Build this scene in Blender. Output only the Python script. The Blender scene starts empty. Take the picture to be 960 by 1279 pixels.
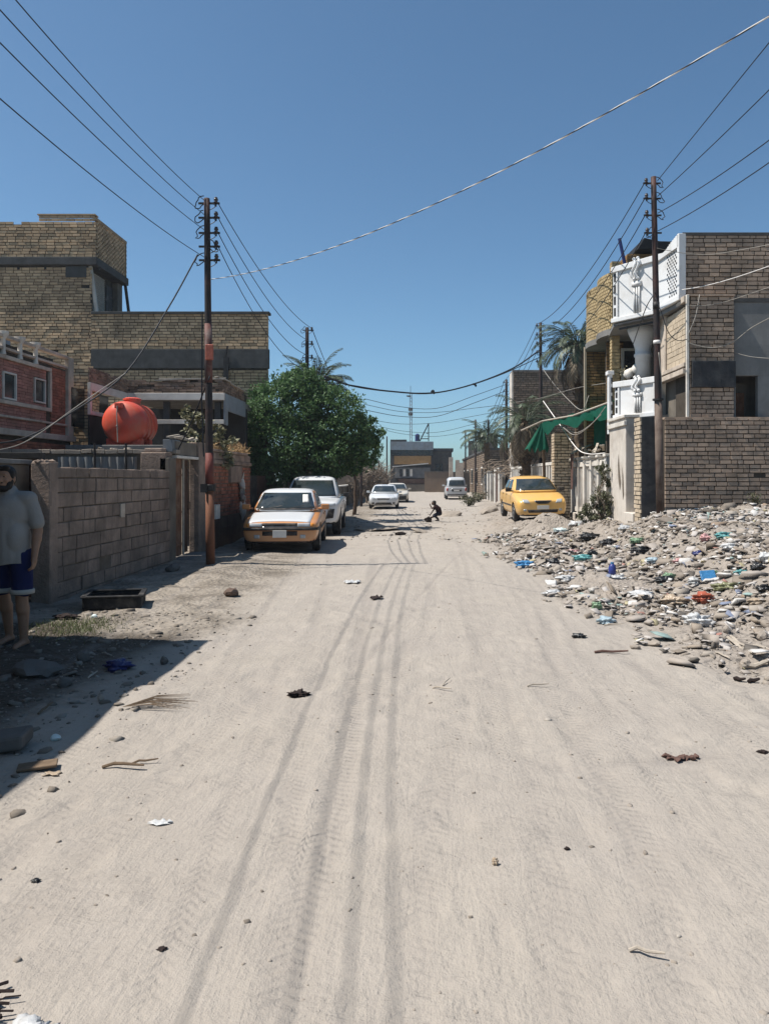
import bpy, bmesh, math, random
import numpy as np
from mathutils import Vector, Matrix, Euler
from mathutils.bvhtree import BVHTree

random.seed(11)
rng = np.random.default_rng(11)
C = bpy.context.scene.collection
R = math.radians
PI = math.pi

# camera model used for measuring: eye 1.65 m, street runs along +Y
FOC, VPX, HZ, EYE = 960.0, 525.0, 598.0, 1.65


def at(px, py, d):
    """world point seen at photo position (px, py) at d metres down the street"""
    return Vector(((px - VPX) * d / FOC, d, EYE + (HZ - py) * d / FOC))


def wloc(o):
    v = Vector((0, 0, 0))
    while o is not None:
        v += o.location
        o = o.parent
    return v


def tag(o, label=None, cat=None, group=None, kind=None):
    if label: o['label'] = label
    if cat: o['category'] = cat
    if group: o['group'] = group
    if kind: o['kind'] = kind
    return o


def thing(name, label, cat, loc=(0, 0, 0), rz=0.0, group=None):
    o = bpy.data.objects.new(name, None)
    C.objects.link(o)
    o.location = loc
    o.rotation_euler = (0, 0, rz)
    o.empty_display_size = 0.2
    return tag(o, label, cat, group)


def link_mesh(name, me, mats, parent=None, smooth=False):
    o = bpy.data.objects.new(name, me)
    C.objects.link(o)
    if not isinstance(mats, (list, tuple)): mats = [mats]
    for m in mats: me.materials.append(m)
    if parent is not None: o.parent = parent
    if smooth:
        me.polygons.foreach_set('use_smooth', [True] * len(me.polygons))
    return o


class MB:
    """collects shapes and links them as one mesh object"""
    def __init__(self):
        self.v, self.f, self.m = [], [], []

    def add(self, vs, fs, mat=0):
        b = len(self.v)
        self.v.extend([tuple(p) for p in vs])
        self.f.extend([tuple(i + b for i in f) for f in fs])
        self.m.extend([mat] * len(fs))
        return self

    def box(self, x0, y0, z0, x1, y1, z1, mat=0):
        vs = [(x0, y0, z0), (x1, y0, z0), (x1, y1, z0), (x0, y1, z0), (x0, y0, z1), (x1, y0, z1), (x1, y1, z1), (x0, y1, z1)]
        fs = [(0, 3, 2, 1), (4, 5, 6, 7), (0, 1, 5, 4), (1, 2, 6, 5), (2, 3, 7, 6), (3, 0, 4, 7)]
        return self.add(vs, fs, mat)

    def obox(self, c, a, b, d, mat=0):
        """box at c with half-axis vectors a, b, d"""
        c, a, b, d = Vector(c), Vector(a), Vector(b), Vector(d)
        vs = [c - a - b - d, c + a - b - d, c + a + b - d, c - a + b - d, c - a - b + d, c + a - b + d, c + a + b + d, c - a + b + d]
        fs = [(0, 3, 2, 1), (4, 5, 6, 7), (0, 1, 5, 4), (1, 2, 6, 5), (2, 3, 7, 6), (3, 0, 4, 7)]
        return self.add(vs, fs, mat)

    def bar(self, p, q, w, t=None, mat=0, up=(0, 0, 1)):
        """rectangular bar from p to q"""
        p, q = Vector(p), Vector(q)
        t = t or w
        d = (q - p)
        L = d.length
        d.normalize()
        u = Vector(up)
        if abs(d.dot(u)) > .95: u = Vector((1, 0, 0))
        s = d.cross(u).normalized()
        n = s.cross(d).normalized()
        return self.obox((p + q) / 2, d * L / 2, s * w / 2, n * t / 2, mat)

    def tube(self, path, r, seg=8, mat=0, cap=True):
        path = [Vector(p) for p in path]
        n = len(path)
        rs = r if isinstance(r, (list, tuple)) else [r] * n
        base = len(self.v)
        prev = None
        for i, p in enumerate(path):
            d = (path[min(i + 1, n - 1)] - path[max(i - 1, 0)])
            if d.length < 1e-9: d = Vector((0, 0, 1))
            d.normalize()
            if prev is None:
                u = Vector((0, 0, 1)) if abs(d.z) < .9 else Vector((1, 0, 0))
                s = d.cross(u).normalized()
            else:
                s = (prev - d * prev.dot(d))
                s = s.normalized() if s.length > 1e-6 else d.orthogonal().normalized()
            prev = s
            t = d.cross(s)
            for k in range(seg):
                a = 2 * PI * k / seg
                self.v.append(tuple(p + (s * math.cos(a) + t * math.sin(a)) * rs[i]))
        for i in range(n - 1):
            for k in range(seg):
                a, b = base + i * seg + k, base + i * seg + (k + 1) % seg
                self.f.append((a, b, b + seg, a + seg))
                self.m.append(mat)
        if cap:
            self.f.append(tuple(base + k for k in range(seg))[::-1]); self.m.append(mat)
            self.f.append(tuple(base + (n - 1) * seg + k for k in range(seg))); self.m.append(mat)
        return self

    def lathe(self, prof, c, seg=24, mat=0, axis='z'):
        """profile of (radius, height) turned round an axis through c"""
        base = len(self.v)
        c = Vector(c)
        for (r, h) in prof:
            for k in range(seg):
                a = 2 * PI * k / seg
                x, y = r * math.cos(a), r * math.sin(a)
                p = {'z': (x, y, h), 'y': (x, h, y), 'x': (h, x, y)}[axis]
                self.v.append(tuple(c + Vector(p)))
        for i in range(len(prof) - 1):
            for k in range(seg):
                a, b = base + i * seg + k, base + i * seg + (k + 1) % seg
                self.f.append((a, b, b + seg, a + seg)); self.m.append(mat)
        self.f.append(tuple(base + k for k in range(seg))[::-1]); self.m.append(mat)
        e = base + (len(prof) - 1) * seg
        self.f.append(tuple(e + k for k in range(seg))); self.m.append(mat)
        return self

    def prism(self, pts, vec, mat=0):
        """closed polygon swept along vec"""
        n = len(pts)
        vec = Vector(vec)
        a = [Vector(p) for p in pts]
        vs = a + [p + vec for p in a]
        fs = [tuple(range(n))[::-1], tuple(range(n, 2 * n))]
        fs += [(i, (i + 1) % n, n + (i + 1) % n, n + i) for i in range(n)]
        return self.add(vs, fs, mat)

    def blob(self, c, rad, seed=0, amp=.25, flat=None, sub=1, mat=0):
        """irregular lump"""
        vs, fs = ICO[sub]
        rr = random.Random(seed)
        ph = [rr.uniform(0, 6.28) for _ in range(6)]
        c = Vector(c)
        rad = Vector(rad) if not isinstance(rad, (int, float)) else Vector((rad, rad, rad))
        rot = Euler((rr.uniform(-.3, .3), rr.uniform(-.3, .3), rr.uniform(0, 6.28))).to_matrix()
        out = []
        for p in vs:
            k = 1 + amp * (math.sin(3.1 * p[0] + ph[0]) * math.sin(2.7 * p[1] + ph[1]) + .6 * math.sin(5.3 * p[2] + ph[2]) * math.sin(6.1 * p[0] + ph[3])) + rr.uniform(-amp, amp) * .45
            q = rot @ Vector((p[0] * rad.x * k, p[1] * rad.y * k, p[2] * rad.z * k))
            if flat is not None and q.z < flat: q.z = flat
            out.append(c + q)
        return self.add(out, fs, mat)

    def bricks(self, O, U, N, W, Ht, bl=.24, bh=.07, gap=.018, depth=.035, jit=.006, holes=(), mat=0, ragged=0.0, skip=0.0, soldier=None, seed=1):
        rr = random.Random(seed)
        O, U, N = Vector(O), Vector(U).normalized(), Vector(N).normalized()
        Z = Vector((0, 0, 1))
        row, z = 0, 0.0
        pitch = bh + gap
        while z + bh * .6 < Ht:
            h = min(bh, Ht - z)
            u = -(bl + gap) * (.5 if row % 2 else 0) - rr.uniform(0, .03)
            while u < W:
                L = bl * rr.uniform(.93, 1.04) if rr.random() > .12 else bl * .5
                a, b = max(u, 0.0), min(u + L, W)
                u += L + gap
                if b - a < .03: continue
                for (h0, v0, h1, v1) in holes:
                    if z + h > v0 + .01 and z < v1 - .01:
                        if a >= h0 and b <= h1: a = b
                        elif a < h0 < b <= h1: b = h0
                        elif h0 <= a < h1 < b: a = h1
                if b - a < .03: continue
                if skip and rr.random() < skip: continue
                if ragged and z + 1.6 * pitch > Ht and rr.random() < ragged: continue
                j = rr.uniform(-jit, jit)
                zz = z + rr.uniform(-.003, .003)
                p = O + U * a + Z * zz + N * j
                du, dz, dn = U * (b - a), Z * (h + rr.uniform(-.004, .002)), -N * (depth + j)
                tilt = N * rr.uniform(-.003, .003)
                vs = [p, p + du + tilt, p + du + dz + tilt, p + dz, p + dn, p + du + dn, p + du + dz + dn, p + dz + dn]
                self.add(vs, [(0, 1, 2, 3), (3, 2, 6, 7), (1, 0, 4, 5), (0, 3, 7, 4), (2, 1, 5, 6)], mat)
            z += pitch
            row += 1
        return self

    def build(self, name, mats, parent=None, smooth=False, bevel=0.0, origin=None, local=False, subsurf=0):
        v = np.array(self.v, dtype=np.float64).reshape(-1, 3)
        if parent is not None:
            org = np.zeros(3) if local else np.array(wloc(parent))
        else:
            org = np.array(origin) if origin is not None else np.array([v[:, 0].mean(), v[:, 1].mean(), v[:, 2].min()])
        me = bpy.data.meshes.new(name)
        me.from_pydata((v - org).tolist(), [], self.f)
        me.update()
        o = link_mesh(name, me, mats, parent, smooth)
        if isinstance(mats, (list, tuple)) and len(mats) > 1:
            me.polygons.foreach_set('material_index', self.m)
        if parent is None: o.location = org
        if bevel:
            b = o.modifiers.new('bevel', 'BEVEL')
            b.width = bevel; b.segments = 2; b.limit_method = 'ANGLE'; b.angle_limit = R(40)
        if subsurf:
            s = o.modifiers.new('subsurf', 'SUBSURF')
            s.levels = s.render_levels = subsurf
        return o


def _ico(sub):
    bm = bmesh.new()
    bmesh.ops.create_icosphere(bm, subdivisions=sub, radius=1)
    vs = [tuple(v.co) for v in bm.verts]
    bm.verts.index_update()
    fs = [tuple(v.index for v in f.verts) for f in bm.faces]
    bm.free()
    return vs, fs


ICO = {1: _ico(1), 2: _ico(2), 3: _ico(3), 4: _ico(4)}


def fast_mesh(name, verts, quads, mats, parent=None, smooth=False, origin=None):
    """mesh from numpy arrays of verts (N,3) and faces (M,4 or M,3)"""
    verts = np.asarray(verts, dtype=np.float32)
    quads = np.asarray(quads, dtype=np.int32)
    org = np.zeros(3, dtype=np.float32)
    if parent is not None: org = np.array(wloc(parent), dtype=np.float32)
    elif origin is not None: org = np.array(origin, dtype=np.float32)
    me = bpy.data.meshes.new(name)
    n, k = quads.shape
    me.vertices.add(len(verts)); me.loops.add(n * k); me.polygons.add(n)
    me.vertices.foreach_set('co', (verts - org).ravel())
    me.loops.foreach_set('vertex_index', quads.ravel())
    me.polygons.foreach_set('loop_start', np.arange(0, n * k, k, dtype=np.int32))
    me.polygons.foreach_set('loop_total', np.full(n, k, dtype=np.int32))
    me.update(calc_edges=True)
    me.validate()
    o = link_mesh(name, me, mats, parent, smooth)
    if parent is None: o.location = org
    return o


def evaluated(o):
    """bake an object's modifiers into its mesh"""
    dg = bpy.context.evaluated_depsgraph_get()
    dg.update()
    me = bpy.data.meshes.new_from_object(o.evaluated_get(dg), depsgraph=dg)
    old = o.data
    o.modifiers.clear()
    o.data = me
    me.name = o.name
    if old.users == 0: bpy.data.meshes.remove(old)
    return o


# value noise on arrays
def _hash(ix, iy, s):
    h = (ix.astype(np.int64) * 374761393 + iy.astype(np.int64) * 668265263 + s * 1274126177) & 0x7fffffff
    h = ((h ^ (h >> 13)) * 1274126177) & 0x7fffffff
    return ((h ^ (h >> 16)) & 0xffff) / 65535.0


def vnoise(x, y, s=0):
    ix, iy = np.floor(x), np.floor(y)
    fx, fy = x - ix, y - iy
    fx, fy = fx * fx * (3 - 2 * fx), fy * fy * (3 - 2 * fy)
    a, b = _hash(ix, iy, s), _hash(ix + 1, iy, s)
    c, d = _hash(ix, iy + 1, s), _hash(ix + 1, iy + 1, s)
    return (a * (1 - fx) + b * fx) * (1 - fy) + (c * (1 - fx) + d * fx) * fy


def fbm(x, y, s=0, o=4):
    t, a = 0, .5
    for i in range(o):
        t = t + a * (vnoise(x, y, s + i) - .5)
        x, y, a = x * 2.03 + 7.1, y * 2.03 + 3.7, a * .5
    return t


def sstep(t):
    t = np.clip(t, 0, 1)
    return t * t * (3 - 2 * t)
# ---------------------------------------------------------------- materials
class NT:
    def __init__(self, name):
        self.m = bpy.data.materials.new(name)
        self.m.use_nodes = True
        self.t = self.m.node_tree
        self.t.nodes.clear()
        self.out = self.n('ShaderNodeOutputMaterial')

    def n(self, typ, **kw):
        o = self.t.nodes.new(typ)
        for k, v in kw.items():
            if hasattr(o, k) and k not in o.inputs: setattr(o, k, v)
            else: o.inputs[k].default_value = v
        return o

    def l(self, a, b): self.t.links.new(a, b)

    def math(self, op, a, b=None, clamp=False):
        o = self.n('ShaderNodeMath', operation=op)
        o.use_clamp = clamp
        for i, x in enumerate((a, b)):
            if x is None: continue
            if isinstance(x, (int, float)): o.inputs[i].default_value = x
            else: self.l(x, o.inputs[i])
        return o.outputs[0]

    def mix(self, fac, a, b, typ='MIX'):
        o = self.n('ShaderNodeMix', data_type='RGBA', blend_type=typ)
        for i, x in ((0, fac), (6, a), (7, b)):
            if isinstance(x, (int, float)): o.inputs[i].default_value = x
            elif isinstance(x, (tuple, list)): o.inputs[i].default_value = (*x[:3], 1)
            else: self.l(x, o.inputs[i])
        return o.outputs[2]

    def noise(self, vec, scale, detail=4, rough=.55, dist=0):
        o = self.n('ShaderNodeTexNoise', Scale=scale, Detail=detail, Roughness=rough, Distortion=dist)
        if vec is not None: self.l(vec, o.inputs['Vector'])
        return o.outputs['Fac']

    def ramp(self, fac, stops, interp='LINEAR'):
        o = self.n('ShaderNodeValToRGB')
        cr = o.color_ramp
        cr.interpolation = interp
        while len(cr.elements) < len(stops): cr.elements.new(.5)
        for e, (p, c) in zip(cr.elements, stops):
            e.position = p
            e.color = (*c, 1) if len(c) == 3 else c
        self.l(fac, o.inputs[0])
        return o.outputs[0]

    def bump(self, h, strength=.3, dist=.02, prev=None):
        o = self.n('ShaderNodeBump', Strength=strength, Distance=dist)
        self.l(h, o.inputs['Height'])
        if prev is not None: self.l(prev, o.inputs['Normal'])
        return o.outputs[0]

    def bsdf(self, col, rough=.8, spec=.3, metal=0.0, normal=None, **kw):
        o = self.n('ShaderNodeBsdfPrincipled')
        for k, x in (('Base Color', col), ('Roughness', rough), ('Metallic', metal), ('Specular IOR Level', spec)):
            if isinstance(x, (tuple, list)): o.inputs[k].default_value = (*x[:3], 1)
            elif isinstance(x, (int, float)): o.inputs[k].default_value = x
            else: self.l(x, o.inputs[k])
        for k, x in kw.items(): o.inputs[k.replace('_', ' ')].default_value = x
        if normal is not None: self.l(normal, o.inputs['Normal'])
        self.l(o.outputs[0], self.out.inputs[0])
        return o


def sc(c, k): return tuple(max(0.0, min(1.0, x * k)) for x in c)


ALB = .80
KEEP = ('white', 'pale_plaster', 'plastic', 'lamp', 'plate', 'glass')


def surf(name, col, rough=.85, var=.18, scale=3.0, bump=.15, bscale=30, spec=.25, metal=0.0, island=0.0, dirt=None, dirt_amt=.35, dirt_scale=1.2, bdist=.01, streak=0.0, **kw):
    """weathered single colour surface: large blotches, fine grain, per-piece tone, dirt and rain streaks"""
    if not any(k in name for k in KEEP): col = sc(col, ALB); dirt = sc(dirt, ALB) if dirt else None
    t = NT(name)
    tc = t.n('ShaderNodeTexCoord').outputs['Object']
    a = t.noise(tc, scale, 5, .6)
    c = t.mix(t.ramp(a, [(.3, (0, 0, 0)), (.7, (1, 1, 1))]), sc(col, 1 - var), sc(col, 1 + var))
    if island:
        g = t.n('ShaderNodeNewGeometry')
        c2 = t.ramp(g.outputs['Random Per Island'], [(0, (1 - island,) * 3), (1, (1 + island * .55,) * 3)])
        c = t.mix(1.0, c, c2, 'MULTIPLY')
    if dirt:
        d = t.noise(tc, dirt_scale, 6, .65, .4)
        c = t.mix(t.ramp(d, [(.52 - .3 * dirt_amt, (0, 0, 0)), (.85 - .3 * dirt_amt, (.9,) * 3)]), c, dirt)
    if streak:
        mp = t.n('ShaderNodeMapping')
        mp.inputs['Scale'].default_value = (9, 9, .5)
        t.l(tc, mp.inputs[0])
        s = t.noise(mp.outputs[0], 1.0, 4, .6)
        c = t.mix(t.math('MULTIPLY', t.ramp(s, [(.5, (0, 0, 0)), (.72, (1, 1, 1))]), streak), c, dirt or sc(col, .4))
    b = t.noise(tc, bscale, 5, .6)
    nrm = t.bump(b, bump, bdist)
    t.bsdf(c, rough, spec, metal, nrm, **kw)
    return t.m


M = {}
M['brick_tan'] = surf('tan_brick', (.68, .475, .29), .9, .16, 2.2, .5, 60, .15, island=.32, dirt=(.13, .10, .07), dirt_amt=.12, dirt_scale=.7)
M['brick_grey'] = surf('grey_buff_brick', (.50, .37, .275), .92, .14, 3, .5, 60, .15, island=.26, dirt=(.15, .125, .10), dirt_amt=.25, dirt_scale=1.3)
M['brick_beige'] = surf('beige_brick', (.60, .49, .36), .9, .1, 3, .4, 60, .15, island=.12)
M['brick_yellow'] = surf('yellow_brick', (.50, .38, .21), .9, .12, 3, .4, 60, .15, island=.24)
M['brick_ochre'] = surf('ochre_brick', (.34, .20, .085), .9, .14, 3, .4, 60, .15, island=.3)
M['brick_red'] = surf('red_brick', (.40, .155, .10), .9, .2, 3, .4, 60, .15, island=.35, dirt=(.16, .11, .08), dirt_amt=.3)
M['brick_brown'] = surf('brown_rubble_brick', (.30, .21, .155), .92, .2, 3, .5, 60, .15, island=.4, dirt=(.14, .11, .09), dirt_amt=.3)
M['brick_maroon'] = surf('maroon_brick', (.46, .22, .175), .9, .2, 3, .4, 60, .15, island=.25, dirt=(.26, .17, .12), dirt_amt=.15)
M['brick_far'] = surf('far_brown_brick', (.27, .20, .145), .9, .15, 1, .4, 40, .15, island=.3)
M['mortar'] = surf('mortar', (.17, .14, .11), .95, .25, 6, .5, 40, .1)
M['mortar_dark'] = surf('dark_mortar', (.085, .07, .055), .95, .25, 6, .5, 40, .1)
M['block'] = surf('cement_block', (.37, .28, .225), .95, .2, 2.5, 1.0, 28, .1, island=.2, dirt=(.15, .12, .1), dirt_amt=.4, dirt_scale=1.9, bdist=.02, streak=.35)
M['concrete'] = surf('grey_concrete', (.25, .24, .225), .92, .2, 2, .4, 35, .15, dirt=(.12, .11, .1), dirt_amt=.3, streak=.3)
M['concrete_dark'] = surf('dark_concrete', (.09, .088, .085), .9, .25, 3, .5, 35, .15, streak=.25)
M['bitumen'] = surf('bitumen_coat', (.028, .030, .034), .75, .4, 4, .6, 30, .3, dirt=(.11, .105, .1), dirt_amt=.12, dirt_scale=2.4, streak=.25)
M['plaster'] = surf('pale_plaster', (.56, .51, .45), .9, .1, 2, .25, 25, .2, dirt=(.27, .22, .17), dirt_amt=.22, streak=.3)
M['plaster_grey'] = surf('grey_render', (.26, .255, .245), .9, .14, 1.6, .3, 25, .2, dirt=(.14, .14, .135), dirt_amt=.3, streak=.25)
M['plaster_dim'] = surf('dun_render', (.21, .18, .145), .9, .2, 1.6, .3, 25, .2, dirt=(.09, .08, .065), dirt_amt=.3, streak=.3)
M['white'] = surf('white_paint', (.66, .66, .655), .7, .05, 1.5, .12, 40, .3, dirt=(.44, .40, .35), dirt_amt=.08, dirt_scale=1.0, streak=.12)
M['white_trim'] = surf('chalky_white_trim', (.62, .58, .52), .8, .1, 4, .2, 40, .25, dirt=(.34, .29, .24), dirt_amt=.2)
M['cream_trim'] = surf('cream_moulding', (.64, .54, .44), .85, .14, 5, .25, 40, .2, dirt=(.24, .19, .15), dirt_amt=.25)
M['steel_blue'] = surf('blue_grey_metal_fascia', (.27, .31, .35), .6, .12, 3, .1, 30, .35, dirt=(.2, .17, .14), dirt_amt=.2)
M['corr'] = surf('weathered_sheet_metal', (.20, .23, .255), .55, .18, 4, .15, 30, .4, metal=.2, dirt=(.19, .14, .10), dirt_amt=.25, streak=.4)
M['rust'] = surf('rusty_sheet', (.17, .075, .04), .85, .35, 6, .4, 50, .25, dirt=(.30, .20, .13), dirt_amt=.3, dirt_scale=3, streak=.4)
M['rust_door'] = surf('brown_steel_door', (.085, .042, .03), .7, .3, 4, .25, 40, .3, dirt=(.17, .12, .085), dirt_amt=.2, streak=.3)
M['iron'] = surf('dark_iron', (.035, .032, .03), .6, .3, 8, .2, 50, .35, metal=.3)
M['wood'] = surf('weathered_wood', (.19, .135, .09), .9, .3, 10, .4, 40, .15)
M['wood_pale'] = surf('bleached_wood', (.46, .40, .33), .9, .2, 10, .3, 40, .15)
M['dark_void'] = surf('near_black_render', (.055, .052, .05), .95, .25, 2, .2, 20, .1)  # near-black render for porch walls, parapet back and putlog holes
M['rubber'] = surf('black_rubber', (.022, .022, .023), .8, .3, 8, .2, 60, .25, dirt=(.16, .14, .12), dirt_amt=.1, dirt_scale=5)
M['tank_red'] = surf('red_plastic_tank', (.62, .075, .04), .42, .1, 2.5, .05, 20, .4, dirt=(.50, .16, .10), dirt_amt=.22, dirt_scale=2, streak=.25)
M['bark'] = surf('bark', (.11, .08, .06), .95, .3, 9, .8, 30, .1)
M['palm_bark'] = surf('palm_bark', (.15, .11, .075), .95, .35, 9, .8, 24, .1)
M['roofing'] = surf('tar_roof_sheet', (.018, .018, .02), .8, .3, 4, .4, 20, .2)
M['ceramic'] = surf('brown_insulator', (.05, .028, .022), .3, .2, 8, .02, 20, .5)
M['wire'] = surf('black_cable', (.02, .022, .028), .6, .2, 8, .02, 20, .3)
M['wire_grey'] = surf('grey_cable', (.34, .31, .27), .7, .2, 8, .02, 20, .3)
M['wire_white'] = surf('white_cable', (.68, .64, .6), .6, .1, 8, .02, 20, .3)
M['paper'] = surf('poster_paper', (.55, .5, .4), .9, .2, 8, .05, 20, .1)


def glass_mat(name, col=(.02, .028, .03), rough=.06):
    t = NT(name)
    tc = t.n('ShaderNodeTexCoord').outputs['Object']
    d = t.noise(tc, 2.2, 4, .6)
    c = t.mix(t.ramp(d, [(.45, (0, 0, 0)), (.8, (.35, .35, .35))]), col, (.16, .15, .135))
    t.bsdf(c, t.ramp(d, [(.3, (rough,) * 3), (.75, (rough + .14,) * 3)]), .55)
    return t.m


M['glass'] = glass_mat('dusty_dark_glass')
M['house_glass'] = glass_mat('dark_window', (.012, .013, .015), .12)


def paint(name, col, dust=.25, rough=.3, coat=.4, dustcol=(.42, .36, .29)):
    """car paint with a film of dust, heavier low down and on flat tops"""
    t = NT(name)
    tc = t.n('ShaderNodeTexCoord').outputs['Object']
    sep = t.n('ShaderNodeSeparateXYZ')
    t.l(tc, sep.inputs[0])
    a = t.noise(tc, 3.0, 5, .65)
    low = t.math('SUBTRACT', 1.0, t.math('MULTIPLY', sep.outputs[2], 1.6), True)
    d = t.math('MULTIPLY', t.math('ADD', t.math('MULTIPLY', a, .9), t.math('MULTIPLY', low, .7)), dust, True)
    c = t.mix(d, col, dustcol)
    r = t.math('ADD', rough, t.math('MULTIPLY', d, .6), True)
    t.bsdf(c, r, .5, 0, None, Coat_Weight=coat, Coat_Roughness=.12)
    return t.m


M['taxi_orange'] = paint('orange_taxi_paint', (.52, .19, .03), .4)
M['taxi_yellow'] = paint('yellow_taxi_paint', (.70, .40, .095), .22)
M['car_white'] = paint('white_car_paint', (.60, .61, .62), .14)
M['car_silver'] = paint('silver_van_paint', (.44, .46, .48), .3)
M['car_cream'] = paint('cream_car_paint', (.55, .50, .42), .35)
M['trim_black'] = surf('black_plastic_trim', (.022, .021, .021), .6, .3, 6, .05, 40, .3, dirt=(.2, .17, .14), dirt_amt=.1, dirt_scale=4)
M['chrome'] = surf('bright_trim', (.6, .6, .6), .25, .1, 6, .02, 40, .5, metal=.9)
M['rim'] = surf('wheel_rim', (.42, .42, .42), .4, .15, 6, .02, 40, .5, metal=.6, dirt=(.25, .21, .17), dirt_amt=.25)
M['lamp'] = surf('headlamp_lens', (.36, .38, .39), .15, .12, 12, .05, 30, .6)
M['lamp_red'] = surf('red_lamp_lens', (.30, .02, .015), .2, .1, 12, .02, 30, .6)
M['lamp_amber'] = surf('amber_lamp_lens', (.55, .2, .02), .2, .1, 12, .02, 30, .6)
M['plate'] = surf('number_plate', (.62, .60, .56), .6, .08, 8, .02, 30, .3)
M['plate_ink'] = surf('plate_ink', (.06, .06, .06), .6, .1, 8, .02, 30, .3)
M['skin'] = surf('sun_tanned_skin', (.29, .165, .105), .55, .1, 9, .1, 90, .35)
M['skin_dark'] = surf('dark_tanned_skin', (.13, .075, .05), .6, .12, 9, .1, 90, .35)
M['hair'] = surf('black_hair', (.014, .011, .009), .6, .3, 30, .6, 120, .3)
M['shirt'] = surf('grey_cotton', (.29, .28, .265), .9, .07, 5, .3, 70, .1)
M['shorts'] = surf('navy_cotton', (.014, .02, .075), .9, .12, 6, .3, 70, .1)
M['shorts_trim'] = surf('pale_hem', (.40, .39, .36), .9, .1, 6, .2, 70, .1)
M['child_shirt'] = surf('dark_maroon_cotton', (.045, .022, .022), .9, .15, 6, .3, 70, .1)
M['child_pants'] = surf('dark_blue_cotton', (.03, .03, .045), .9, .15, 6, .3, 70, .1)
M['net'] = None


def leafmat(name, dark, light, trans=.25, rough=.5):
    t = NT(name)
    g = t.n('ShaderNodeNewGeometry')
    c = t.ramp(g.outputs['Random Per Island'], [(0, dark), (.6, tuple((a + b) / 2 for a, b in zip(dark, light))), (1, light)])
    p = t.bsdf(c, rough, .35)
    tr = t.n('ShaderNodeBsdfTranslucent')
    t.l(c, tr.inputs[0])
    mx = t.n('ShaderNodeMixShader')
    mx.inputs[0].default_value = trans
    t.l(p.outputs[0], mx.inputs[1]); t.l(tr.outputs[0], mx.inputs[2])
    t.l(mx.outputs[0], t.out.inputs[0])
    return t.m


M['leaf'] = leafmat('green_leaf', (.038, .084, .028), (.12, .205, .07), .3, .6)
M['leaf_dusty'] = leafmat('dusty_leaf', (.10, .10, .045), (.34, .31, .19), .2, .6)
M['leaf_shrub'] = leafmat('grey_green_leaf', (.045, .052, .025), (.15, .15, .08), .2, .6)
M['palm_leaf'] = leafmat('palm_leaf', (.03, .045, .025), (.11, .135, .075), .15, .5)
M['palm_dead'] = leafmat('dead_palm_leaf', (.14, .105, .07), (.33, .27, .19), .1, .8)
M['dry'] = leafmat('dry_weed', (.24, .15, .07), (.45, .30, .15), .2, .8)
M['twig'] = leafmat('bare_twig', (.13, .10, .075), (.27, .215, .165), .0, .9)
M['grass'] = leafmat('thin_grass', (.05, .075, .025), (.15, .16, .06), .2, .6)


def net_mat():
    t = NT('green_shade_net')
    tc = t.n('ShaderNodeTexCoord').outputs['Object']
    a = t.noise(tc, 5, 4)
    c = t.mix(a, (.006, .075, .045), (.015, .15, .095))
    nrm = t.bump(t.noise(tc, 40, 3), .4, .01)
    p = t.bsdf(c, .75, .2, 0, nrm)
    tr = t.n('ShaderNodeBsdfTranslucent')
    t.l(c, tr.inputs[0])
    mx = t.n('ShaderNodeMixShader')
    mx.inputs[0].default_value = .35
    t.l(p.outputs[0], mx.inputs[1]); t.l(tr.outputs[0], mx.inputs[2])
    t.l(mx.outputs[0], t.out.inputs[0])
    return t.m


M['net'] = net_mat()


def rubble_mat(name, stops, rough=.9):
    t = NT(name)
    g = t.n('ShaderNodeNewGeometry')
    tc = t.n('ShaderNodeTexCoord').outputs['Object']
    c = t.ramp(g.outputs['Random Per Island'], stops, 'CONSTANT')
    c = t.mix(t.ramp(t.noise(tc, 14, 4), [(.3, (.72,) * 3), (.7, (1.1,) * 3)]), c, c)
    k = t.noise(tc, 20, 4)
    c = t.mix(t.math('MULTIPLY', k, .75), c, (.28, .24, .20))
    t.bsdf(c, rough, .2, 0, t.bump(t.noise(tc, 50, 3), .3, .01))
    return t.m


M['rubble'] = rubble_mat('rubble', [(0, (.22, .185, .15)), (.2, (.27, .235, .195)), (.42, (.17, .145, .12)), (.58, (.31, .275, .235)), (.72, (.10, .085, .072)), (.86, (.40, .37, .335)), (.93, (.26, .18, .12)), (.97, (.55, .53, .50))])
M['scrap'] = rubble_mat('litter_scraps', [(0, (.46, .43, .41)), (.22, (.32, .285, .255)), (.40, (.022, .022, .022)), (.60, (.66, .65, .63)), (.72, (.15, .12, .09)), (.82, (.27, .22, .17)), (.92, (.14, .20, .33)), (.945, (.22, .36, .35)), (.965, (.34, .13, .10)), (.98, (.42, .37, .2))], .7)
M['pebble'] = rubble_mat('pebbles', [(0, (.27, .235, .20)), (.35, (.21, .18, .15)), (.6, (.31, .275, .24)), (.8, (.10, .085, .07)), (.93, (.40, .37, .33))])

M['debris'] = rubble_mat('shade_debris', [(0, (.09, .075, .06)), (.4, (.05, .042, .035)), (.6, (.14, .12, .10)), (.85, (.22, .20, .175))])  # darker pebble copy, with the verge's shade put into its colours


def plast(name, col, rough=.35, trans=.0):
    return surf(name, col, rough, .15, 8, .35, 22, .45, bdist=.03)


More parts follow.
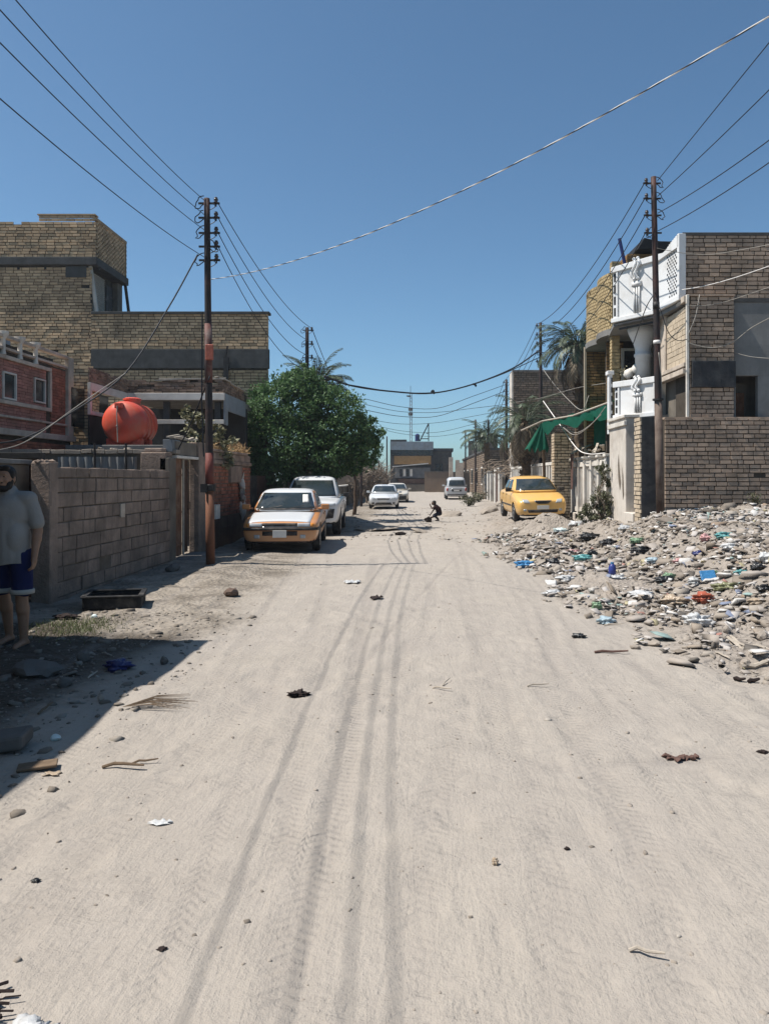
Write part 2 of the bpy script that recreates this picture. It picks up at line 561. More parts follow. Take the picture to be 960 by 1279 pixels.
for k, c in dict(blue=(.05, .19, .38), teal=(.09, .27, .27), navy=(.03, .045, .20), white=(.46, .46, .455), black=(.014, .014, .015), red=(.34, .085, .045), green=(.16, .25, .15), clear=(.50, .58, .57), olive=(.17, .17, .085), tan=(.36, .28, .2), grey=(.36, .36, .35), pink=(.45, .25, .24), cyan=(.30, .38, .42), deepblue=(.012, .018, .10)).items():
    M['p_' + k] = plast(k + '_plastic', c)
M['cloth_dark'] = surf('dark_rag', (.04, .03, .028), .95, .35, 12, .6, 40, .1)
M['cloth_brown'] = surf('brown_rag', (.14, .085, .07), .95, .35, 12, .6, 40, .1)
M['stone'] = surf('dusty_stone', (.36, .31, .26), .95, .15, 4, .6, 25, .1)
M['stone_grey'] = surf('grey_rock', (.15, .14, .13), .95, .15, 4, .6, 25, .1)
M['stone_brown'] = surf('brown_rock', (.17, .12, .095), .95, .2, 6, .6, 25, .1)
# ---------------------------------------------------------------- ground
def ipl(y, ys, vs): return np.interp(y, ys, vs)


def bank_mask(x, y):
    edge = ipl(y, [0, 3, 5, 6.3, 7.5, 9, 11.6, 15, 17, 20, 24, 30, 40, 60], [4.5, 4.3, 3.5, 2.75, 2.2, 2.1, 1.95, 1.75, 1.55, 1.7, 2.0, 2.5, 3.2, 3.8])
    edge = edge + .5 * (vnoise(y * .6, x * 0 + 3.3, 5) - .5) + .18 * (vnoise(y * 2.3, x * 0 + 1.3, 6) - .5)
    return edge


def ground_z(x, y):
    x, y = np.asarray(x, float), np.asarray(y, float)
    z = ipl(y, [-50, 0, 15, 23, 35, 46, 64, 95, 150, 600], [0, 0, 0, -.07, -.13, -.17, -.08, .1, .4, 2.0])
    e = bank_mask(x, y)
    top = ipl(y, [-5, 3, 6, 8, 12, 16, 17.8, 19, 21, 23.5, 28, 35, 60], [.2, .3, .42, .55, .74, .86, .90, .72, .60, .38, .34, .2, .1])
    t = (x - e) / np.maximum(5.4 - e, .6)
    off = np.interp(y, [0, 7, 10, 19, 22.5, 24], [.15, .25, .38, .42, .1, 0])
    fl = np.where(y > 22, 1.0, 1.0)
    t = np.where(y > 22.5, t * np.interp(y, [22.5, 24], [1, 2.4]), t)
    z = z + top * ((.13 * sstep(t * 3.2) + .87 * sstep((t - off) / (1 - off))))
    z = z + .16 * np.exp(-((x - 7.3) / .9) ** 2 - ((y - 17.2) / 1.3) ** 2)
    z = z - .22 * np.exp(-((x - 4.55) / .75) ** 4 - ((y - 18.4) / 1.5) ** 4)
    bk = sstep((x - e) / .5) * sstep((60 - y) / 30)
    z = z + bk * (.22 * fbm(x * 1.5, y * 1.5, 21, 4) + .11 * fbm(x * 6, y * 6, 31, 3))
    # heap of earth in front of the yellow car
    z = z + (.50 + .14 * fbm(x * 5, y * 5, 51, 3)) * np.exp(-((x - 3.5) / .62) ** 2 - ((y - 21.7) / .55) ** 2)
    # left verge: soft lumpy rise towards the walls
    lf = sstep((-2.3 - x) / 1.6) * sstep((26 - y) / 6)
    z = z + lf * (.05 + .10 * fbm(x * 1.7, y * 1.7, 61, 4))
    z = z + .07 * np.exp(-((x + 3.35) / .5) ** 2 - ((y - 13.6) / .7) ** 2) + .05 * np.exp(-((x + 2.1) / .45) ** 2 - ((y - 5.7) / .5) ** 2)
    # potholed middle distance
    md = sstep((y - 15) / 4) * sstep((3 - np.abs(x)) / 1.5)
    z = z + md * .13 * fbm(x * .8, y * .7, 71, 4)
    z = z + .035 * fbm(x * .7, y * .7, 81, 4) + .012 * fbm(x * 4.5, y * 4.5, 91, 3)
    # long shallow hump across the road at the pickup
    z = z + .07 * np.exp(-((y - 20.6) / .5) ** 2) * sstep((1.2 - x) / 1.0)
    return z


def gz(x, y): return float(ground_z(np.array([x]), np.array([y]))[0])


def ground_at(px, py):
    """where the photo's ground pixel (px, py) lies on the terrain"""
    d = EYE * FOC / (py - HZ)
    for _ in range(25):
        x = (px - VPX) * d / FOC
        d2 = (EYE - gz(x, d)) * FOC / (py - HZ)
        d = d * .5 + d2 * .5
    x = (px - VPX) * d / FOC
    return Vector((x, d, gz(x, d)))


TRACKS = [
    ([(470, 690), (452, 790), (424, 960), (400, 1060), (366, 1170), (330, 1340)], .085, .55),
    ([(620, 760), (570, 900), (520, 1080), (500, 1340)], .09, .3),
    ([(640, 820), (700, 890), (745, 960), (800, 1060), (830, 1180), (850, 1340)], .10, .45),
    ([(560, 720), (600, 800), (640, 900), (670, 1020), (690, 1150), (700, 1340)], .08, .3),
    ([(420, 760), (330, 860), (210, 960), (60, 1110), (-120, 1280)], .09, .3),
    ([(600, 975), (700, 957), (800, 950), (960, 936)], .07, .55),
    ([(560, 905), (380, 935), (220, 985), (60, 1050)], .06, .25),
]


GRID = {}


def extra_tracks():
    rr = random.Random(77)
    out = []
    for i in range(24):
        moto = rr.random() < .3
        x0, sl = rr.uniform(-2.6, 2.8), rr.gauss(0, .05)
        w, k = (rr.uniform(.03, .05), rr.uniform(.3, .7)) if moto else (rr.uniform(.06, .095), rr.uniform(.2, .55))
        y0, y1 = rr.uniform(1.2, 6), rr.uniform(8, 26)
        am, ph, fr_ = rr.uniform(.05, .4), rr.uniform(0, 6.3), rr.uniform(.12, .35)
        ys_ = np.linspace(y0, y1, 30)
        for dx in ((0,) if moto else (0, 1.38)):
            out.append((np.stack([x0 + dx + sl * ys_ + am * np.sin(ys_ * fr_ + ph), ys_], 1), w, k))
    for i in range(16):                                             # turning arcs and scuffs across the road
        cx_, cy_, r_ = rr.uniform(-5, 5), rr.uniform(1, 9), rr.uniform(2.5, 7)
        a0 = rr.uniform(-.6, 2.6); a1 = a0 + rr.uniform(.3, .8)
        out.append((cx_, cy_, r_, a0, a1, rr.uniform(.035, .085), rr.uniform(.2, .5)))
    return out


def build_ground():
    ys = [-50, -30, -12, -5, -2, -.5]
    d = .3
    while d < 290:
        ys.append(d)
        d *= 1.0062 if d < 70 else 1.05
    ys = np.array(ys)
    xs = [i * .034 for i in range(150)]
    while xs[-1] < 130: xs.append(xs[-1] + max(.034, (xs[-1] - 5.0) * .07 + .034))
    xs = np.array([-v for v in xs[:0:-1]] + xs)
    X, Y = np.meshgrid(xs, ys)
    x, y = X.ravel(), Y.ravel()
    z = ground_z(x, y)
    track = np.zeros_like(x)
    lat = np.zeros_like(x)
    for pts, w, k in TRACKS:
        w3 = np.array([((px - VPX) * EYE / (py - HZ), EYE * FOC / (py - HZ)) for px, py in pts])
        w3 = w3[np.argsort(w3[:, 1])]
        if w3[-1, 1] - w3[0, 1] < 1.3:          # a track across the road
            o = np.argsort(w3[:, 0])
            cx = np.interp(x, w3[o, 0], w3[o, 1]); l = y - cx
            ends = sstep((x - w3[o, 0][0]) / .5) * sstep((w3[o, 0][-1] - x) / .5)
        else:
            cx = np.interp(y, w3[:, 1], w3[:, 0]) + .03 * (vnoise(y * .9, y * 0 + w * 50, 9) - .5)
            l = x - cx
            ends = sstep((y - w3[0, 1] + .1) / .5) * sstep((w3[-1, 1] - y) / 1.5)
        m = np.exp(-(l / w) ** 4) * ends * k * (.55 + .9 * vnoise(x * 1.3, y * .5, int(w * 1000)))
        rim = np.exp(-((np.abs(l) - w * 1.35) / (w * .35)) ** 2) * ends * k
        z = z - .010 * m + .006 * rim
        upd = m > track
        lat[upd] = l[upd] / w
        track = np.maximum(track, m)
    for T in extra_tracks():
        if len(T) == 3:
            w3, w, k = T
            cx = np.interp(y, w3[:, 1], w3[:, 0])
            l = x - cx
            ends = sstep((y - w3[0, 1]) / .8) * sstep((w3[-1, 1] - y) / 2.5)
        else:
            cx_, cy_, r_, a0, a1, w, k = T
            l = np.hypot(x - cx_, y - cy_) - r_
            an = np.arctan2(y - cy_, x - cx_)
            ends = sstep((an - a0) / .1) * sstep((a1 - an) / .1)
        m = np.exp(-(l / w) ** 4) * ends * k * (.35 + 1.1 * vnoise(x * 1.3, y * .6, int(w * 9000)))
        rim = np.exp(-((np.abs(l) - w * 1.35) / (w * .4)) ** 2) * ends * k
        z = z - .0085 * m + .0065 * rim
        upd = m > track
        lat[upd] = l[upd] / w
        track = np.maximum(track, m)
    # foot-scuffed dimples
    sc_ = vnoise(x * 5.1, y * 5.1, 201) * vnoise(x * 1.1, y * 1.1, 202)
    z = z - .016 * sstep((sc_ - .38) / .2) * sstep((16 - y) / 6)
    e = bank_mask(x, y)
    bank = sstep((x - e + .25) / .7) * sstep((70 - y) / 30)
    left = sstep((-1.9 + .6 * (vnoise(x * 0 + 2, y * .8, 14) - .5) - x) / .9)
    waste_shade = sstep((-2.35 + .7 * (vnoise(x * 1.1 + 9, y * 1.1, 15) - .5) - x) / .5) * sstep((8.6 + .6 * (vnoise(x * 1.7, y * 0 + 2, 16) - .5) - y) / .5)  # mask painting the near house's shade into the verge soil
    road = sstep((3.2 - np.abs(x + .1 * (y - 8) * 0)) / 1.6)
    nx, ny = len(xs), len(ys)
    GRID['x'], GRID['y'], GRID['z'] = xs, ys, z.reshape(ny, nx)
    i = np.arange(ny - 1)[:, None] * nx + np.arange(nx - 1)[None, :]
    q = np.stack([i, i + 1, i + nx + 1, i + nx], -1).reshape(-1, 4)
    o = fast_mesh('ground', np.stack([x, y, z], 1), q, M_ground(), smooth=True)
    for nm, a in (('bank', bank), ('left', left), ('track', track), ('lat', lat), ('waste_shade', waste_shade)):
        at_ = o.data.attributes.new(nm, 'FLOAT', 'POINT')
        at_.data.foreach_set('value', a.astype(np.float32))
    tag(o, 'pale dusty dirt road and verges with tyre tracks', kind='structure')
    return o


def M_ground():
    t = NT('dusty_earth')
    pos = t.n('ShaderNodeNewGeometry').outputs['Position']
    at_ = {k: t.n('ShaderNodeAttribute', attribute_name=k).outputs['Fac'] for k in ('bank', 'left', 'track', 'lat', 'waste_shade')}
    big = t.noise(pos, .55, 5, .6)
    mid = t.noise(pos, 2.6, 5, .65)
    fine = t.noise(pos, 38, 4, .7)
    grit = t.noise(pos, 120, 3, .7)
    c = t.mix(t.ramp(big, [(.35, (0, 0, 0)), (.66, (1, 1, 1))]), (.335, .298, .262), (.355, .315, .27))
    c = t.mix(t.ramp(mid, [(.38, (.55,) * 3), (.62, (0, 0, 0))]), c, (.297, .264, .23))
    # left verge: browner crumbly soil
    lc = t.mix(t.ramp(mid, [(.4, (0, 0, 0)), (.6, (1, 1, 1))]), (.235, .20, .16), (.295, .255, .21))
    c = t.mix(t.math('MULTIPLY', at_['left'], .8), c, lc)
    # dark organic waste trodden into the left verge, plus painted house shade
    waste_shade = t.ramp(t.noise(pos, 1.5, 5, .7, .5), [(.44, (0, 0, 0)), (.6, (1, 1, 1))])
    c = t.mix(t.math('MULTIPLY', t.math('MULTIPLY', waste_shade, at_['left']), .6), c, (.085, .07, .055))
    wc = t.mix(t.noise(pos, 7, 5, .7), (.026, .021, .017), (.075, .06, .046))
    c = t.mix(t.math('MULTIPLY', at_['waste_shade'], .9), c, wc)  # soil darkened by the mask to deepen the house's shade
    # bank: grey ashy rubble soil
    bc = t.mix(t.ramp(t.noise(pos, 3.2, 5, .7), [(.38, (0, 0, 0)), (.6, (1, 1, 1))]), (.25, .215, .182), (.315, .273, .232))
    bc = t.mix(t.ramp(t.noise(pos, 9, 5, .75), [(.56, (0, 0, 0)), (.68, (.8,) * 3)]), bc, (.095, .08, .07))
    c = t.mix(t.math('MULTIPLY', at_['bank'], .95), c, bc)
    # rolled, darker earth in the wheel tracks
    c = t.mix(t.math('MULTIPLY', at_['track'], .6), c, (.25, .222, .198))
    # flecks of grit
    c = t.mix(t.ramp(grit, [(.64, (0, 0, 0)), (.74, (.8,) * 3)]), c, (.16, .135, .11))
    c = t.mix(t.ramp(fine, [(.3, (.35,) * 3), (.5, (0, 0, 0))]), c, (.25, .225, .198))
    # relief: grain, scuffed ripples across the road, tread marks inside the tracks
    b1 = t.bump(fine, .55, .02)
    b2 = t.bump(grit, .5, .006, b1)
    mp = t.n('ShaderNodeMapping')
    mp.inputs['Scale'].default_value = (2.2, 6, 2)
    mp.inputs['Rotation'].default_value = (0, 0, R(18))
    t.l(pos, mp.inputs[0])
    rip = t.noise(mp.outputs[0], 2.6, 5, .65, 1.2)
    patch = t.ramp(t.noise(pos, .8, 3), [(.42, (.08,) * 3), (.62, (1, 1, 1))])
    b3 = t.bump(t.math('MULTIPLY', rip, patch), .5, .03, b2)
    vor = t.n('ShaderNodeTexVoronoi', Scale=5.5)
    vor.feature = 'SMOOTH_F1'
    wv = t.n('ShaderNodeVectorMath', operation='ADD')
    nz = t.n('ShaderNodeTexNoise', Scale=2.0)
    t.l(pos, nz.inputs['Vector']); t.l(pos, wv.inputs[0]); t.l(nz.outputs['Color'], wv.inputs[1])
    t.l(wv.outputs[0], vor.inputs['Vector'])
    b3 = t.bump(vor.outputs['Distance'], .35, .04, b3)
    mp2 = t.n('ShaderNodeMapping')
    mp2.inputs['Scale'].default_value = (9, 1.3, 2)
    mp2.inputs['Rotation'].default_value = (0, 0, R(-12))
    t.l(pos, mp2.inputs[0])
    b3 = t.bump(t.noise(mp2.outputs[0], 2.0, 4, .6, .8), .35, .025, b3)
    sep = t.n('ShaderNodeSeparateXYZ')
    t.l(pos, sep.inputs[0])
    ab = t.math('ABSOLUTE', at_['lat'])
    ph = t.math('ADD', t.math('MULTIPLY', sep.outputs[1], 105.0), t.math('MULTIPLY', ab, 5.0))
    tread = t.math('MULTIPLY', t.math('SINE', ph), at_['track'])
    b4 = t.bump(tread, .4, .011, b3)
    clod = t.n('ShaderNodeTexVoronoi', Scale=16.0)
    t.l(pos, clod.inputs['Vector'])
    cl = t.math('MULTIPLY', clod.outputs['Distance'], t.math('ADD', at_['bank'], t.math('MULTIPLY', at_['left'], .7)))
    b5 = t.bump(cl, .7, .05, b4)
    t.bsdf(c, .95, .12, 0, b5)
    return t.m


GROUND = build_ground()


def ground_z(x, y):
    """height of the finished ground sheet"""
    x, y = np.asarray(x, float), np.asarray(y, float)
    gx_, gy_, gz_ = GRID['x'], GRID['y'], GRID['z']
    i = np.clip(np.searchsorted(gx_, x) - 1, 0, len(gx_) - 2)
    j = np.clip(np.searchsorted(gy_, y) - 1, 0, len(gy_) - 2)
    u = np.clip((x - gx_[i]) / (gx_[i + 1] - gx_[i]), 0, 1)
    v = np.clip((y - gy_[j]) / (gy_[j + 1] - gy_[j]), 0, 1)
    return (gz_[j, i] * (1 - u) + gz_[j, i + 1] * u) * (1 - v) + (gz_[j + 1, i] * (1 - u) + gz_[j + 1, i + 1] * u) * v
# ---------------------------------------------------------------- left side of the street
PX, PY, NX, NY, UZ = Vector((1, 0, 0)), Vector((0, 1, 0)), Vector((-1, 0, 0)), Vector((0, -1, 0)), Vector((0, 0, 1))


def wall_box(parent, name, mats, *args, bevel=.006):
    return MB().box(*args).build(name, mats, parent, bevel=bevel)


# near house, mostly beyond the frame edge: it throws the big shadow over the verge
t = thing('brick_house', 'near brick house whose corner stands beside the man in the grey shirt', 'house', (-6.5, 4.0, 0))
mb = MB()
mb.box(-9.5, -6.5, -.2, -4.53, 7.45, 3.75)
mb.build('mortar_core', M['mortar'], t)
mb = MB()
mb.bricks((-4.5, -6.5, 0), PY, PX, 13.98, 3.7, holes=[(3.0, 1.0, 4.4, 2.3), (7.4, 0, 8.5, 2.15)], seed=3, bl=.24, bh=.075)
mb.bricks((-9.5, 7.48, 0), PX, PY, 5.0, 3.7, seed=4)
mb.build('wall', M['brick_tan'], t)
MB().box(-9.6, -6.6, 3.75, -4.42, 7.58, 3.98).build('roof_slab', M['concrete'], t, bevel=.02)
w = MB().box(-4.56, -3.5, 1.0, -4.50, -2.1, 2.3).build('window', M['house_glass'], t)
MB().box(-4.52, -3.56, .94, -4.44, -2.04, 1.0).box(-4.52, -3.56, 2.3, -4.44, -2.04, 2.36).box(-4.52, -3.56, 1.0, -4.44, -3.5, 2.3).box(-4.52, -2.1, 1.0, -4.44, -2.04, 2.3).build('frame', M['cream_trim'], w)
d = MB().box(-4.56, .9, .02, -4.50, 2.0, 2.15).build('door', M['rust_door'], t)
MB().tube([(-4.5, 1.85, 1.0), (-4.44, 1.85, 1.0), (-4.44, 1.85, 1.12), (-4.5, 1.85, 1.12)], .01).build('handle', M['iron'], d)

# cinder block wall along the street
t = thing('block_wall', 'grey cinder block wall with a crumbling top beside the rusty gate', 'wall', (-4.9, 12.3, 0))
mb = MB().box(-5.0, 9.97, -.3, -4.822, 14.7, 1.74)
mb.build('mortar_core', M['mortar'], t)
mb = MB()
mb.bricks((-4.8, 9.95, -.12), PY, PX, 4.78, 1.92, bl=.40, bh=.185, gap=.014, depth=.03, jit=.011, seed=5, skip=.004)
mb.bricks((-5.02, 9.945, -.12), PX, NY, .24, 1.9, bl=.22, bh=.19, gap=.012, depth=.03, jit=.005, seed=6)
rr = random.Random(4)
y = 9.98
while y < 14.6:                                                     # broken upper edge
    L = rr.uniform(.08, .3)
    hgt = rr.uniform(.01, .055)
    mb.box(-5.0, y, 1.735, -4.83 + rr.uniform(-.03, .01), y + L, 1.765 + hgt)
    y += L + rr.uniform(.0, .05)
mb.build('masonry', M['block'], t, bevel=.008)
mb = MB().box(-5.03, 9.93, -.3, -4.785, 10.16, 1.86)
for k in range(9): mb.blob((-4.9 + rr.uniform(-.1, .1), 9.96 + rr.uniform(0, .4), 1.86), (rr.uniform(.04, .09), rr.uniform(.04, .09), .04), k, .3)
mb.build('pier', M['block'], t, bevel=.015)
mb = MB()
mb.box(-4.80, 12.28, 1.03, -4.776, 12.44, 1.25)                     # little recess cover in the wall
mb.build('vent_cover', M['cream_trim'], t, bevel=.004)

# dark gate between the near house and the block wall
t = thing('metal_gate', 'dark sheet metal gate standing behind the man in shorts', 'gate', (-6.0, 10.35, 0))
mb = MB().box(-7.6, 10.30, .06, -5.1, 10.34, 1.92)
for k in range(13): mb.box(-7.58 + k * .2, 10.27, .1, -7.50 + k * .2, 10.30, 1.88)
mb.build('leaf_panel', M['rust_door'], t, bevel=.004)
MB().box(-7.66, 10.26, 1.92, -5.06, 10.38, 2.0).box(-5.1, 10.26, 0, -5.04, 10.38, 1.92).build('frame', M['iron'], t, bevel=.004)

t = thing('side_wall', 'short dark rendered wall behind the man joining the sheet metal gate', 'wall', (-5.3, 9, 0))
MB().box(-5.4, 7.6, -.2, -5.2, 10.24, 1.84).build('masonry', M['plaster_dim'], t, bevel=.015)
MB().box(-5.44, 7.6, 1.84, -5.16, 10.24, 1.9).build('coping', M['concrete'], t, bevel=.01)

# yard wall running back from the block wall, capped with loose bricks
t = thing('yard_wall', 'yard wall behind the block wall with sheet metal and loose bricks on top', 'wall', (-6.8, 15.2, 0))
MB().box(-9.2, 15.12, -.2, -4.98, 15.3, 2.14).build('masonry', M['plaster_dim'], t)
mb = MB()
rr = random.Random(9)
x = -9.0
while x < -5.0:
    L = rr.uniform(.16, .3)
    mb.obox((x + L / 2, 15.2, 2.185 + rr.uniform(-.008, .008)), (L / 2, rr.uniform(-.01, .01), rr.uniform(-.006, .006)), (0, .13, 0), (0, 0, .04))
    if rr.random() < .3: mb.blob((x + L / 2, 15.18, 2.24), (rr.uniform(.05, .1), .06, .03), rr.randint(0, 99), .3)
    x += L + .012
mb.build('coping', M['stone'], t, bevel=.008)
mb = MB()
n = 60
for k in range(n):                                                  # corrugated sheet
    x0, x1 = -7.1 + 1.55 * k / n, -7.1 + 1.55 * (k + 1) / n
    y0, y1 = 15.06 + .02 * math.sin(k * 1.05), 15.06 + .02 * math.sin((k + 1) * 1.05)
    mb.add([(x0, y0, 1.66), (x1, y1, 1.66), (x1, y1, 2.08), (x0, y0, 2.08)], [(0, 1, 2, 3)])
mb.build('sheet_metal', M['corr'], t)
mb = MB()
for px in (118, 157): 
    p = at(px, 590, 15.0)
    mb.tube([(p.x, 15.02, 1.4), (p.x, 15.02, 2.34)], .022, 6)
mb.build('stake', M['iron'], t)
mb = MB().box(-5.36, 14.72, -.2, -4.86, 15.08, 2.16).box(-5.30, 14.76, 2.16, -4.95, 15.05, 2.24)
mb.build('pier', M['block'], t, bevel=.02)

# street gate: posts, rusty leaf, brown door, lintel
t = thing('street_gate', 'narrow rusty gate with a dark brown door beside the rusty pole', 'gate', (-4.85, 16.2, 0))
MB().box(-5.0, 14.72, -.2, -4.80, 15.12, 2.06).build('post', M['plaster_dim'], t, bevel=.02)
MB().box(-5.0, 16.62, -.2, -4.78, 17.35, 2.44).build('post', M['block'], t, bevel=.02)
lf = MB()
lf.box(-4.93, 15.14, .1, -4.88, 15.72, 2.05)
for z in (.3, .95, 1.7): lf.box(-4.88, 15.16, z, -4.865, 15.70, z + .05)
lf.build('rusty_leaf', M['rust'], t, bevel=.004)
MB().tube([(-4.86, 15.75, .1), (-4.86, 15.75, 2.06)], .028, 8).build('jamb', M['wood_pale'], t)
d = MB().box(-5.06, 15.80, .08, -5.02, 16.60, 2.05).box(-5.02, 15.84, .2, -5.0, 16.12, .95).box(-5.02, 15.84, 1.1, -5.0, 16.12, 1.9).box(-5.02, 16.2, .2, -5.0, 16.5, .95).box(-5.02, 16.2, 1.1, -5.0, 16.5, 1.9).build('door', M['rust_door'], t, bevel=.006)
MB().tube([(-5.0, 16.53, 1.0), (-4.95, 16.53, 1.0), (-4.95, 16.53, 1.15), (-5.0, 16.53, 1.15)], .01).build('handle', M['iron'], d)
MB().box(-5.0, 15.16, 2.12, -4.83, 16.62, 2.40).build('lintel', M['plaster_dim'], t, bevel=.015)
MB().box(-5.0, 15.14, 2.06, -4.79, 16.62, 2.115).build('lintel_edge', M['white_trim'], t, bevel=.006)
MB().box(-5.02, 15.0, 2.18, -4.84, 15.5, 2.42).build('patch_sheet', M['corr'], t, bevel=.004)
mb = MB()
rr = random.Random(2)
for k in range(9): mb.bar((-4.9, 14.9 + k * .18, 2.46), (-4.93 + rr.uniform(-.1, .1), 15.4 + k * .16, 2.47 + rr.uniform(0, .06)), .05, .03)
mb.build('loose_planks', M['wood_pale'], t)
MB().box(-4.95, 15.1, -.1, -4.5, 16.7, .07).build('doorstep', M['concrete'], t, bevel=.015)

# red brick boundary wall behind the taxi
t = thing('brick_wall', 'low red brick wall with a grey layered coping behind the orange taxi', 'wall', (-4.9, 19.5, 0))
MB().box(-5.02, 17.37, -.2, -4.82, 21.7, 2.0).build('mortar_core', M['mortar'], t)
mb = MB()
mb.bricks((-4.8, 17.37, .75), PY, PX, 4.3, 1.2, seed=8, jit=.01)
mb.build('red_masonry', M['brick_red'], t)
MB().box(-4.82, 17.38, -.2, -4.79, 20.9, .72).box(-4.82, 17.38, .44, -4.775, 20.9, .48).build('dado', M['rust_door'], t, bevel=.004)
mb = MB().box(-5.05, 17.36, 2.0, -4.76, 21.72, 2.10).box(-5.03, 17.36, 2.10, -4.80, 21.7, 2.28).box(-5.06, 17.40, 2.28, -4.74, 21.2, 2.34).box(-5.0, 19.2, 1.55, -4.72, 20.4, 1.98)
mb.build('coping', M['block'], t, bevel=.02)
MB().box(-4.79, 17.62, .72, -4.68, 17.98, 1.05).box(-4.70, 17.66, .78, -4.672, 17.94, .99).build('meter_box', M['white_trim'], t, bevel=.006)
mb = MB()
rr = random.Random(12)
for k in range(14): mb.blob((-4.74 + rr.uniform(-.03, .03), 20.5 + rr.uniform(-.25, .25), rr.uniform(.7, 1.7)), (.04, rr.uniform(.08, .16), rr.uniform(.1, .22)), k, .3)
mb.build('flaking_render', M['plaster'], t)

# far boundary wall: dark gap, then a low wall with a white edge
t = thing('low_wall', 'long low dun wall with a thin white top edge beyond the pickup', 'wall', (-5.1, 45, 0))
MB().box(-5.2, 26, -.4, -4.95, 70, 1.16).build('masonry', M['plaster_dim'], t)
MB().box(-5.22, 34, 1.16, -4.86, 70, 1.24).build('coping', M['white_trim'], t, bevel=.01)
mb = MB()
for k in range(12): mb.box(-4.97, 27 + k * 3.6, -.3, -4.90, 27.3 + k * 3.6, 1.14)
mb.build('pilasters', M['plaster_dim'], t)
t = thing('sheet_gate', 'dark double sheet gate in the grey wall behind the white pickup', 'gate', (-5.0, 23.8, 0))
MB().box(-5.1, 21.8, 0, -5.04, 23.7, 1.75).build('leaf_panel', M['trim_black'], t, bevel=.004)
MB().box(-5.1, 23.75, 0, -5.04, 25.9, 1.75).build('leaf_panel', M['rust_door'], t, bevel=.004)
for y0, y1 in ((21.74, 21.79), (25.9, 26.05)): MB().box(-5.2, y0, -.2, -4.96, y1, 1.9).build('post', M['plaster_dim'], t, bevel=.01)

# outhouse carrying the red water tank
t = thing('outhouse', 'small flat roofed block outhouse carrying the red water tank', 'shed', (-7.2, 20, 0))
MB().box(-8.4, 18.5, -.2, -6.1, 21.6, 2.34).build('wall', M['plaster_dim'], t)
MB().box(-8.5, 18.4, 2.34, -6.0, 21.7, 2.46).build('roof', M['concrete'], t, bevel=.015)

# red horizontal water tank
t = thing('water_tank', 'big red plastic water tank lying on its side above the yard wall', 'water tank', (-7.2, 19.7, 2.46))
cx, cz, r = -7.42, 3.05, .55
prof = [(.02, 18.98), (.17, 18.985), (.32, 19.02), (.43, 19.07), (.51, 19.15), (.545, 19.24)]
y = 19.3
for k in range(3):
    prof += [(.55, y), (.55, y + .15), (.538, y + .185), (.538, y + .225), (.55, y + .26)]
    y += .26
prof += [(.545, y + .06), (.51, y + .15), (.40, y + .24), (.2, y + .29), (.02, y + .3)]
mb = MB().lathe(prof, (cx, 0, cz), 40, axis='y')
mb.build('body', M['tank_red'], t, smooth=True)
for k in range(2): MB().box(cx - .45, 19.25 + k * .6, 2.46, cx + .45, 19.42 + k * .6, 2.66).build('foot', M['tank_red'], t, bevel=.02)
mb = MB().lathe([(.01, 0), (.20, 0), (.20, .09), (.225, .09), (.225, .13), (.15, .16), (.01, .165)], (cx + .02, 19.75, cz + .52), 20)
mb.build('lid', M['tank_red'], t, smooth=False)
mb = MB().box(cx - .12, 18.93, cz + .34, cx + .06, 19.1, cz + .48)
mb.build('outlet_boss', M['tank_red'], t, bevel=.02)
mb = MB().tube([(cx - .04, 18.93, cz + .40), (cx - .04, 18.90, cz + .2), (cx - .02, 18.91, cz - .5)], .014, 6).blob((cx - .04, 18.91, cz - .1), .03, 3, .1)
mb.build('pipe', M['wire_grey'], t)

# house faced in red brick panels with small framed windows
t = thing('brick_house', 'red brick fronted house with two tiny framed windows and pale mouldings', 'house', (-11, 16, 0))
X0 = -9.0
MB().box(-15, 11, -.2, X0 - .03, 19.85, 4.42).build('mortar_core', M['mortar_dark'], t)
mb = MB()
mb.bricks((X0, 12.0, 2.75), PY, PX, 6.5, 1.55, holes=[(4.55, .64, 5.12, 1.22), (5.9, .70, 6.45, 1.26)], bl=.22, bh=.06, gap=.008, seed=21, jit=.004)
mb.build('brick_panel', M['brick_maroon'], t)
mb = MB()
mb.bricks((X0, 18.75, 2.75), PY, PX, .75, 1.65, bl=.22, bh=.06, gap=.008, seed=22, jit=.004)
mb.bricks((X0, 12.0, 0), PY, PX, 7.8, 2.55, bl=.22, bh=.06, gap=.008, seed=23, jit=.004)
mb.build('brick_edge', M['brick_red'], t)
mb = MB()
mb.box(X0 - .1, 11.0, 2.6, X0 + .10, 19.9, 2.74)
mb.box(X0 - .02, 11.0, 2.98, X0 + .05, 19.55, 3.03)
mb.box(X0 - .02, 11.0, 3.27, X0 + .06, 18.68, 3.36)
mb.box(X0 - .02, 11.0, 4.24, X0 + .06, 18.68, 4.33)
mb.box(X0 - .02, 18.60, 3.36, X0 + .055, 18.70, 4.24)
mb.box(X0 - .05, 19.56, 2.74, X0 + .06, 19.85, 4.75)
mb.box(X0 - .08, 11.0, 4.44, X0 + .05, 19.56, 4.50)
mb.box(X0 - .08, 11.0, 4.69, X0 + .06, 19.56, 4.77)
mb.build('mouldings', M['cream_trim'], t, bevel=.012)
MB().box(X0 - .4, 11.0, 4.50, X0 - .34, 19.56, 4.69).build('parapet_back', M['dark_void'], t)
for k, yy in enumerate((15.4, 16.55, 17.25, 17.95)):
    mb = MB().lathe([(.01, 4.33), (.065, 4.33), (.05, 4.42), (.05, 4.66), (.075, 4.71), (.11, 4.77), (.12, 4.83), (.01, 4.84)], (X0 + .02, yy, 0), 12)
    mb.build('baluster', M['white_trim'], t, bevel=0)
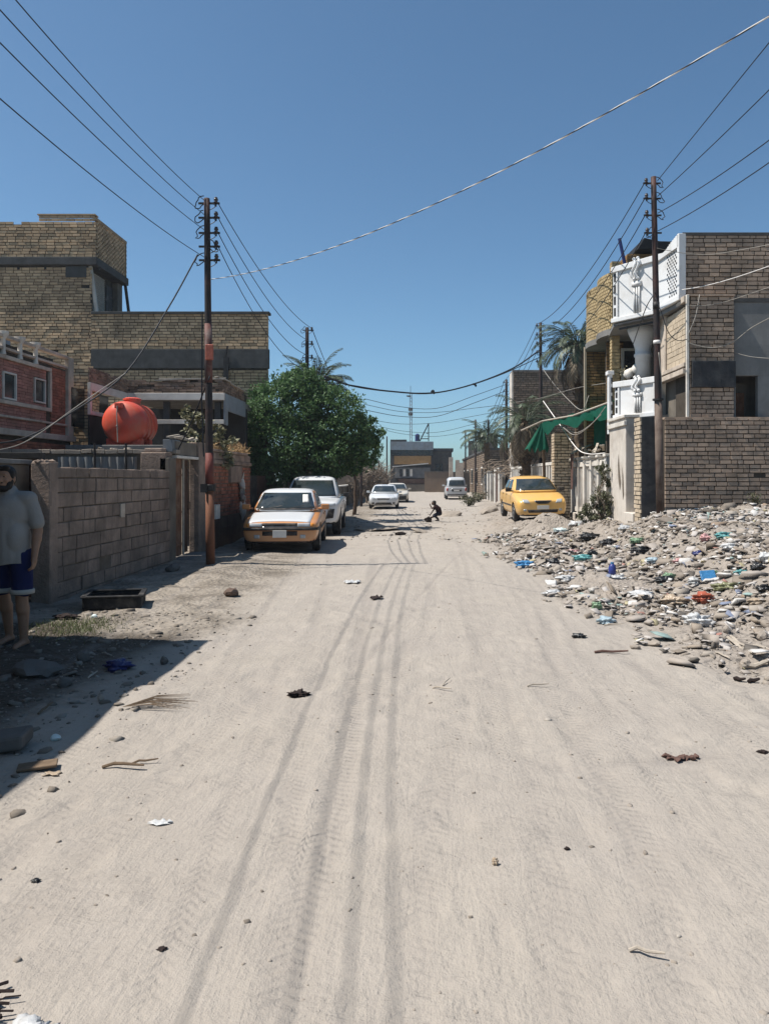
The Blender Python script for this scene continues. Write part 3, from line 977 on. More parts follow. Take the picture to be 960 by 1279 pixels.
for (y0, y1, z0, z1) in ((16.60, 17.07, 3.42, 3.94), (17.95, 18.40, 3.48, 3.98)):
    w = MB().box(X0 - .05, y0, z0, X0 - .015, y1, z1).build('window', M['house_glass'], t)
    MB().box(X0 - .03, y0 - .04, z0 - .04, X0 + .03, y1 + .04, z0).box(X0 - .03, y0 - .04, z1, X0 + .03, y1 + .04, z1 + .04).box(X0 - .03, y0 - .04, z0, X0 + .03, y0, z1).box(X0 - .03, y1, z0, X0 + .03, y1 + .04, z1).build('frame', M['white_trim'], w, bevel=.004)
MB().box(X0 - 2.0, 14.5, 4.42, X0 - .8, 18.4, 5.05).build('roof_shed', M['steel_blue'], t, bevel=.01)

# brick pillar between the red house and the porch house
t = thing('brick_pillar', 'dark ragged brick pillar between the red house and the porch house', 'pillar', (-9.0, 20.6, 0))
MB().box(-9.28, 20.45, -.2, -8.72, 20.85, 4.6).build('mortar_core', M['mortar_dark'], t)
mb = MB().bricks((-9.3, 20.43, 0), PX, NY, .6, 4.66, seed=31, jit=.012, ragged=.3).bricks((-8.70, 20.43, 0), PY, PX, .42, 4.6, seed=32, jit=.01)
mb.build('masonry', M['brick_tan'], t)

# porch house with a crumbling roof edge
t = thing('porch_house', 'low house with a deep dark porch and a crumbling brick roof edge', 'house', (-7, 24, 0))
xl, xr, yf, yb = -8.42, -5.64, 22.0, 26.0
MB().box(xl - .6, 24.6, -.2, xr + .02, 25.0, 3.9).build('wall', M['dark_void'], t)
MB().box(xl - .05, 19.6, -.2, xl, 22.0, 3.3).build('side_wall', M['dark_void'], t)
MB().box(xl, 22.0, 3.88, xr, 25.6, 4.08).build('roof_slab', M['concrete'], t, bevel=.015)
mb = MB()
mb.box(xl - .02, 21.94, 3.90, xr + .04, 22.02, 4.10)
mb.box(xl - .02, 19.5, 3.90, xl + .06, 21.94, 4.10)
mb.box(xl - .02, 19.5, 3.28, xl + .06, 21.9, 3.38)
mb.box(xl - .02, 19.5, 3.38, xl + .06, 19.6, 3.90)
mb.box(xl + .06, 21.96, 3.22, xr + .02, 22.02, 3.34)
mb.build('fascia', M['white_trim'], t, bevel=.008)
mb = MB().box(xr, 22.03, 3.62, xr + .05, 24.6, 4.10)
mb.box(xr, 22.03, 3.2, xr + .04, 22.4, 3.62)
mb.build('side_fascia', M['steel_blue'], t, bevel=.008)
MB().box(xl, 22.1, 4.08, xr - .02, 25.0, 4.36).build('parapet_core', M['mortar_dark'], t)
mb = MB().bricks((xl, 22.07, 4.10), PX, NY, xr - xl, .40, bl=.22, bh=.055, gap=.012, seed=41, jit=.03, ragged=.3, skip=.05)
mb.bricks((xl + .03, 19.5, 4.10), PY, PX, 2.55, .42, bl=.22, bh=.055, gap=.01, seed=42, jit=.02, ragged=.2)
mb.bricks((xr, 22.05, 4.10), PY, PX, 2.6, .38, bl=.22, bh=.06, gap=.01, seed=43, jit=.02, ragged=.2)
mb.build('parapet', M['brick_brown'], t)
MB().box(xl - .6, 19.7, 3.0, xl - .5, 22.0, 4.0).build('window', M['house_glass'], t)
mb = MB()
mb.box(-7.5, 22.05, 4.50, xr + .02, 22.9, 4.54)
mb.bar((-7.6, 22.0, 4.46), (xr, 22.3, 4.58), .08, .03)
mb.bar((xr - .2, 22.0, 4.58), (xr + .1, 24.2, 4.40), .10, .03)
mb.build('roof_boards', M['wood_pale'], t)
for x0 in (xl + 1.0, xr - .3): MB().box(x0, 22.2, -.1, x0 + .16, 22.36, 3.88).build('post', M['concrete_dark'], t)

# big tan brick house
t = thing('brick_house', 'tall unfinished tan brick house with an overhanging balcony and long wing', 'house', (-11, 28, 0))
Y0 = 27.0
SK = Vector((-.24, 1, 0))                                           # the side wall runs back at a slant
xw, xe = -11.55, -5.34
core = MB()
core.prism([(-20, Y0 + .04, -.2), (xe - .03, Y0 + .04, -.2), (xe - .03 - .24 * 9, Y0 + 9, -.2), (-12.2 - .43 * 9, Y0 + 9, -.2), (-20, Y0 + 9, -.2)], (0, 0, 7.62))
core.prism([(-20, Y0 + .04, 7.4), (xw - .2, Y0 + .04, 7.4), (xw - .2, Y0 + 2.7, 7.4), (-20, Y0 + 2.7, 7.4)], (0, 0, 1.8))
core.box(-20, Y0 + .04, 9.3, -11.43, 29.75, 10.6)
core.build('mortar_core', M['mortar_dark'], t)
mb = MB()
BR = dict(bl=.26, bh=.082, gap=.022, depth=.05)
mb.bricks((xw, Y0, 6.22), PX, NY, xe - xw, 1.27, seed=51, jit=.008, **BR)
mb.bricks((xw, Y0, 3.3), PX, NY, xe - xw, 2.2, seed=52, jit=.008, **BR)
mb.bricks((xe, Y0 + .02, 3.3), SK, (1, .24, 0), 6, 4.18, seed=57, **BR)
mb.bricks((-18.0, Y0, 4.0), PX, NY, 18 + xw, 5.1, seed=53, jit=.012, holes=[], skip=.006, **BR)
mb.bricks((-18.0, Y0 - .002, 9.45), PX, NY, 18 - 11.4, 1.28, seed=54, jit=.01, ragged=.15, **BR)
mb.build('wall', M['brick_tan'], t)
mb = MB()
for rw in range(16):                                                # open-work brick screen on the balcony return
    z = 9.47 + rw * .08
    y = Y0 + .06 + (.11 if rw % 2 else 0)
    while y < 29.7:
        mb.box(-11.48, y, z, -11.385, y + .12, z + .07)
        y += .22
mb.box(-11.49, Y0 + .02, 10.74, -11.37, 29.8, 10.84)
mb.box(-11.47, 29.66, 9.42, -11.385, 29.8, 10.74)
mb.build('brick_screen', M['brick_tan'], t)
mb = MB().bricks((-13.4, Y0 + .02, 10.72), PX, NY, 1.95, .2, seed=59, **BR).box(-13.45, Y0 + .0, 10.92, -11.42, Y0 + .3, 10.96)
mb.build('raised_courses', M['brick_tan'], t)
mb = MB().box(-18.5, Y0 - .12, 9.14, -11.32, 29.86, 9.42)
mb.build('balcony_slab', M['concrete_dark'], t, bevel=.02)
mb = MB().box(xw, Y0 - .05, 5.52, xe + .03, Y0 + .1, 6.20).box(-12.45, Y0 - .02, 8.72, -11.72, Y0 + .1, 9.13)
mb.build('concrete_band', M['concrete_dark'], t, bevel=.015)
mb = MB().box(xw, Y0 - .06, 7.43, xe + .04, Y0 + .3, 7.52)
mb.build('coping', M['concrete_dark'], t, bevel=.01)
mb = MB()
mb.bar((-11.62, Y0 + .1, 9.14), (-11.40, Y0 + .12, 7.5), .10, .10)
mb.build('prop', M['plaster'], t)
MB().bar((-11.36, 29.6, 9.14), (-11.15, 29.7, 7.2), .09, .09).build('prop', M['iron'], t)
lv = MB()
for k in range(22): lv.box(-11.74, 27.5, 7.5 + k * .07, -11.70, 28.5, 7.55 + k * .07)
lv.build('louvre', M['wood_pale'], t)
MB().box(-11.76, 28.7, 7.5, -11.71, 29.3, 8.9).build('door', M['trim_black'], t)
MB().box(-12.1, 29.35, 7.4, -11.55, 29.8, 9.13).build('column', M['plaster_dim'], t)
for k in range(7): MB().box(-17.0 + k * .95, Y0 - .015, 9.0, -16.92 + k * .95, Y0 + .02, 9.1).build('putlog_hole', M['dark_void'], t)
p = at(282, 457, Y0)
mb = MB().box(p.x - .05, Y0 - .12, 4.3, p.x + .12, Y0 - .06, 5.9).bar((p.x, Y0 - .1, 5.9), (p.x + .1, Y0 - .1, 6.3), .04)
mb.build('drain_pipe', M['iron'], t)
# ---------------------------------------------------------------- right side of the street
BG = dict(bl=.245, bh=.082, gap=.02, depth=.045)

# boundary wall of the corner house
t = thing('brick_wall', 'grey buff brick boundary wall standing on top of the rubbish bank', 'wall', (8, 18, 0))
MB().box(5.74, 18.06, -.1, 12.0, 18.28, 3.06).build('mortar_core', M['mortar_dark'], t)
mb = MB().bricks((5.73, 18.02, .98), PX, NY, 6.3, 2.1, seed=101, jit=.009, skip=.003, **BG)
mb.box(5.73, 18.03, 3.05, 12.0, 18.27, 3.10)
mb.build('masonry', M['brick_grey'], t)
MB().box(5.73, 17.98, .3, 12.0, 18.05, .965).build('plinth', M['bitumen'], t, bevel=.01)

# gate pier coated in tar, with its doorway
t = thing('gate_pier', 'tall gate pier coated in black tar beside the utility pole', 'pillar', (5.45, 18.5, 0))
MB().box(5.26, 18.32, -.1, 5.71, 18.86, 3.13).build('shaft', M['bitumen'], t, bevel=.012)
mb = MB().bricks((5.235, 18.86, .1), NY, NX, .54, 3.02, bl=.25, bh=.085, gap=.02, depth=.03, jit=.012, seed=102)
mb.build('bare_edge', M['brick_beige'], t)
t = thing('iron_door', 'narrow ornamental iron door between the tarred pier and the white wall', 'door', (5.5, 19.3, .7))
mb = MB().box(5.50, 18.9, .82, 5.54, 18.96, 2.9).box(5.50, 19.62, .82, 5.54, 19.68, 2.9).box(5.50, 18.96, 2.84, 5.54, 19.62, 2.9).box(5.50, 18.96, .82, 5.54, 19.62, .9)
mb.build('frame', M['iron'], t)
mb = MB()
for k in range(6): mb.box(5.51, 19.0 + k * .11, .9, 5.53, 19.02 + k * .11, 2.84)
for z in (1.2, 1.7, 2.2, 2.6):
    for k in range(3): mb.lathe([(.05, -.01), (.065, -.01), (.065, .01), (.05, .01)], (5.52, 19.12 + k * .19, z), 10, axis='x')
mb.build('grille', M['iron'], t)
MB().box(5.545, 18.96, .9, 5.56, 19.62, 2.84).build('back_panel', M['rust_door'], t)

t = thing('plaster_wall', 'sunlit white plaster wall with a peeling scar beside the iron door', 'wall', (5.4, 20.5, 0))
MB().box(5.25, 19.72, 0, 5.55, 21.4, 3.22).build('body', M['plaster'], t, bevel=.02)
MB().box(5.20, 19.68, 3.02, 5.28, 21.45, 3.14).box(5.20, 19.68, 3.22, 5.60, 21.45, 3.30).build('moulding', M['white_trim'], t, bevel=.012)
mb = MB()
mb.prism([(5.247, 20.15, 1.55), (5.247, 20.25, 1.35), (5.247, 20.4, 1.6), (5.247, 20.46, 2.0), (5.247, 20.40, 2.3), (5.247, 20.3, 1.9)], (-.004, 0, 0))
mb.prism([(5.247, 19.86, 1.25), (5.247, 19.95, 1.1), (5.247, 20.02, 1.5), (5.247, 20.0, 1.95), (5.247, 19.92, 1.7)], (-.004, 0, 0))
mb.build('bare_patch', M['mortar'], t)
MB().box(5.2, 18.87, .5, 5.6, 19.72, .80).build('threshold', M['plaster'], t, bevel=.015)

# corner house with white balconies
t = thing('balcony_house', 'grey brick house with white sculpted balconies behind the boundary wall', 'house', (7.5, 21, 0))
W = []
MB().box(6.45, 19.2, -.1, 12, 27.5, 5.90).build('core', M['plaster_dim'], t)
MB().box(6.2, 18.40, 5.90, 12.0, 27.5, 5.98).build('roof_slab', M['concrete'], t)
mb = MB().box(6.30, 18.42, 5.98, 12.0, 18.60, 7.44)
mb.build('parapet_core', M['mortar_dark'], t)
mb = MB().bricks((6.27, 18.38, 5.98), PX, NY, 5.8, 1.5, seed=111, jit=.007, **BG)
mb.build('parapet', M['brick_grey'], t)
MB().box(6.25, 18.36, 7.46, 12.0, 18.64, 7.54).build('coping', M['concrete_dark'], t, bevel=.01)
MB().box(6.40, 18.14, -.1, 7.33, 19.3, 5.92).build('pier_core', M['mortar_dark'], t)
mb = MB().bricks((6.36, 18.10, 3.1), PX, NY, 1.0, 2.86, seed=112, jit=.010, **BG).bricks((7.37, 18.10, 3.1), PY, PX, .4, 2.86, seed=113, jit=.008, **BG)
mb.box(6.26, 18.06, 5.95, 7.38, 18.5, 5.99)
mb.build('pier', M['brick_grey'], t)
mb = MB().box(6.37, 18.03, 3.80, 7.39, 18.5, 4.42)
mb.build('slab_edge', M['bitumen'], t, bevel=.012)
MB().box(6.24, 18.05, 3.1, 6.30, 18.12, 5.98).build('corner_strip', M['white_trim'], t, bevel=.006)
# bay with beige bricks facing the street
MB().box(6.30, 18.16, 4.16, 6.45, 20.2, 5.92).build('bay_core', M['mortar'], t)
mb = MB().bricks((6.26, 19.55, 4.42), NY, NX, 1.35, 1.34, seed=114, jit=.003, bl=.25, bh=.12, gap=.012, depth=.03)
mb.build('bay_brick', M['brick_beige'], t)
mb = MB().box(6.20, 18.14, 5.82, 6.34, 20.22, 5.97).box(6.20, 18.14, 4.30, 6.34, 20.22, 4.40).box(6.18, 18.14, 4.13, 6.36, 20.22, 4.26).box(6.22, 19.56, 4.40, 6.31, 19.66, 5.82).box(6.22, 20.12, 4.40, 6.31, 20.22, 5.82).box(6.27, 19.66, 4.40, 6.31, 20.12, 5.82)
mb.build('bay_frame', M['cream_trim'], t, bevel=.01)
MB().box(6.20, 20.25, 0, 6.9, 20.4, 4.16).build('porch_wall', M['plaster'], t)
# render panel with an opening
mb = MB().box(7.38, 18.26, 4.10, 12, 18.4, 5.92).box(8.0, 18.26, 3.0, 12, 18.4, 4.10).box(7.38, 18.26, 3.0, 7.48, 18.4, 4.10)
mb.build('render_panel', M['plaster_grey'], t, bevel=.006)
MB().box(7.38, 18.24, 5.84, 12, 18.27, 5.94).box(7.36, 18.20, 3.0, 7.42, 18.30, 5.86).build('render_edge', M['concrete_dark'], t)
mb = MB().box(7.5, 18.9, 2.9, 8.0, 18.95, 4.0)
mb.build('opening_back', M['plaster_dim'], t)
MB().box(7.55, 18.8, 2.9, 7.9, 18.88, 3.75).build('shutter', M['rust'], t)

# upper balcony
P1, P2, P3 = Vector((5.25, 21.0, 0)), Vector((6.06, 19.85, 0)), Vector((6.20, 18.36, 0))


def up(p, z, off=0.0, nrm=None):
    q = Vector((p.x, p.y, z))
    if nrm is not None: q = q + nrm * off
    return q


def splay(mb, a, b, s0, s1, z0, z1, o0, o1, mat=0):
    """a block on the balcony line a-b between fractions s0..s1, from outward offset o0 to o1"""
    d = (b - a); n = Vector((-d.y, d.x, 0)).normalized()
    if n.x > 0: n = -n
    q = [a + d * s0 + n * o1, a + d * s1 + n * o1, a + d * s1 + n * o0, a + d * s0 + n * o0]
    mb.prism([Vector((p.x, p.y, z0)) for p in q], (0, 0, z1 - z0), mat)


def balcony(parent, a, b, z0, z1, name):
    f = MB()
    splay(f, a, b, 0, 1, z0, z1, -.10, 0)
    f.build(name + '_panel', M['white'], parent, bevel=.01)
    f = MB()
    splay(f, a, b, -.02, 1.02, z1 - .14, z1 + .02, -.14, .06)
    splay(f, a, b, -.02, 1.02, z0 - .02, z0 + .10, -.14, .06)
    splay(f, a, b, .10, .14, z0 + .1, z1 - .14, 0, .045)
    splay(f, a, b, .96, 1.0, z0 + .1, z1 - .14, 0, .045)
    f.build(name + '_frame', M['white'], parent, bevel=.014)
    f = MB()                                                        # twin scrolls over three flutes
    d = (b - a); n = Vector((-d.y, d.x, 0)).normalized()
    if n.x > 0: n = -n
    for k, s in enumerate((.545, .635)):
        path = []
        for i in range(15):
            q = i / 14
            c = a + d * (s + .045 * math.sin(q * 6.4)) + n * (.07 + .03 * math.sin(q * 3.1))
            path.append((c.x, c.y, z1 + .06 - q * (z1 - z0) * .36))
        f.tube(path, [.028 + .018 * math.sin(i / 14 * 6.0) ** 2 for i in range(15)], 10)
        f.blob((path[0][0], path[0][1], path[0][2]), .046, k, .05, sub=2)
        f.blob((path[-1][0], path[-1][1], path[-1][2]), .046, k + 5, .05, sub=2)
    for s in (.535, .59, .645):
        c0, c1 = a + d * s + n * .03, a + d * s + n * .03
        f.tube([(c0.x, c0.y, z1 - (z1 - z0) * .40), (c1.x, c1.y, z0 + .12)], .028, 8)
    splay(f, a, b, .49, .69, z1 - (z1 - z0) * .45, z1 - (z1 - z0) * .36, 0, .07)
    f.build(name + '_scrolls', M['white'], parent, smooth=True)
    f = MB()
    for s in (.562, .618): splay(f, a, b, s - .012, s + .012, z0 + .12, z1 - (z1 - z0) * .46, 0, .012)
    for i in range(4): splay(f, a, b, .025, .07, z0 + .16 + i * (z1 - z0) * .21, z0 + .16 + i * (z1 - z0) * .21 + (z1 - z0) * .15, 0, .008)
    f.build(name + '_recesses', M['bitumen'], parent)


balcony(t, P1, P2, 5.92, 7.40, 'upper_balcony')
mb = MB()                                                           # wing with the pierced screen
splay(mb, P2, P3, 0, 1, 5.94, 7.34, -.10, 0)
mb.build('balcony_wing', M['white'], t, bevel=.01)
mb = MB()
d = P3 - P2
for i in range(16):                                                 # swept top rail
    s0, s1 = i / 16, (i + 1) / 16
    z = 7.40 - .09 * math.exp(-((s0 - .38) / .22) ** 2) + .14 * s0 ** 3
    splay(mb, P2, P3, s0, s1 + .001, 7.2, z, -.14, .05)
splay(mb, P2, P3, 0, 1.02, 5.92, 6.04, -.14, .06)
splay(mb, P2, P3, .94, 1.02, 6.04, 7.5, -.12, .05)
mb.build('wing_frame', M['white'], t, bevel=.006)
mb = MB()
for i in range(5):
    for j in range(15):
        z = 6.12 + j * .072
        lo = .40 + .12 * (1 - (z - 6.1) / 1.1) - .05
        s = .50 + i * .088 + (.044 if j % 2 else 0)
        if s < .56 - .16 * ((z - 6.1) / 1.1): continue
        if s > .92: continue
        splay(mb, P2, P3, s - .018, s + .018, z, z + .042, 0, .006)
mb.build('screen_openings', M['bitumen'], t)
mb = MB()
mb.prism([Vector((P1.x + .02, P1.y + .03, 5.80)), Vector((P2.x, P2.y + .05, 5.80)), Vector((P3.x + .03, P3.y + .05, 5.80)), Vector((8, 18.5, 5.80)), Vector((8, 23.2, 5.80)), Vector((5.6, 23.2, 5.80))], (0, 0, .10))
mb.build('balcony_floor', M['plaster_grey'], t)
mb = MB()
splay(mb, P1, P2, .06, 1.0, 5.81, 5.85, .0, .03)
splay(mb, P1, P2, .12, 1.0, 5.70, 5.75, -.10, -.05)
mb.build('groove_shade_strips', M['bitumen'], t)  # raised black strips put the grooves' shade into the colour
# column and lower balcony
mb = MB().lathe([(.215, 3.1), (.215, 5.0), (.245, 5.02), (.245, 5.08), (.215, 5.11), (.22, 5.24), (.27, 5.40), (.38, 5.62), (.44, 5.80)], (6.13, 21.2, 0), 28)
mb.build('column', M['white'], t, smooth=True)
Q1, Q2 = Vector((5.36, 21.25, 0)), Vector((6.12, 20.02, 0))
balcony(t, Q1, Q2, 3.30, 4.30, 'lower_balcony')
MB().prism([Vector((Q1.x + .05, Q1.y, 3.2)), Vector((Q2.x, Q2.y, 3.2)), Vector((8, 20.0, 3.2)), Vector((8, 23.2, 3.2)), Vector((5.6, 23.2, 3.2))], (0, 0, .12)).build('terrace_floor', M['plaster_grey'], t)
mb = MB().box(5.24, 21.42, 2.9, 5.34, 21.62, 4.62).box(5.20, 21.38, 4.55, 5.38, 21.66, 4.66)
mb.build('end_post', M['white'], t, bevel=.012)
mb = MB()
for i in range(5): mb.box(5.30, 21.40, 3.3 + i * .25, 5.34, 21.415, 3.46 + i * .25)
mb.build('post_slots', M['bitumen'], t)
mb = MB().box(5.62, 23.2, -.1, 6.45, 23.4, 5.8)
mb.build('inner_core', M['mortar_dark'], t)
for xx, ww in ((5.6, .5), (6.5, 1.2)): MB().bricks((xx, 23.17, 3.3), PX, NY, ww, 2.5, seed=115, bl=.24, bh=.075, gap=.02).build('inner_brick', M['brick_ochre'], t)
w = MB().box(6.12, 23.16, 4.3, 6.45, 23.19, 5.5).build('window', M['house_glass'], t)
MB().box(6.04, 23.12, 4.22, 6.12, 23.2, 5.58).box(6.45, 23.12, 4.22, 6.53, 23.2, 5.58).box(6.12, 23.12, 5.5, 6.45, 23.2, 5.58).build('frame', M['white_trim'], w, bevel=.005)
mb = MB().bricks((6.05, 22.5, 7.72), PX, NY, 1.3, .55, seed=118).bricks((6.03, 25.0, 7.72), NY, NX, 2.5, .55, seed=119)
mb.box(6.06, 22.53, 5.95, 7.4, 25, 8.24)
mb.build('stair_head', M['brick_ochre'], t)
mb = MB()
mb.prism([(6.25, 22.2, 8.27), (7.6, 22.2, 8.30), (7.7, 22.2, 8.50), (6.9, 22.2, 8.52), (6.45, 22.2, 8.62)], (0, 2.6, .05))
mb.build('tar_sheet', M['roofing'], t, bevel=.02)
for k in range(2):
    mb = MB().blob((5.75 + k * .2, 21.3 - k * .05, 4.55 + k * .12), (.14, .14, .16), 40 + k, .2, sub=2)
    mb.build('jar', M['white_trim'], t, smooth=True)
p = at(780, 318, 22.4); q = at(773, 298, 22.4)
tag(MB().tube([p - Vector((0, 0, .3)), q], .05, 8).build('roof_pipe', M['p_deepblue']), 'slanting dark blue pipe end sticking up over the white balcony', 'pipe')

# small potted plants on the terrace
def twiggy(name, base, height, n, spread, mats, seed, label, cat, group=None, leaf=.05, nleaf=10, r=.012, kids=3):
    """shrub: curved stems with leaves as parts 'stems' and 'foliage'"""
    rr = random.Random(seed)
    root = thing(name, label, cat, base, 0, group)
    st, lv, lf = MB(), [], []
    for i in range(n):
        a, s = rr.uniform(0, 2 * PI), rr.uniform(.1, 1) * spread
        h = height * rr.uniform(.6, 1.0)
        path = []
        for k in range(6):
            q = k / 5
            path.append(Vector(base) + Vector((math.cos(a) * s * q ** 1.4 + rr.uniform(-.02, .02), math.sin(a) * s * q ** 1.4 + rr.uniform(-.02, .02), h * q * (1 - .12 * q))))
        st.tube(path, [r * (1 - .8 * k / 5) for k in range(6)], 4, cap=False)
        tips = [path]
        for j in range(kids):
            k = rr.randint(1, 4)
            d = Vector((rr.uniform(-1, 1), rr.uniform(-1, 1), rr.uniform(.1, 1))) * height * .22
            sub = [path[k], path[k] + d * .5, path[k] + d + Vector((0, 0, .02))]
            st.tube(sub, [r * .5, r * .35, r * .15], 3, cap=False)
            tips.append(sub)
        for pth in tips:
            for j in range(nleaf):
                q = rr.uniform(.2, 1) * (len(pth) - 1)
                k = min(int(q), len(pth) - 2)
                c = pth[k].lerp(pth[k + 1], q - k) + Vector((rr.uniform(-1, 1), rr.uniform(-1, 1), rr.uniform(-1, 1))) * leaf * 1.2
                lv.append(c)
    st.build('stems', mats[0], root)
    if lv and nleaf:
        leaf_cloud('foliage', np.array([tuple(c) for c in lv]), leaf, mats[1], root, seed)
    return root


def leaf_cloud(name, P, size, mat, parent, seed=0, aspect=.5, up=.3, outward=None):
    """one small folded leaf (two quads would be wasted: a single kite) at every point of P"""
    g = np.random.default_rng(seed)
    n = len(P)
    d = g.normal(size=(n, 3)); d[:, 2] -= .25
    if outward is not None: d += outward * 1.1
    d /= np.linalg.norm(d, axis=1)[:, None]
    nn = g.normal(size=(n, 3)); nn[:, 2] += up * 3
    if outward is not None: nn += outward * .8
    s = np.cross(d, nn); s /= np.linalg.norm(s, axis=1)[:, None] + 1e-9
    nn = np.cross(s, d)
    L = size * g.uniform(.6, 1.35, size=(n, 1))
    w = L * aspect * .5
    v = np.stack([P - d * L * .5, P + s * w + nn * L * .06, P + d * L * .5, P - s * w + nn * L * .06], 1).reshape(-1, 3)
    f = np.arange(4 * n).reshape(-1, 4)
    return fast_mesh(name, v, f, mat, parent)


twiggy('potted_plant', (5.80, 21.45, 4.0), .9, 7, .4, (M['twig'], M['leaf_dusty']), 5, 'thin dry plant on the terrace beside the white column', 'plant', leaf=.06, nleaf=5, r=.008)
twiggy('potted_plant', (6.62, 20.6, 4.0), .8, 6, .35, (M['twig'], M['leaf_dusty']), 6, 'sparse plant on the terrace between the white column and the pole', 'plant', leaf=.06, nleaf=4, r=.008)

# yellow brick house
t = thing('brick_house', 'yellow brick house with a wavy brick balcony behind the green shade net', 'house', (6.6, 25, 0))
MB().box(5.50, 25.44, -.1, 11, 25.8, 6.0).box(7.4, 25.8, -.1, 11, 33, 5.9).build('core', M['mortar_dark'], t)
mb = MB().bricks((5.47, 25.40, 2.0), PX, NY, 1.4, 4.0, seed=121, bl=.24, bh=.075, gap=.02, jit=.006)
mb.build('wall', M['brick_ochre'], t)
mb = MB().box(5.40, 25.38, .0, 5.47, 25.46, 6.0)
mb.build('corner_strip', M['brick_beige'], t)
mb = MB()
NB = 30
for rw in range(17):
    z = 6.02 + rw * .097
    for i in range(NB):
        y0 = 22.34 + 3.1 * (i + (.5 if rw % 2 else 0)) / NB
        y1 = y0 + 3.1 / NB - .016
        f = lambda y: 5.52 - .17 * abs(math.sin((y - 22.34) / 3.1 * 2 * PI)) ** .8
        if rw > 14 and y0 > 24.3 and rr.random() < .5: continue
        x0, x1 = f(y0), f(y1)
        mb.add([(x0, y0, z), (x1, y1, z), (x1, y1, z + .078), (x0, y0, z + .078), (5.9, y0, z), (5.9, y1, z), (5.9, y1, z + .078), (5.9, y0, z + .078)], [(0, 3, 2, 1), (3, 7, 6, 2), (0, 1, 5, 4), (0, 4, 7, 3), (1, 2, 6, 5)])
mb.build('wavy_balcony', M['brick_yellow'], t)
mb = MB()
pts = [(5.49 - .17 * abs(math.sin(k / 40 * 2 * PI)) ** .8, 22.34 + 3.1 * k / 40, 5.84) for k in range(41)] + [(8, 25.45, 5.84), (8, 22.34, 5.84)]
mb.prism(pts, (0, 0, .17))
mb.build('balcony_slab', M['concrete'], t)
MB().box(5.58, 22.4, 6.0, 5.9, 25.4, 7.6).build('balcony_core', M['mortar'], t)
mb = MB().bricks((5.53, 22.27, 2.0), PX, NY, .24, 5.95, seed=122, bl=.24, bh=.075, gap=.02).bricks((5.53, 22.50, 2.0), NY, NX, .24, 5.95, seed=123, bl=.24, bh=.075, gap=.02)
mb.box(5.55, 22.29, 0, 5.76, 22.5, 7.93)
mb.build('pillar', M['brick_yellow'], t)
MB().box(5.8, 22.6, 7.5, 7.0, 25.0, 7.62).build('roof_slab', M['concrete'], t)

# green shade net
t = thing('shade_net', 'green shade net awning with a torn hanging flap above the yellow car', 'awning', (5, 24.5, 3.6))
A, B = at(677, 526, 26.5), at(762, 502, 22.2)
A2, B2 = Vector((6.0, 27.3, 3.75)), Vector((6.6, 22.6, 3.95))
n, m = 14, 8
vs, fs = [], []
for i in range(n + 1):
    for j in range(m + 1):
        p = A.lerp(B, i / n).lerp(A2.lerp(B2, i / n), j / m)
        p.z -= .16 * math.sin(PI * i / n) * (.4 + math.sin(PI * j / m)) + .05 * math.sin(i * 1.7 + j * .9)
        vs.append(p)
for i in range(n):
    for j in range(m):
        a = i * (m + 1) + j
        fs.append((a, a + 1, a + m + 2, a + m + 1))
MB().add(vs, fs).build('net', M['net'], t, smooth=True)
vs, fs = [], []
for i in range(n + 1):
    p = A.lerp(B, i / n); p.z -= .16 * math.sin(PI * i / n) * .4 + .05 * math.sin(i * 1.7)
    for j in range(4):
        vs.append(p + Vector((-.03 * math.sin(i * 2.1 + j), -.02 - .02 * math.sin(i * 1.3), -.13 * j * (.8 + .4 * math.sin(i * 1.1)))))
for i in range(n):
    for j in range(3):
        a = i * 4 + j
        fs.append((a, a + 1, a + 5, a + 4))
MB().add(vs, fs).build('valance', M['net'], t, smooth=True)
vs, fs = [], []
n2, m2 = 10, 9
L0, R0 = at(655, 562, 26.3), at(686, 563, 26.3)
for j in range(m2 + 1):
    q = j / m2
    for i in range(n2 + 1):
        p = A.lerp(L0.lerp(R0, i / n2), q)
        p.y += .09 * q * math.sin(i * 1.9 + q * 2)
        if j == m2: p.z += .12 * math.sin(i * 2.7)
        vs.append(p)
for j in range(m2):
    for i in range(n2):
        a = j * (n2 + 1) + i
        fs.append((a, a + 1, a + n2 + 2, a + n2 + 1))
MB().add(vs, fs).build('torn_flap', M['net'], t, smooth=True)
vs, fs = [], []
for i in range(13):
    for j in range(5):
        vs.append((5.45 + i * .09, 24.2 - i * .10 + .04 * math.sin(i * 2), 3.72 - j * .26 + .04 * math.sin(i * 1.2)))
for i in range(12):
    for j in range(4):
        a = i * 5 + j
        fs.append((a, a + 1, a + 6, a + 5))
MB().add(vs, fs).build('side_curtain', M['net'], t, smooth=True)
a0 = at(650, 538, 26.6)
MB().tube([a0, A, A.lerp(B, .5) - Vector((0, 0, .1)), B], .035, 6).build('pole', M['wood_pale'], t)
MB().tube([(A.x + .1, A.y, .2), (A.x + .02, A.y, A.z)], .05, 6).build('post', M['wood'], t)

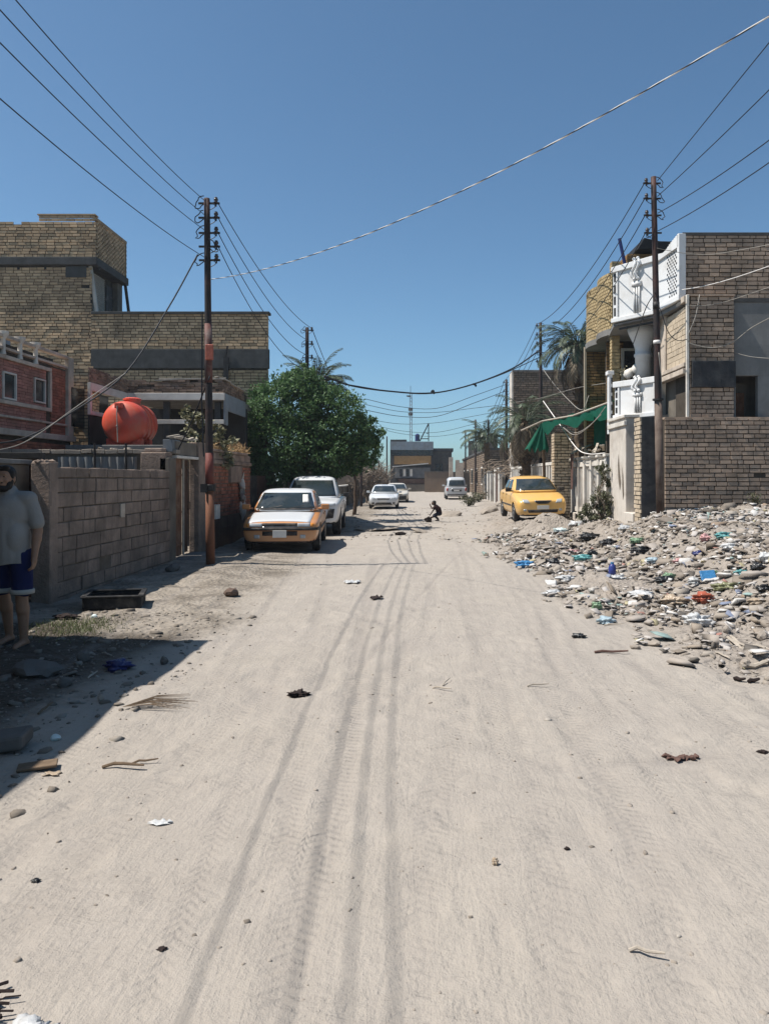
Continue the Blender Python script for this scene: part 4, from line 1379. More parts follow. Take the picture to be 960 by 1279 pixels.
# gate pillar and white fence in front of the yellow house
t = thing('gate_pillar', 'buff brick gate pillar rising just behind the yellow car', 'pillar', (5, 27.3, 0))
MB().box(4.72, 27.06, -.1, 5.28, 27.6, 3.3).build('mortar_core', M['mortar_dark'], t)
mb = MB().bricks((4.69, 27.03, 0), PX, NY, .62, 3.3, seed=131, bl=.24, bh=.08, gap=.022).bricks((4.69, 27.6, 0), NY, NX, .57, 3.3, seed=132, bl=.24, bh=.08, gap=.022)
mb.build('masonry', M['brick_beige'], t)
t = thing('white_fence', 'chalky white fence of posts and rails behind the dusty bush', 'fence', (5.35, 24, .3))
for k in range(6):
    y = 21.75 + k * .98
    mb = MB().box(5.24, y, 0, 5.46, y + .22, 2.28).box(5.20, y - .04, 2.28, 5.50, y + .26, 2.36).box(5.22, y - .02, .3, 5.48, y + .24, .5)
    mb.build('post', M['white_trim'], t, bevel=.012)
mb = MB()
for k in range(5):
    y = 21.97 + k * .98
    mb.box(5.30, y, .55, 5.40, y + .76, .70).box(5.28, y, 2.05, 5.42, y + .76, 2.2)
    for j in range(6): mb.box(5.32, y + .04 + j * .122, .7, 5.37, y + .09 + j * .122, 2.05)
mb.build('rails', M['white_trim'], t)
MB().box(5.48, 21.9, .2, 5.52, 26.6, 1.95).build('backing_sheet', M['corr'], t)
MB().box(5.22, 21.7, 0, 5.5, 26.9, .5).build('footing', M['plaster'], t, bevel=.02)
mb = MB()
rr = random.Random(8)
for k in range(14):
    y = 21.8 + k * .36
    mb.bar((5.2 + rr.uniform(-.1, .2), y, 2.42 + rr.uniform(0, .2)), (5.4 + rr.uniform(-.1, .3), y + rr.uniform(.4, .9), 2.46 + rr.uniform(0, .3)), .07, .03)
mb.build('loose_boards', M['wood_pale'], t)

t = thing('hanging_cloth', 'purplish grey cloth draped beside the brick gate pillar', 'cloth', (5.0, 26.0, 1.2))
vs, fs = [], []
for i in range(9):
    for j in range(9):
        vs.append((5.1 - .03 * math.sin(i * 1.6) - .02 * j / 8, 25.7 + i * .06 * (1 - .05 * j), 2.45 - j * .14 + .05 * math.sin(i)))
for i in range(8):
    for j in range(8):
        a = i * 9 + j
        fs.append((a, a + 1, a + 10, a + 9))
MB().add(vs, fs).build('drape', M['cloth_brown'], t, smooth=True)

# further houses and walls down the right side
t = thing('brick_house', 'tall plain grey brown brick house behind the drooping palm', 'house', (7.5, 47, 0))
MB().box(5.44, 45.06, -.2, 10.5, 46.2, 7.95).box(7.4, 46.2, -.2, 10.5, 54, 7.9).build('core', M['mortar_dark'], t)
mb = MB().bricks((5.42, 45.0, 2.0), PX, NY, 4.6, 5.95, seed=141, bl=.28, bh=.10, gap=.03, depth=.06)
mb.build('front_wall', M['brick_far'], t)
MB().box(5.34, 45.02, 0, 5.43, 46.2, 7.9).build('street_wall', M['plaster'], t)
MB().box(5.38, 44.96, 7.92, 10.5, 46.3, 8.02).build('coping', M['concrete'], t)

t = thing('garden_wall', 'low pale garden wall with a balustrade behind the yellow car', 'wall', (5.3, 36, 0))
MB().box(5.25, 28.0, -.2, 5.5, 44.5, 1.5).build('masonry', M['plaster_dim'], t)
mb = MB()
for k in range(26): mb.box(5.22, 28.2 + k * .6, 1.5, 5.4, 28.4 + k * .6, 2.2)
mb.box(5.2, 28.1, 2.2, 5.45, 44.4, 2.32)
mb.build('balustrade', M['white_trim'], t)
t = thing('gate_wall', 'cream street wall with a tall white framed gate far down the road', 'wall', (5.3, 55, 0))
MB().box(5.3, 50, -.3, 5.5, 66, 1.75).build('masonry', M['plaster_dim'], t)
for (y0, y1, z1) in ((50.2, 50.9, 2.35), (53.0, 53.7, 2.35), (56.5, 57.0, 2.0), (59.0, 59.6, 2.2), (61.8, 62.4, 2.2)):
    MB().box(5.12, y0, -.3, 5.5, y1, z1).build('post', M['white_trim'], t, bevel=.02)
MB().box(5.2, 50.9, -.2, 5.28, 53.0, 2.0).build('gate', M['rust_door'], t)
MB().box(5.1, 50.2, 2.2, 5.5, 53.7, 2.38).build('gate_lintel', M['white_trim'], t)
MB().box(5.2, 59.6, -.2, 5.28, 61.8, 1.9).build('gate', M['iron'], t)
t = thing('brick_house', 'long brown brick house beyond the feathery palm at the far end', 'house', (8, 78, 0))
MB().box(5.75, 66.0, -.3, 12, 104, 4.1).build('core', M['mortar_dark'], t)
mb = MB().bricks((5.7, 104, 0), NY, NX, 38, 4.1, seed=151, bl=.5, bh=.16, gap=.04, depth=.06).bricks((5.7, 65.95, 0), PX, NY, 6, 4.1, seed=152, bl=.4, bh=.14, gap=.04, depth=.06)
mb.build('wall', M['brick_far'], t)
MB().box(5.6, 65.9, 4.1, 12, 104, 4.3).build('roof_edge', M['concrete_dark'], t)
for k in range(5):
    w = MB().box(5.62, 70 + k * 7, 1.2, 5.69, 71.4 + k * 7, 2.6).build('window', M['house_glass'], t)
    MB().box(5.6, 69.85 + k * 7, 2.6, 5.69, 71.55 + k * 7, 2.75).box(5.6, 69.85 + k * 7, 1.08, 5.69, 71.55 + k * 7, 1.2).build('frame', M['white_trim'], w)
for k, (y, z) in enumerate(((67, 5.6), (73, 5.2), (80, 6.6), (88, 5.6), (96, 6.4))):
    MB().box(6.0, y, 4.3, 6.7 + .3 * (k % 2), y + .8, z).build('roof_stub', M['plaster_dim'], t)
t = thing('pillared_wall', 'cream wall with tall narrow pillars where the street ends', 'wall', (3.9, 84, 0))
for k, px in enumerate((563, 571, 576)):
    p = at(px, 600, 84)
    MB().box(p.x - .22, p.y, 0, p.x + .22, p.y + .5, 4.0 - .3 * k).build('post', M['cream_trim'], t)
MB().box(3.2, 84.6, 0, 5.4, 84.8, 2.4).build('masonry', M['plaster_dim'], t)

# far end of the street
t = thing('shop_building', 'blue grey flat fronted building with an ochre band closing the street', 'building', (-1, 97, 0))
y = 95.0
x0, x1 = at(487, 0, y).x, at(541, 0, y).x
zz = lambda py: EYE + (HZ - py) * y / FOC
MB().box(x0, y + .3, -.2, x1, y + 9, zz(551) - .1).build('wall', M['concrete_dark'], t)
MB().box(x0, y, zz(562), x1, y + .3, zz(551.5)).build('top_panel', M['steel_blue'], t)
MB().box(x0 + .1, y + .1, zz(569), x1 - .1, y + .31, zz(562)).build('window_band', M['house_glass'], t)
MB().box(x0 + .5, y - .2, zz(580), x1 - .3, y + .3, zz(569.5)).build('ochre_panel', M['brick_ochre'], t)
MB().bar((x0 + .3, y - .5, zz(583)), (x1 - .6, y - .5, zz(579)), .3, .12).build('canopy', M['white_trim'], t)
MB().box(x0 + .6, y - .1, zz(597), x1 - .4, y + .3, zz(584)).build('shop_front', M['plaster_grey'], t)
for k in range(4): MB().box(x0 + 1.2 + k * .42, y - .16, zz(595), x0 + 1.5 + k * .42, y - .1, zz(586)).build('window', M['white_trim'] if k % 2 else M['house_glass'], t)
MB().box(x0 + 1.0, y - .6, zz(604), x1 + .2, y + .3, zz(598)).build('shutter', M['rust_door'], t)
MB().box(x0 + .4, y - 1.0, -.2, x1 + .3, y - .6, zz(605)).build('front_wall', M['plaster_dim'], t)
mb = MB()
a, b = at(524, 551, y + 2), at(535, 529, y + 2)
c = at(535, 551, y + 2)
mb.bar(a, b, .14).bar(c, b, .12).bar(at(526, 548, y + 2), at(535, 548, y + 2), .1).bar(at(532, 541, y + 2), at(535, 541, y + 2), .1)
mb.build('stair_frame', M['iron'], t)
p = at(521, 551, y + 3)
MB().lathe([(.1, p.z), (.3, p.z), (.3, p.z + .8), (.1, p.z + .95)], (p.x, p.y, 0), 12).build('roof_tank', M['p_deepblue'], t)
MB().box(x0, y + 1, zz(551), x0 + 2.0, y + 4, zz(548.5)).build('roof_hut', M['concrete_dark'], t)
t = thing('far_house', 'dark flat roofed house beside the blue grey building', 'house', (2.5, 100, 0))
p, q = at(541, 560, 100), at(560, 560, 100)
MB().box(p.x, 100, 0, q.x + .4, 108, p.z).build('wall', M['plaster_dim'], t)
MB().box(p.x, 99.8, p.z - .4, q.x + .6, 108, p.z).build('roof_edge', M['concrete_dark'], t)
MB().box(p.x + .3, 99.95, 2.6, p.x + 1.2, 100, 3.6).build('window', M['house_glass'], t)
p, q = at(530, 590, 90), at(563, 590, 90)
t = thing('end_wall', 'plain brown rendered wall across the end of the street', 'wall', (p.x, 90, 0))
MB().box(p.x, 90, -.2, q.x, 90.3, p.z).build('masonry', M['brick_far'], t)
MB().box(p.x - .05, 89.95, p.z, q.x, 90.35, p.z + .12).build('coping', M['plaster_dim'], t)
t = thing('far_house', 'dun house hidden behind bare shrubs beyond the white sedan', 'house', (-8, 80, 0))
MB().box(-12, 76, -.2, -5.6, 90, 3.6).build('wall', M['brick_far'], t)
MB().box(-12.2, 75.8, 3.6, -5.5, 90, 3.8).build('roof', M['plaster_dim'], t)
for k in range(3): MB().box(-5.62, 78 + k * 4, 1.2, -5.56, 79.4 + k * 4, 2.5).build('window', M['house_glass'], t)
t = thing('radio_mast', 'slender guyed lattice radio mast rising behind the end building', 'mast', (-2, 150, 0))
p = at(512.5, 482, 150)
mb = MB()
for k in range(3):
    a = 2 * PI * k / 3
    mb.tube([(p.x + .32 * math.cos(a), 150 + .32 * math.sin(a), 0), (p.x + .26 * math.cos(a), 150 + .26 * math.sin(a), p.z - 1.5)], .06, 5)
for i in range(26):
    z = .7 * i + 1
    for k in range(3):
        a, b = 2 * PI * k / 3, 2 * PI * (k + 1) / 3
        if z + .7 < p.z - 1.4: mb.tube([(p.x + .3 * math.cos(a), 150 + .3 * math.sin(a), z), (p.x + .3 * math.cos(b), 150 + .3 * math.sin(b), z + .7)], .03, 4)
mb.build('lattice', M['steel_blue'], t)
MB().tube([(p.x, 150, p.z - 1.6), (p.x, 150, p.z)], .05, 6).build('antenna', M['iron'], t)
MB().lathe([(.1, 0), (.45, .1), (.5, .25), (.1, .3)], (p.x - .35, 149.7, at(510, 496, 150).z), 12, axis='z').build('dish', M['iron'], t)
for py in (513, 519): MB().lathe([(.42, 0), (.45, .5)], (p.x, 150, at(512, py, 150).z), 8).build('antenna_drum', M['concrete_dark'], t)
# ---------------------------------------------------------------- trees and plants
def crown_points(lobes, n, seed, shell=.72):
    """points in clumps spread through ellipsoid lobes, denser toward their surface; returns points and outward directions"""
    g = np.random.default_rng(seed)
    P, O = [], []
    tot = sum(r[0] * r[2] for _, r in lobes)
    for c, r in lobes:
        k = int(n * r[0] * r[2] / tot)
        ncl = max(8, k // 42)
        d = g.normal(size=(ncl, 3)); d /= np.linalg.norm(d, axis=1)[:, None]
        rad = g.uniform(shell, 1.06, size=(ncl, 1))
        cl = d * rad
        pick = g.integers(0, ncl, k)
        loc = cl[pick] + g.normal(size=(k, 3)) * g.uniform(.05, .14, size=(k, 1))
        pts = np.array(c) + loc * np.array(r)
        P.append(pts); O.append(d[pick])
    return np.concatenate(P), np.concatenate(O)


def limb(mb, p, q, r0, r1, seed, n=6, wob=.08):
    rr = random.Random(seed)
    p, q = Vector(p), Vector(q)
    path = []
    for k in range(n + 1):
        s = k / n
        w = math.sin(PI * s) * wob * (q - p).length
        path.append(p.lerp(q, s) + Vector((rr.uniform(-w, w), rr.uniform(-w, w), rr.uniform(-w, w) * .5)))
    mb.tube(path, [r0 + (r1 - r0) * k / n for k in range(n + 1)], 8)


# the big round green tree by the pickup
TD = 26.5
base = Vector((-4.25, 27.0, gz(-4.25, 27.0)))
t = thing('broadleaf_tree', 'big dense dark green tree overhanging the white pickup', 'tree', base)
mb = MB()
limb(mb, base - Vector((0, 0, .2)), (-4.2, 27.0, 1.9), .20, .15, 1, wob=.03)
for k, (x, z) in enumerate(((-5.6, 3.4), (-4.6, 4.4), (-3.4, 4.4), (-2.4, 3.4), (-3.9, 3.0), (-5.4, 2.6))):
    limb(mb, (-4.2, 27.0, 1.7), (x, 26.6 + .5 * math.sin(k * 2), z), .10, .03, k + 2)
limb(mb, (-2.85, 27.6, -.1), (-2.8, 27.5, 2.6), .07, .05, 40, wob=.03)
mb.build('trunk', M['bark'], t, smooth=True)
lobes = [((-4.2, 26.6, 4.15), (1.55, 1.5, 1.05)), ((-5.35, 26.4, 3.3), (1.15, 1.3, 1.05)), ((-3.0, 26.6, 3.75), (1.25, 1.4, 1.0)), ((-2.35, 26.8, 3.1), (1.0, 1.2, .95)), ((-4.6, 26.1, 2.7), (1.5, 1.3, .85)), ((-3.2, 26.3, 2.5), (1.3, 1.3, .75)), ((-5.9, 26.2, 2.75), (.75, .9, .8)), ((-4.0, 26.6, 5.0), (.8, .9, .55)), ((-3.9, 26.9, 4.75), (.9, 1.0, .65)), ((-4.9, 26.4, 4.2), (.8, .9, .6)), ((-1.75, 26.9, 2.7), (.55, .7, .6)), ((-4.9, 25.9, 1.75), (1.1, .8, .6)), ((-4.6, 25.6, 1.6), (.9, .7, .55)), ((-5.4, 25.8, 1.5), (.7, .7, .5)), ((-3.6, 26.3, 1.9), (1.0, .9, .5)), ((-6.0, 26.0, 1.75), (.5, .7, .5)), ((-2.5, 26.6, 2.3), (.9, 1.0, .6)), ((-1.6, 27.2, 3.35), (.45, .6, .5))]
P, O = crown_points(lobes, 62000, 3)
leaf_cloud('crown', P, .115, M['leaf'], t, 4, .52, .25, O)
t.location.x -= .18
# second, darker crown seen further along
base = Vector((-3.3, 38, gz(-3.3, 38)))
t = thing('broadleaf_tree', 'thin loose tree just past the big green tree by the low wall', 'tree', base)
mb = MB()
limb(mb, base - Vector((0, 0, .2)), (-3.2, 38, 2.2), .10, .07, 9, wob=.04)
limb(mb, (-3.2, 38, 2.0), (-2.5, 38, 3.4), .05, .02, 10); limb(mb, (-3.2, 38, 2.0), (-3.8, 38.2, 3.6), .05, .02, 11)
mb.build('trunk', M['bark'], t, smooth=True)
P, O = crown_points([((-2.95, 38, 3.1), (.95, 1.0, 1.1)), ((-2.4, 38, 3.0), (.55, .6, .8)), ((-3.6, 38, 3.6), (.8, .8, .8))], 3800, 13)
leaf_cloud('crown', P, .13, M['leaf'], t, 14, .5, .25, O)

# pale dusty bush behind the gate
base = Vector((-4.85, 20.6, 1.4))
base = Vector((-5.3, 18.6, 0))
t = thing('dusty_bush', 'pale dusty leaved bush rising behind the rusty gate', 'bush', base)
mb = MB()
for k in range(7): limb(mb, base, (-5.3 + .5 * math.cos(k), 18.7 + .4 * math.sin(k * 2), 2.6 + .2 * (k % 3)), .03, .01, k)
mb.build('stems', M['bark'], t)
P, O = crown_points([((-5.25, 18.6, 2.75), (.5, .5, .42)), ((-5.5, 18.7, 3.05), (.35, .4, .36)), ((-4.85, 18.6, 2.6), (.42, .4, .3)), ((-5.0, 18.6, 2.2), (.5, .4, .35))], 1500, 23, .4)
leaf_cloud('foliage', P, .13, M['leaf_dusty'], t, 24, .5, .3, O)

# dusty shrub by the white wall on the right
g0 = Vector((4.98, 21.3, gz(4.98, 21.3) - .03))
t = thing('shrub', 'tall dusty grey green shrub against the white fence', 'bush', g0)
mb = MB()
for k in range(16):
    a = k * 2.4
    limb(mb, g0, g0 + Vector((.5 * math.cos(a) * (k % 4) / 3, .35 * math.sin(a), .9 + .7 * ((k * 7) % 5) / 5)), .016, .005, k, wob=.12)
mb.build('stems', M['twig'], t)
P, O = crown_points([(tuple(g0 + Vector((0, 0, .55))), (.5, .4, .5)), (tuple(g0 + Vector((.12, 0, 1.2))), (.28, .3, .45)), (tuple(g0 + Vector((-.35, 0, .35))), (.42, .35, .38)), (tuple(g0 + Vector((.3, -.1, .3))), (.3, .3, .3)), (tuple(g0 + Vector((.05, .1, 1.65))), (.18, .2, .25))], 3600, 33, .2)
leaf_cloud('foliage', P, .085, M['leaf_shrub'], t, 34, .4, .2, O)

# dry weeds on the coping of the red wall
base = Vector((-4.9, 20.6, 2.34))
t = thing('dry_weeds', 'dry orange weeds growing along the top of the red brick wall', 'weeds', base)
g = np.random.default_rng(5)
P = np.stack([g.uniform(-5.02, -4.75, 500), g.uniform(18.0, 21.6, 500), 2.34 + np.abs(g.normal(0, .09, 500))], 1)
P[:, 2] += .12 * np.exp(-((P[:, 1] - 20.6) / .5) ** 2) * g.uniform(0, 1.6, 500)
leaf_cloud('blades', P, .16, M['dry'], t, 6, .12, 0)


def palm(base, hgt, nf, length, label, seed, droop=1.0, dead=0, lean=(0, 0), leaflets=26, trunk_r=.2, upness=1.0, wid=.035):
    rr = random.Random(seed)
    base = Vector(base)
    top = base + Vector((lean[0], lean[1], hgt))
    t = thing('date_palm', label, 'palm tree', base)
    mb = MB()
    n = 14
    path, rad = [], []
    for k in range(n * 2 + 1):
        s = k / (n * 2)
        path.append(base.lerp(top, s) + Vector((.06 * math.sin(s * 3), 0, 0)))
        rad.append(trunk_r * (1.15 - .25 * s) * (1.09 if k % 2 else .93))
    mb.tube(path, rad, 9)
    for k in range(34):
        a, s = k * 2.4, rr.uniform(.35, 1)
        c = base.lerp(top, s)
        o = Vector((math.cos(a), math.sin(a), 0))
        mb.bar(c + o * trunk_r * .8, c + o * trunk_r * 1.5 + Vector((0, 0, .14)), .09, .04)
    mb.build('trunk', M['palm_bark'], t)

    def fronds(count, dead_):
        V, F = [], []
        st = MB()
        for i in range(count):
            a = i * 2.399 + rr.uniform(-.3, .3)
            e = (rr.uniform(-1.2, -.35) if dead_ else (1.35 - 1.5 * (i / count) ** .8 * droop + rr.uniform(-.15, .15)) * upness)
            L = length * rr.uniform(.8, 1.1)
            out = Vector((math.cos(a), math.sin(a), 0))
            p = top + out * trunk_r * .6 + Vector((0, 0, -.3 * dead_ * rr.random()))
            pts = [p.copy()]
            seg = 9
            for k in range(seg):
                ang = e - (1.25 * droop + .1) * ((k + 1) / seg) ** 1.6
                p = p + (out * math.cos(ang) + Vector((0, 0, math.sin(ang)))) * (L / seg)
                pts.append(p.copy())
            st.tube(pts, [.028 * (1 - .85 * k / seg) for k in range(seg + 1)], 4, cap=False)
            side = Vector((-out.y, out.x, 0))
            for j in range(leaflets):
                s = .16 + .84 * j / leaflets
                q = s * seg
                k = min(int(q), seg - 1)
                c = pts[k].lerp(pts[k + 1], q - k)
                d = (pts[k + 1] - pts[k]).normalized()
                upv = side.cross(d)
                ll = length * .21 * math.sin(PI * (.12 + .83 * s)) ** .7
                for sg in (-1, 1):
                    dr = (d * .75 + side * sg * .8 + upv * rr.uniform(.12, .4)).normalized()
                    tip = c + dr * ll * rr.uniform(.8, 1.1) - Vector((0, 0, ll * .18))
                    w = upv.cross(dr).normalized() * wid * .5
                    m_ = c.lerp(tip, .4)
                    b = len(V)
                    V.extend([tuple(c), tuple(m_ + w), tuple(tip), tuple(m_ - w)])
                    F.append((b, b + 1, b + 2, b + 3))
        for f in st.f:
            pass
        b = len(V)
        V.extend(st.v)
        F.extend([tuple(i + b for i in f) for f in st.f])
        return V, F
    V, F = fronds(nf, 0)
    fast_mesh('crown', V, F, M['palm_leaf'], t)
    if dead:
        V, F = fronds(dead, 1)
        fast_mesh('dead_fronds', V, F, M['palm_dead'], t)
    return t


palm((-3.95 - .3, 31.5, 0), 5.55, 30, 1.75, 'date palm whose fronds rise just above the big green tree', 3, .8, 0, leaflets=24, wid=.05)
palm((6.45, 31.5, 0), 7.2, 34, 2.0, 'tall date palm with green fronds behind the yellow brick house', 5, 1.0, 16, leaflets=28, wid=.05)
palm((4.75, 35.0, 0), 4.3, 26, 2.2, 'shorter palm with a skirt of drooping dead fronds above the yellow car', 7, 1.1, 26, leaflets=26, wid=.045)
palm((5.3, 62, -.1), 5.1, 34, 2.5, 'feathery date palm standing alone against the sky down the street', 9, .95, 0, leaflets=22, trunk_r=.24, wid=.075)

# bare twiggy shrubs over the low wall
for i, (px, d, hgt, lab) in enumerate(((446, 52, 3.2, 'bare brown brush behind the low white edged wall, nearest the pickup'), (458, 56, 3.4, 'bare brown brush rising above the roof of the white sedan'), (470, 62, 3.7, 'tallest bare thorny brush behind the white sedan'), (480, 70, 3.4, 'bare brush beside the blue grey building, furthest down the wall'))):
    x = (px - VPX) * d / FOC
    twiggy('bare_shrub', (x, d, gz(x, d)), hgt, 26, 1.0, (M['twig'], M['twig']), 60 + i, lab, 'bush', 'bare brush along the low wall', leaf=.15, nleaf=2, r=.05, kids=7)
for i, (px, d, lab) in enumerate(((597, 56, 'low dusty weeds at the foot of the cream street wall'), (586, 50, 'dry scrubby weeds beside the silver van'))):
    x = min((px - VPX) * d / FOC, 5.0)
    twiggy('weed_clump', (x, d, gz(x, d)), .8, 24, .9, (M['twig'], M['leaf_shrub']), 80 + i, lab, 'weeds', leaf=.12, nleaf=6, r=.015)
q = Vector((3.9, 29.0, gz(3.9, 29)))

# sparse grass in the shaded verge
g = np.random.default_rng(15)
n = 1100
gx, gy = g.normal(-3.72, .22, n), g.normal(8.25, .26, n)
gzv = ground_z(gx, gy)
P = np.stack([gx, gy, gzv + .03], 1)
V = np.zeros((n, 4, 3)); a = g.uniform(0, 6.28, n); hh = g.uniform(.02, .06, n)
sx, sy = np.cos(a) * .004, np.sin(a) * .004
V[:, 0] = np.stack([gx - sx, gy - sy, gzv - .01], 1); V[:, 1] = np.stack([gx + sx, gy + sy, gzv - .01], 1)
lx, ly = g.normal(0, .03, n), g.normal(0, .03, n)
V[:, 2] = np.stack([gx + lx + sx * .3, gy + ly, gzv + hh], 1); V[:, 3] = np.stack([gx + lx - sx * .3, gy + ly, gzv + hh], 1)
o = fast_mesh('grass', V.reshape(-1, 3), np.arange(4 * n).reshape(-1, 4), M['grass'])
tag(o, 'thin patch of grass on the shaded verge near the man', 'grass', kind='stuff')
# weeds at the top of the bank
for i, (px, py, d) in enumerate(((942, 640, 17.4),)):
    x = (px - VPX) * d / FOC
    twiggy('weed_clump', (x, d, gz(x, d)), .35, 16, .3, (M['twig'], M['leaf_shrub']), 90 + i, 'wispy dry weeds on the crest of the rubbish bank', 'weeds', leaf=.05, nleaf=4, r=.006)
# ---------------------------------------------------------------- utility poles and wires
def pole(base, top, r0, r1, label, cat_side, levels, mats, seed, bands=(), detail=True, group=None, back=False):
    """steel pole: shaft, short crossbars with insulators on the street side (cat_side -1 or 1), clamps"""
    base, top = Vector(base), Vector(top)
    t = thing('utility_pole', label, 'utility pole', base, 0, group)
    mb = MB()
    n = 14
    mb.tube([base.lerp(top, k / n) - Vector((0, 0, .25 if k == 0 else 0)) for k in range(n + 1)], [r0 + (r1 - r0) * k / n for k in range(n + 1)], 14)
    mb.build('shaft', mats[0], t, smooth=True)
    tips = []
    for (f0, f1, m) in bands:
        a, b = base.lerp(top, f0), base.lerp(top, f1)
        MB().tube([a, b], [r0 + (r1 - r0) * f0 + .006, r0 + (r1 - r0) * f1 + .006], 14).build('painted_band', m, t, smooth=True)
    for i, z in enumerate(levels):
        s = (z - base.z) / (top.z - base.z)
        c = base.lerp(top, s)
        w = .17
        mb = MB().bar(c - Vector((cat_side * .16, 0, 0)), c + Vector((cat_side * .24, 0, 0)), .025, .035)
        mb.tube([c + Vector((cat_side * .17, -.0, -.06)), c + Vector((cat_side * .17, 0, .10))], .015, 6)
        br = mb.build('bracket', M['iron'], t)
        ins = MB().lathe([(.012, -.05), (.038, -.045), (.042, -.025), (.024, -.01), (.042, .01), (.042, .03), (.024, .04), (.034, .055), (.015, .068)], c + Vector((cat_side * w, 0, .05)), 12)
        ins.build('insulator', M['ceramic'], br, smooth=True)
        if detail:
            mb = MB()
            rr = random.Random(seed + i)
            path = [c + Vector((-cat_side * (.05 + .16 * math.sin(k / 11 * PI)) * rr.uniform(.8, 1.1) * (-1 if i == 3 else 1), -.06, .12 * math.cos(k / 11 * PI * 1.4))) for k in range(12)]
            mb.tube(path, .010, 5)
            path = [c + Vector((cat_side * (.07 + .10 * math.sin(k / 9 * PI)), -.05, -.14 * k / 9)) for k in range(10)]
            mb.tube(path, .008, 5)
            mb.build('jumper_wire', M['wire'], t)
        tips.append(c + Vector((cat_side * w, 0, .07)))
    return t, tips


WIRES = []


def wire(p, q, sag, r, mat, label, group=None, n=18, name='overhead_wire', cat='wire'):
    p, q = Vector(p), Vector(q)
    path = []
    for k in range(n + 1):
        s = k / n
        v = p.lerp(q, s)
        v.z -= 4 * sag * s * (1 - s)
        path.append(v)
    return tag(MB().tube(path, r, 6).build(name, mat, smooth=True, origin=p), label, cat, group)


def cable(pts, r, mat, label, group=None, name='overhead_wire', cat='wire', smooth_n=6):
    """cable through given points (Catmull-Rom)"""
    P = [Vector(p) for p in pts]
    P = [P[0] * 2 - P[1]] + P + [P[-1] * 2 - P[-2]]
    path = []
    for i in range(1, len(P) - 2):
        for k in range(smooth_n):
            s = k / smooth_n
            a, b, c, d = P[i - 1], P[i], P[i + 1], P[i + 2]
            path.append(.5 * ((2 * b) + (c - a) * s + (2 * a - 5 * b + 4 * c - d) * s * s + (3 * b - a - 3 * c + d) * s ** 3))
    path.append(P[-2])
    return tag(MB().tube(path, r, 6).build(name, mat, smooth=True, origin=P[1]), label, cat, group)


rustmat = surf('rusty_orange_steel', (.23, .095, .05), .8, .3, 3, .3, 30, .3, dirt=(.13, .06, .04), dirt_amt=.3, dirt_scale=3, streak=.3)
redpaint = surf('faded_red_paint', (.20, .05, .037), .7, .25, 3, .2, 30, .3, dirt=(.10, .05, .04), dirt_amt=.35, dirt_scale=5, streak=.5)
darkst = surf('dark_brown_steel', (.026, .020, .019), .7, .3, 3, .25, 30, .3, dirt=(.14, .05, .035), dirt_amt=.08, dirt_scale=2, streak=.4)
mottle = surf('mottled_red_dark_steel', (.13, .05, .04), .75, .5, 4, .3, 30, .3, dirt=(.22, .19, .17), dirt_amt=.15, dirt_scale=6, streak=.6)

LD = 14.5
lb = Vector((at(263, 703, LD).x, LD, -.02))
lt = at(258.5, 248, LD)
lz = [at(0, py, LD).z for py in (254, 272, 291, 308, 325)]
tl, tipl = pole(lb, lt, .078, .055, 'tall rusty steel pole with red paint marks beside the block wall', 1, lz, (darkst,), 1, bands=((0, .212, rustmat), (.222, .31, redpaint), (.50, .66, mottle)))
mb = MB()
c = lb.lerp(lt, .216)
mb.lathe([(.105, -.06), (.115, -.05), (.115, .05), (.105, .06)], c, 14).box(c.x - .14, c.y - .13, c.z - .09, c.x - .02, c.y - .07, c.z + .07)
mb.build('clamp', M['iron'], tl)
MB().tube([lb.lerp(lt, .30) + Vector((-.1, -.03, 0)), lb.lerp(lt, .45) + Vector((-.13, -.02, 0)), lb.lerp(lt, .69) + Vector((-.10, -.03, 0))], .014, 5).build('service_cable', M['wire'], tl)
c = lb.lerp(lt, .60)
MB().box(c.x - .03, c.y - .10, c.z - .28, c.x + .12, c.y - .07, c.z + .02).build('red_rag', M['p_red'], tl, bevel=.02)

LD2 = 27.8
l2t = at(383.5, 409, LD2)
tl2, tipl2 = pole((l2t.x, LD2, 0), l2t, .085, .062, 'dark utility pole rising out of the palm behind the green tree', 1, [l2t.z - .1 - k * .5 for k in range(4)], (darkst,), 2)

RD = 17.5
rb = Vector((at(824.5, 650, RD).x, RD, .6))
rt = at(815.5, 221, RD)
rz = [at(0, py, RD).z for py in (229, 248, 269, 291)]
tr, tipr = pole(rb, rt, .088, .06, 'dark steel utility pole in front of the corner house with white balconies', -1, rz, (darkst,), 3, bands=((0, .36, surf('dusty_brown_steel', (.10, .065, .05), .8, .3, 3, .3, 30, .3, dirt=(.25, .20, .16), dirt_amt=.3, dirt_scale=3, streak=.3)), (.62, .64, M['iron']), (.52, .53, M['wire_white'])))
MB().lathe([(.125, -.02), (.125, .02)], rb.lerp(rt, .36), 14).build('clamp', M['iron'], tr)
RD2 = 36.0
r2t = at(674.5, 403, RD2)
tr2, tipr2 = pole((r2t.x + .05, RD2, .1), r2t, .10, .065, 'dark utility pole beside the drooping palms behind the yellow car', -1, [r2t.z - .15 - k * .42 for k in range(5)], (darkst,), 4)
far = [(632, 474, 52, 'dark pole nearest the grey brown brick house, with four insulators'), (637.5, 470, 47, 'plain dark pole against the pale edge of the grey brown house'), (609.5, 524, 62, 'thin pole standing in front of the feathery far palm'), (593.5, 524, 76, 'thin dark pole between the silver van and the feathery palm'), (581, 537, 95, 'most distant thin pole, in front of the long brown house')]
tipf = {}
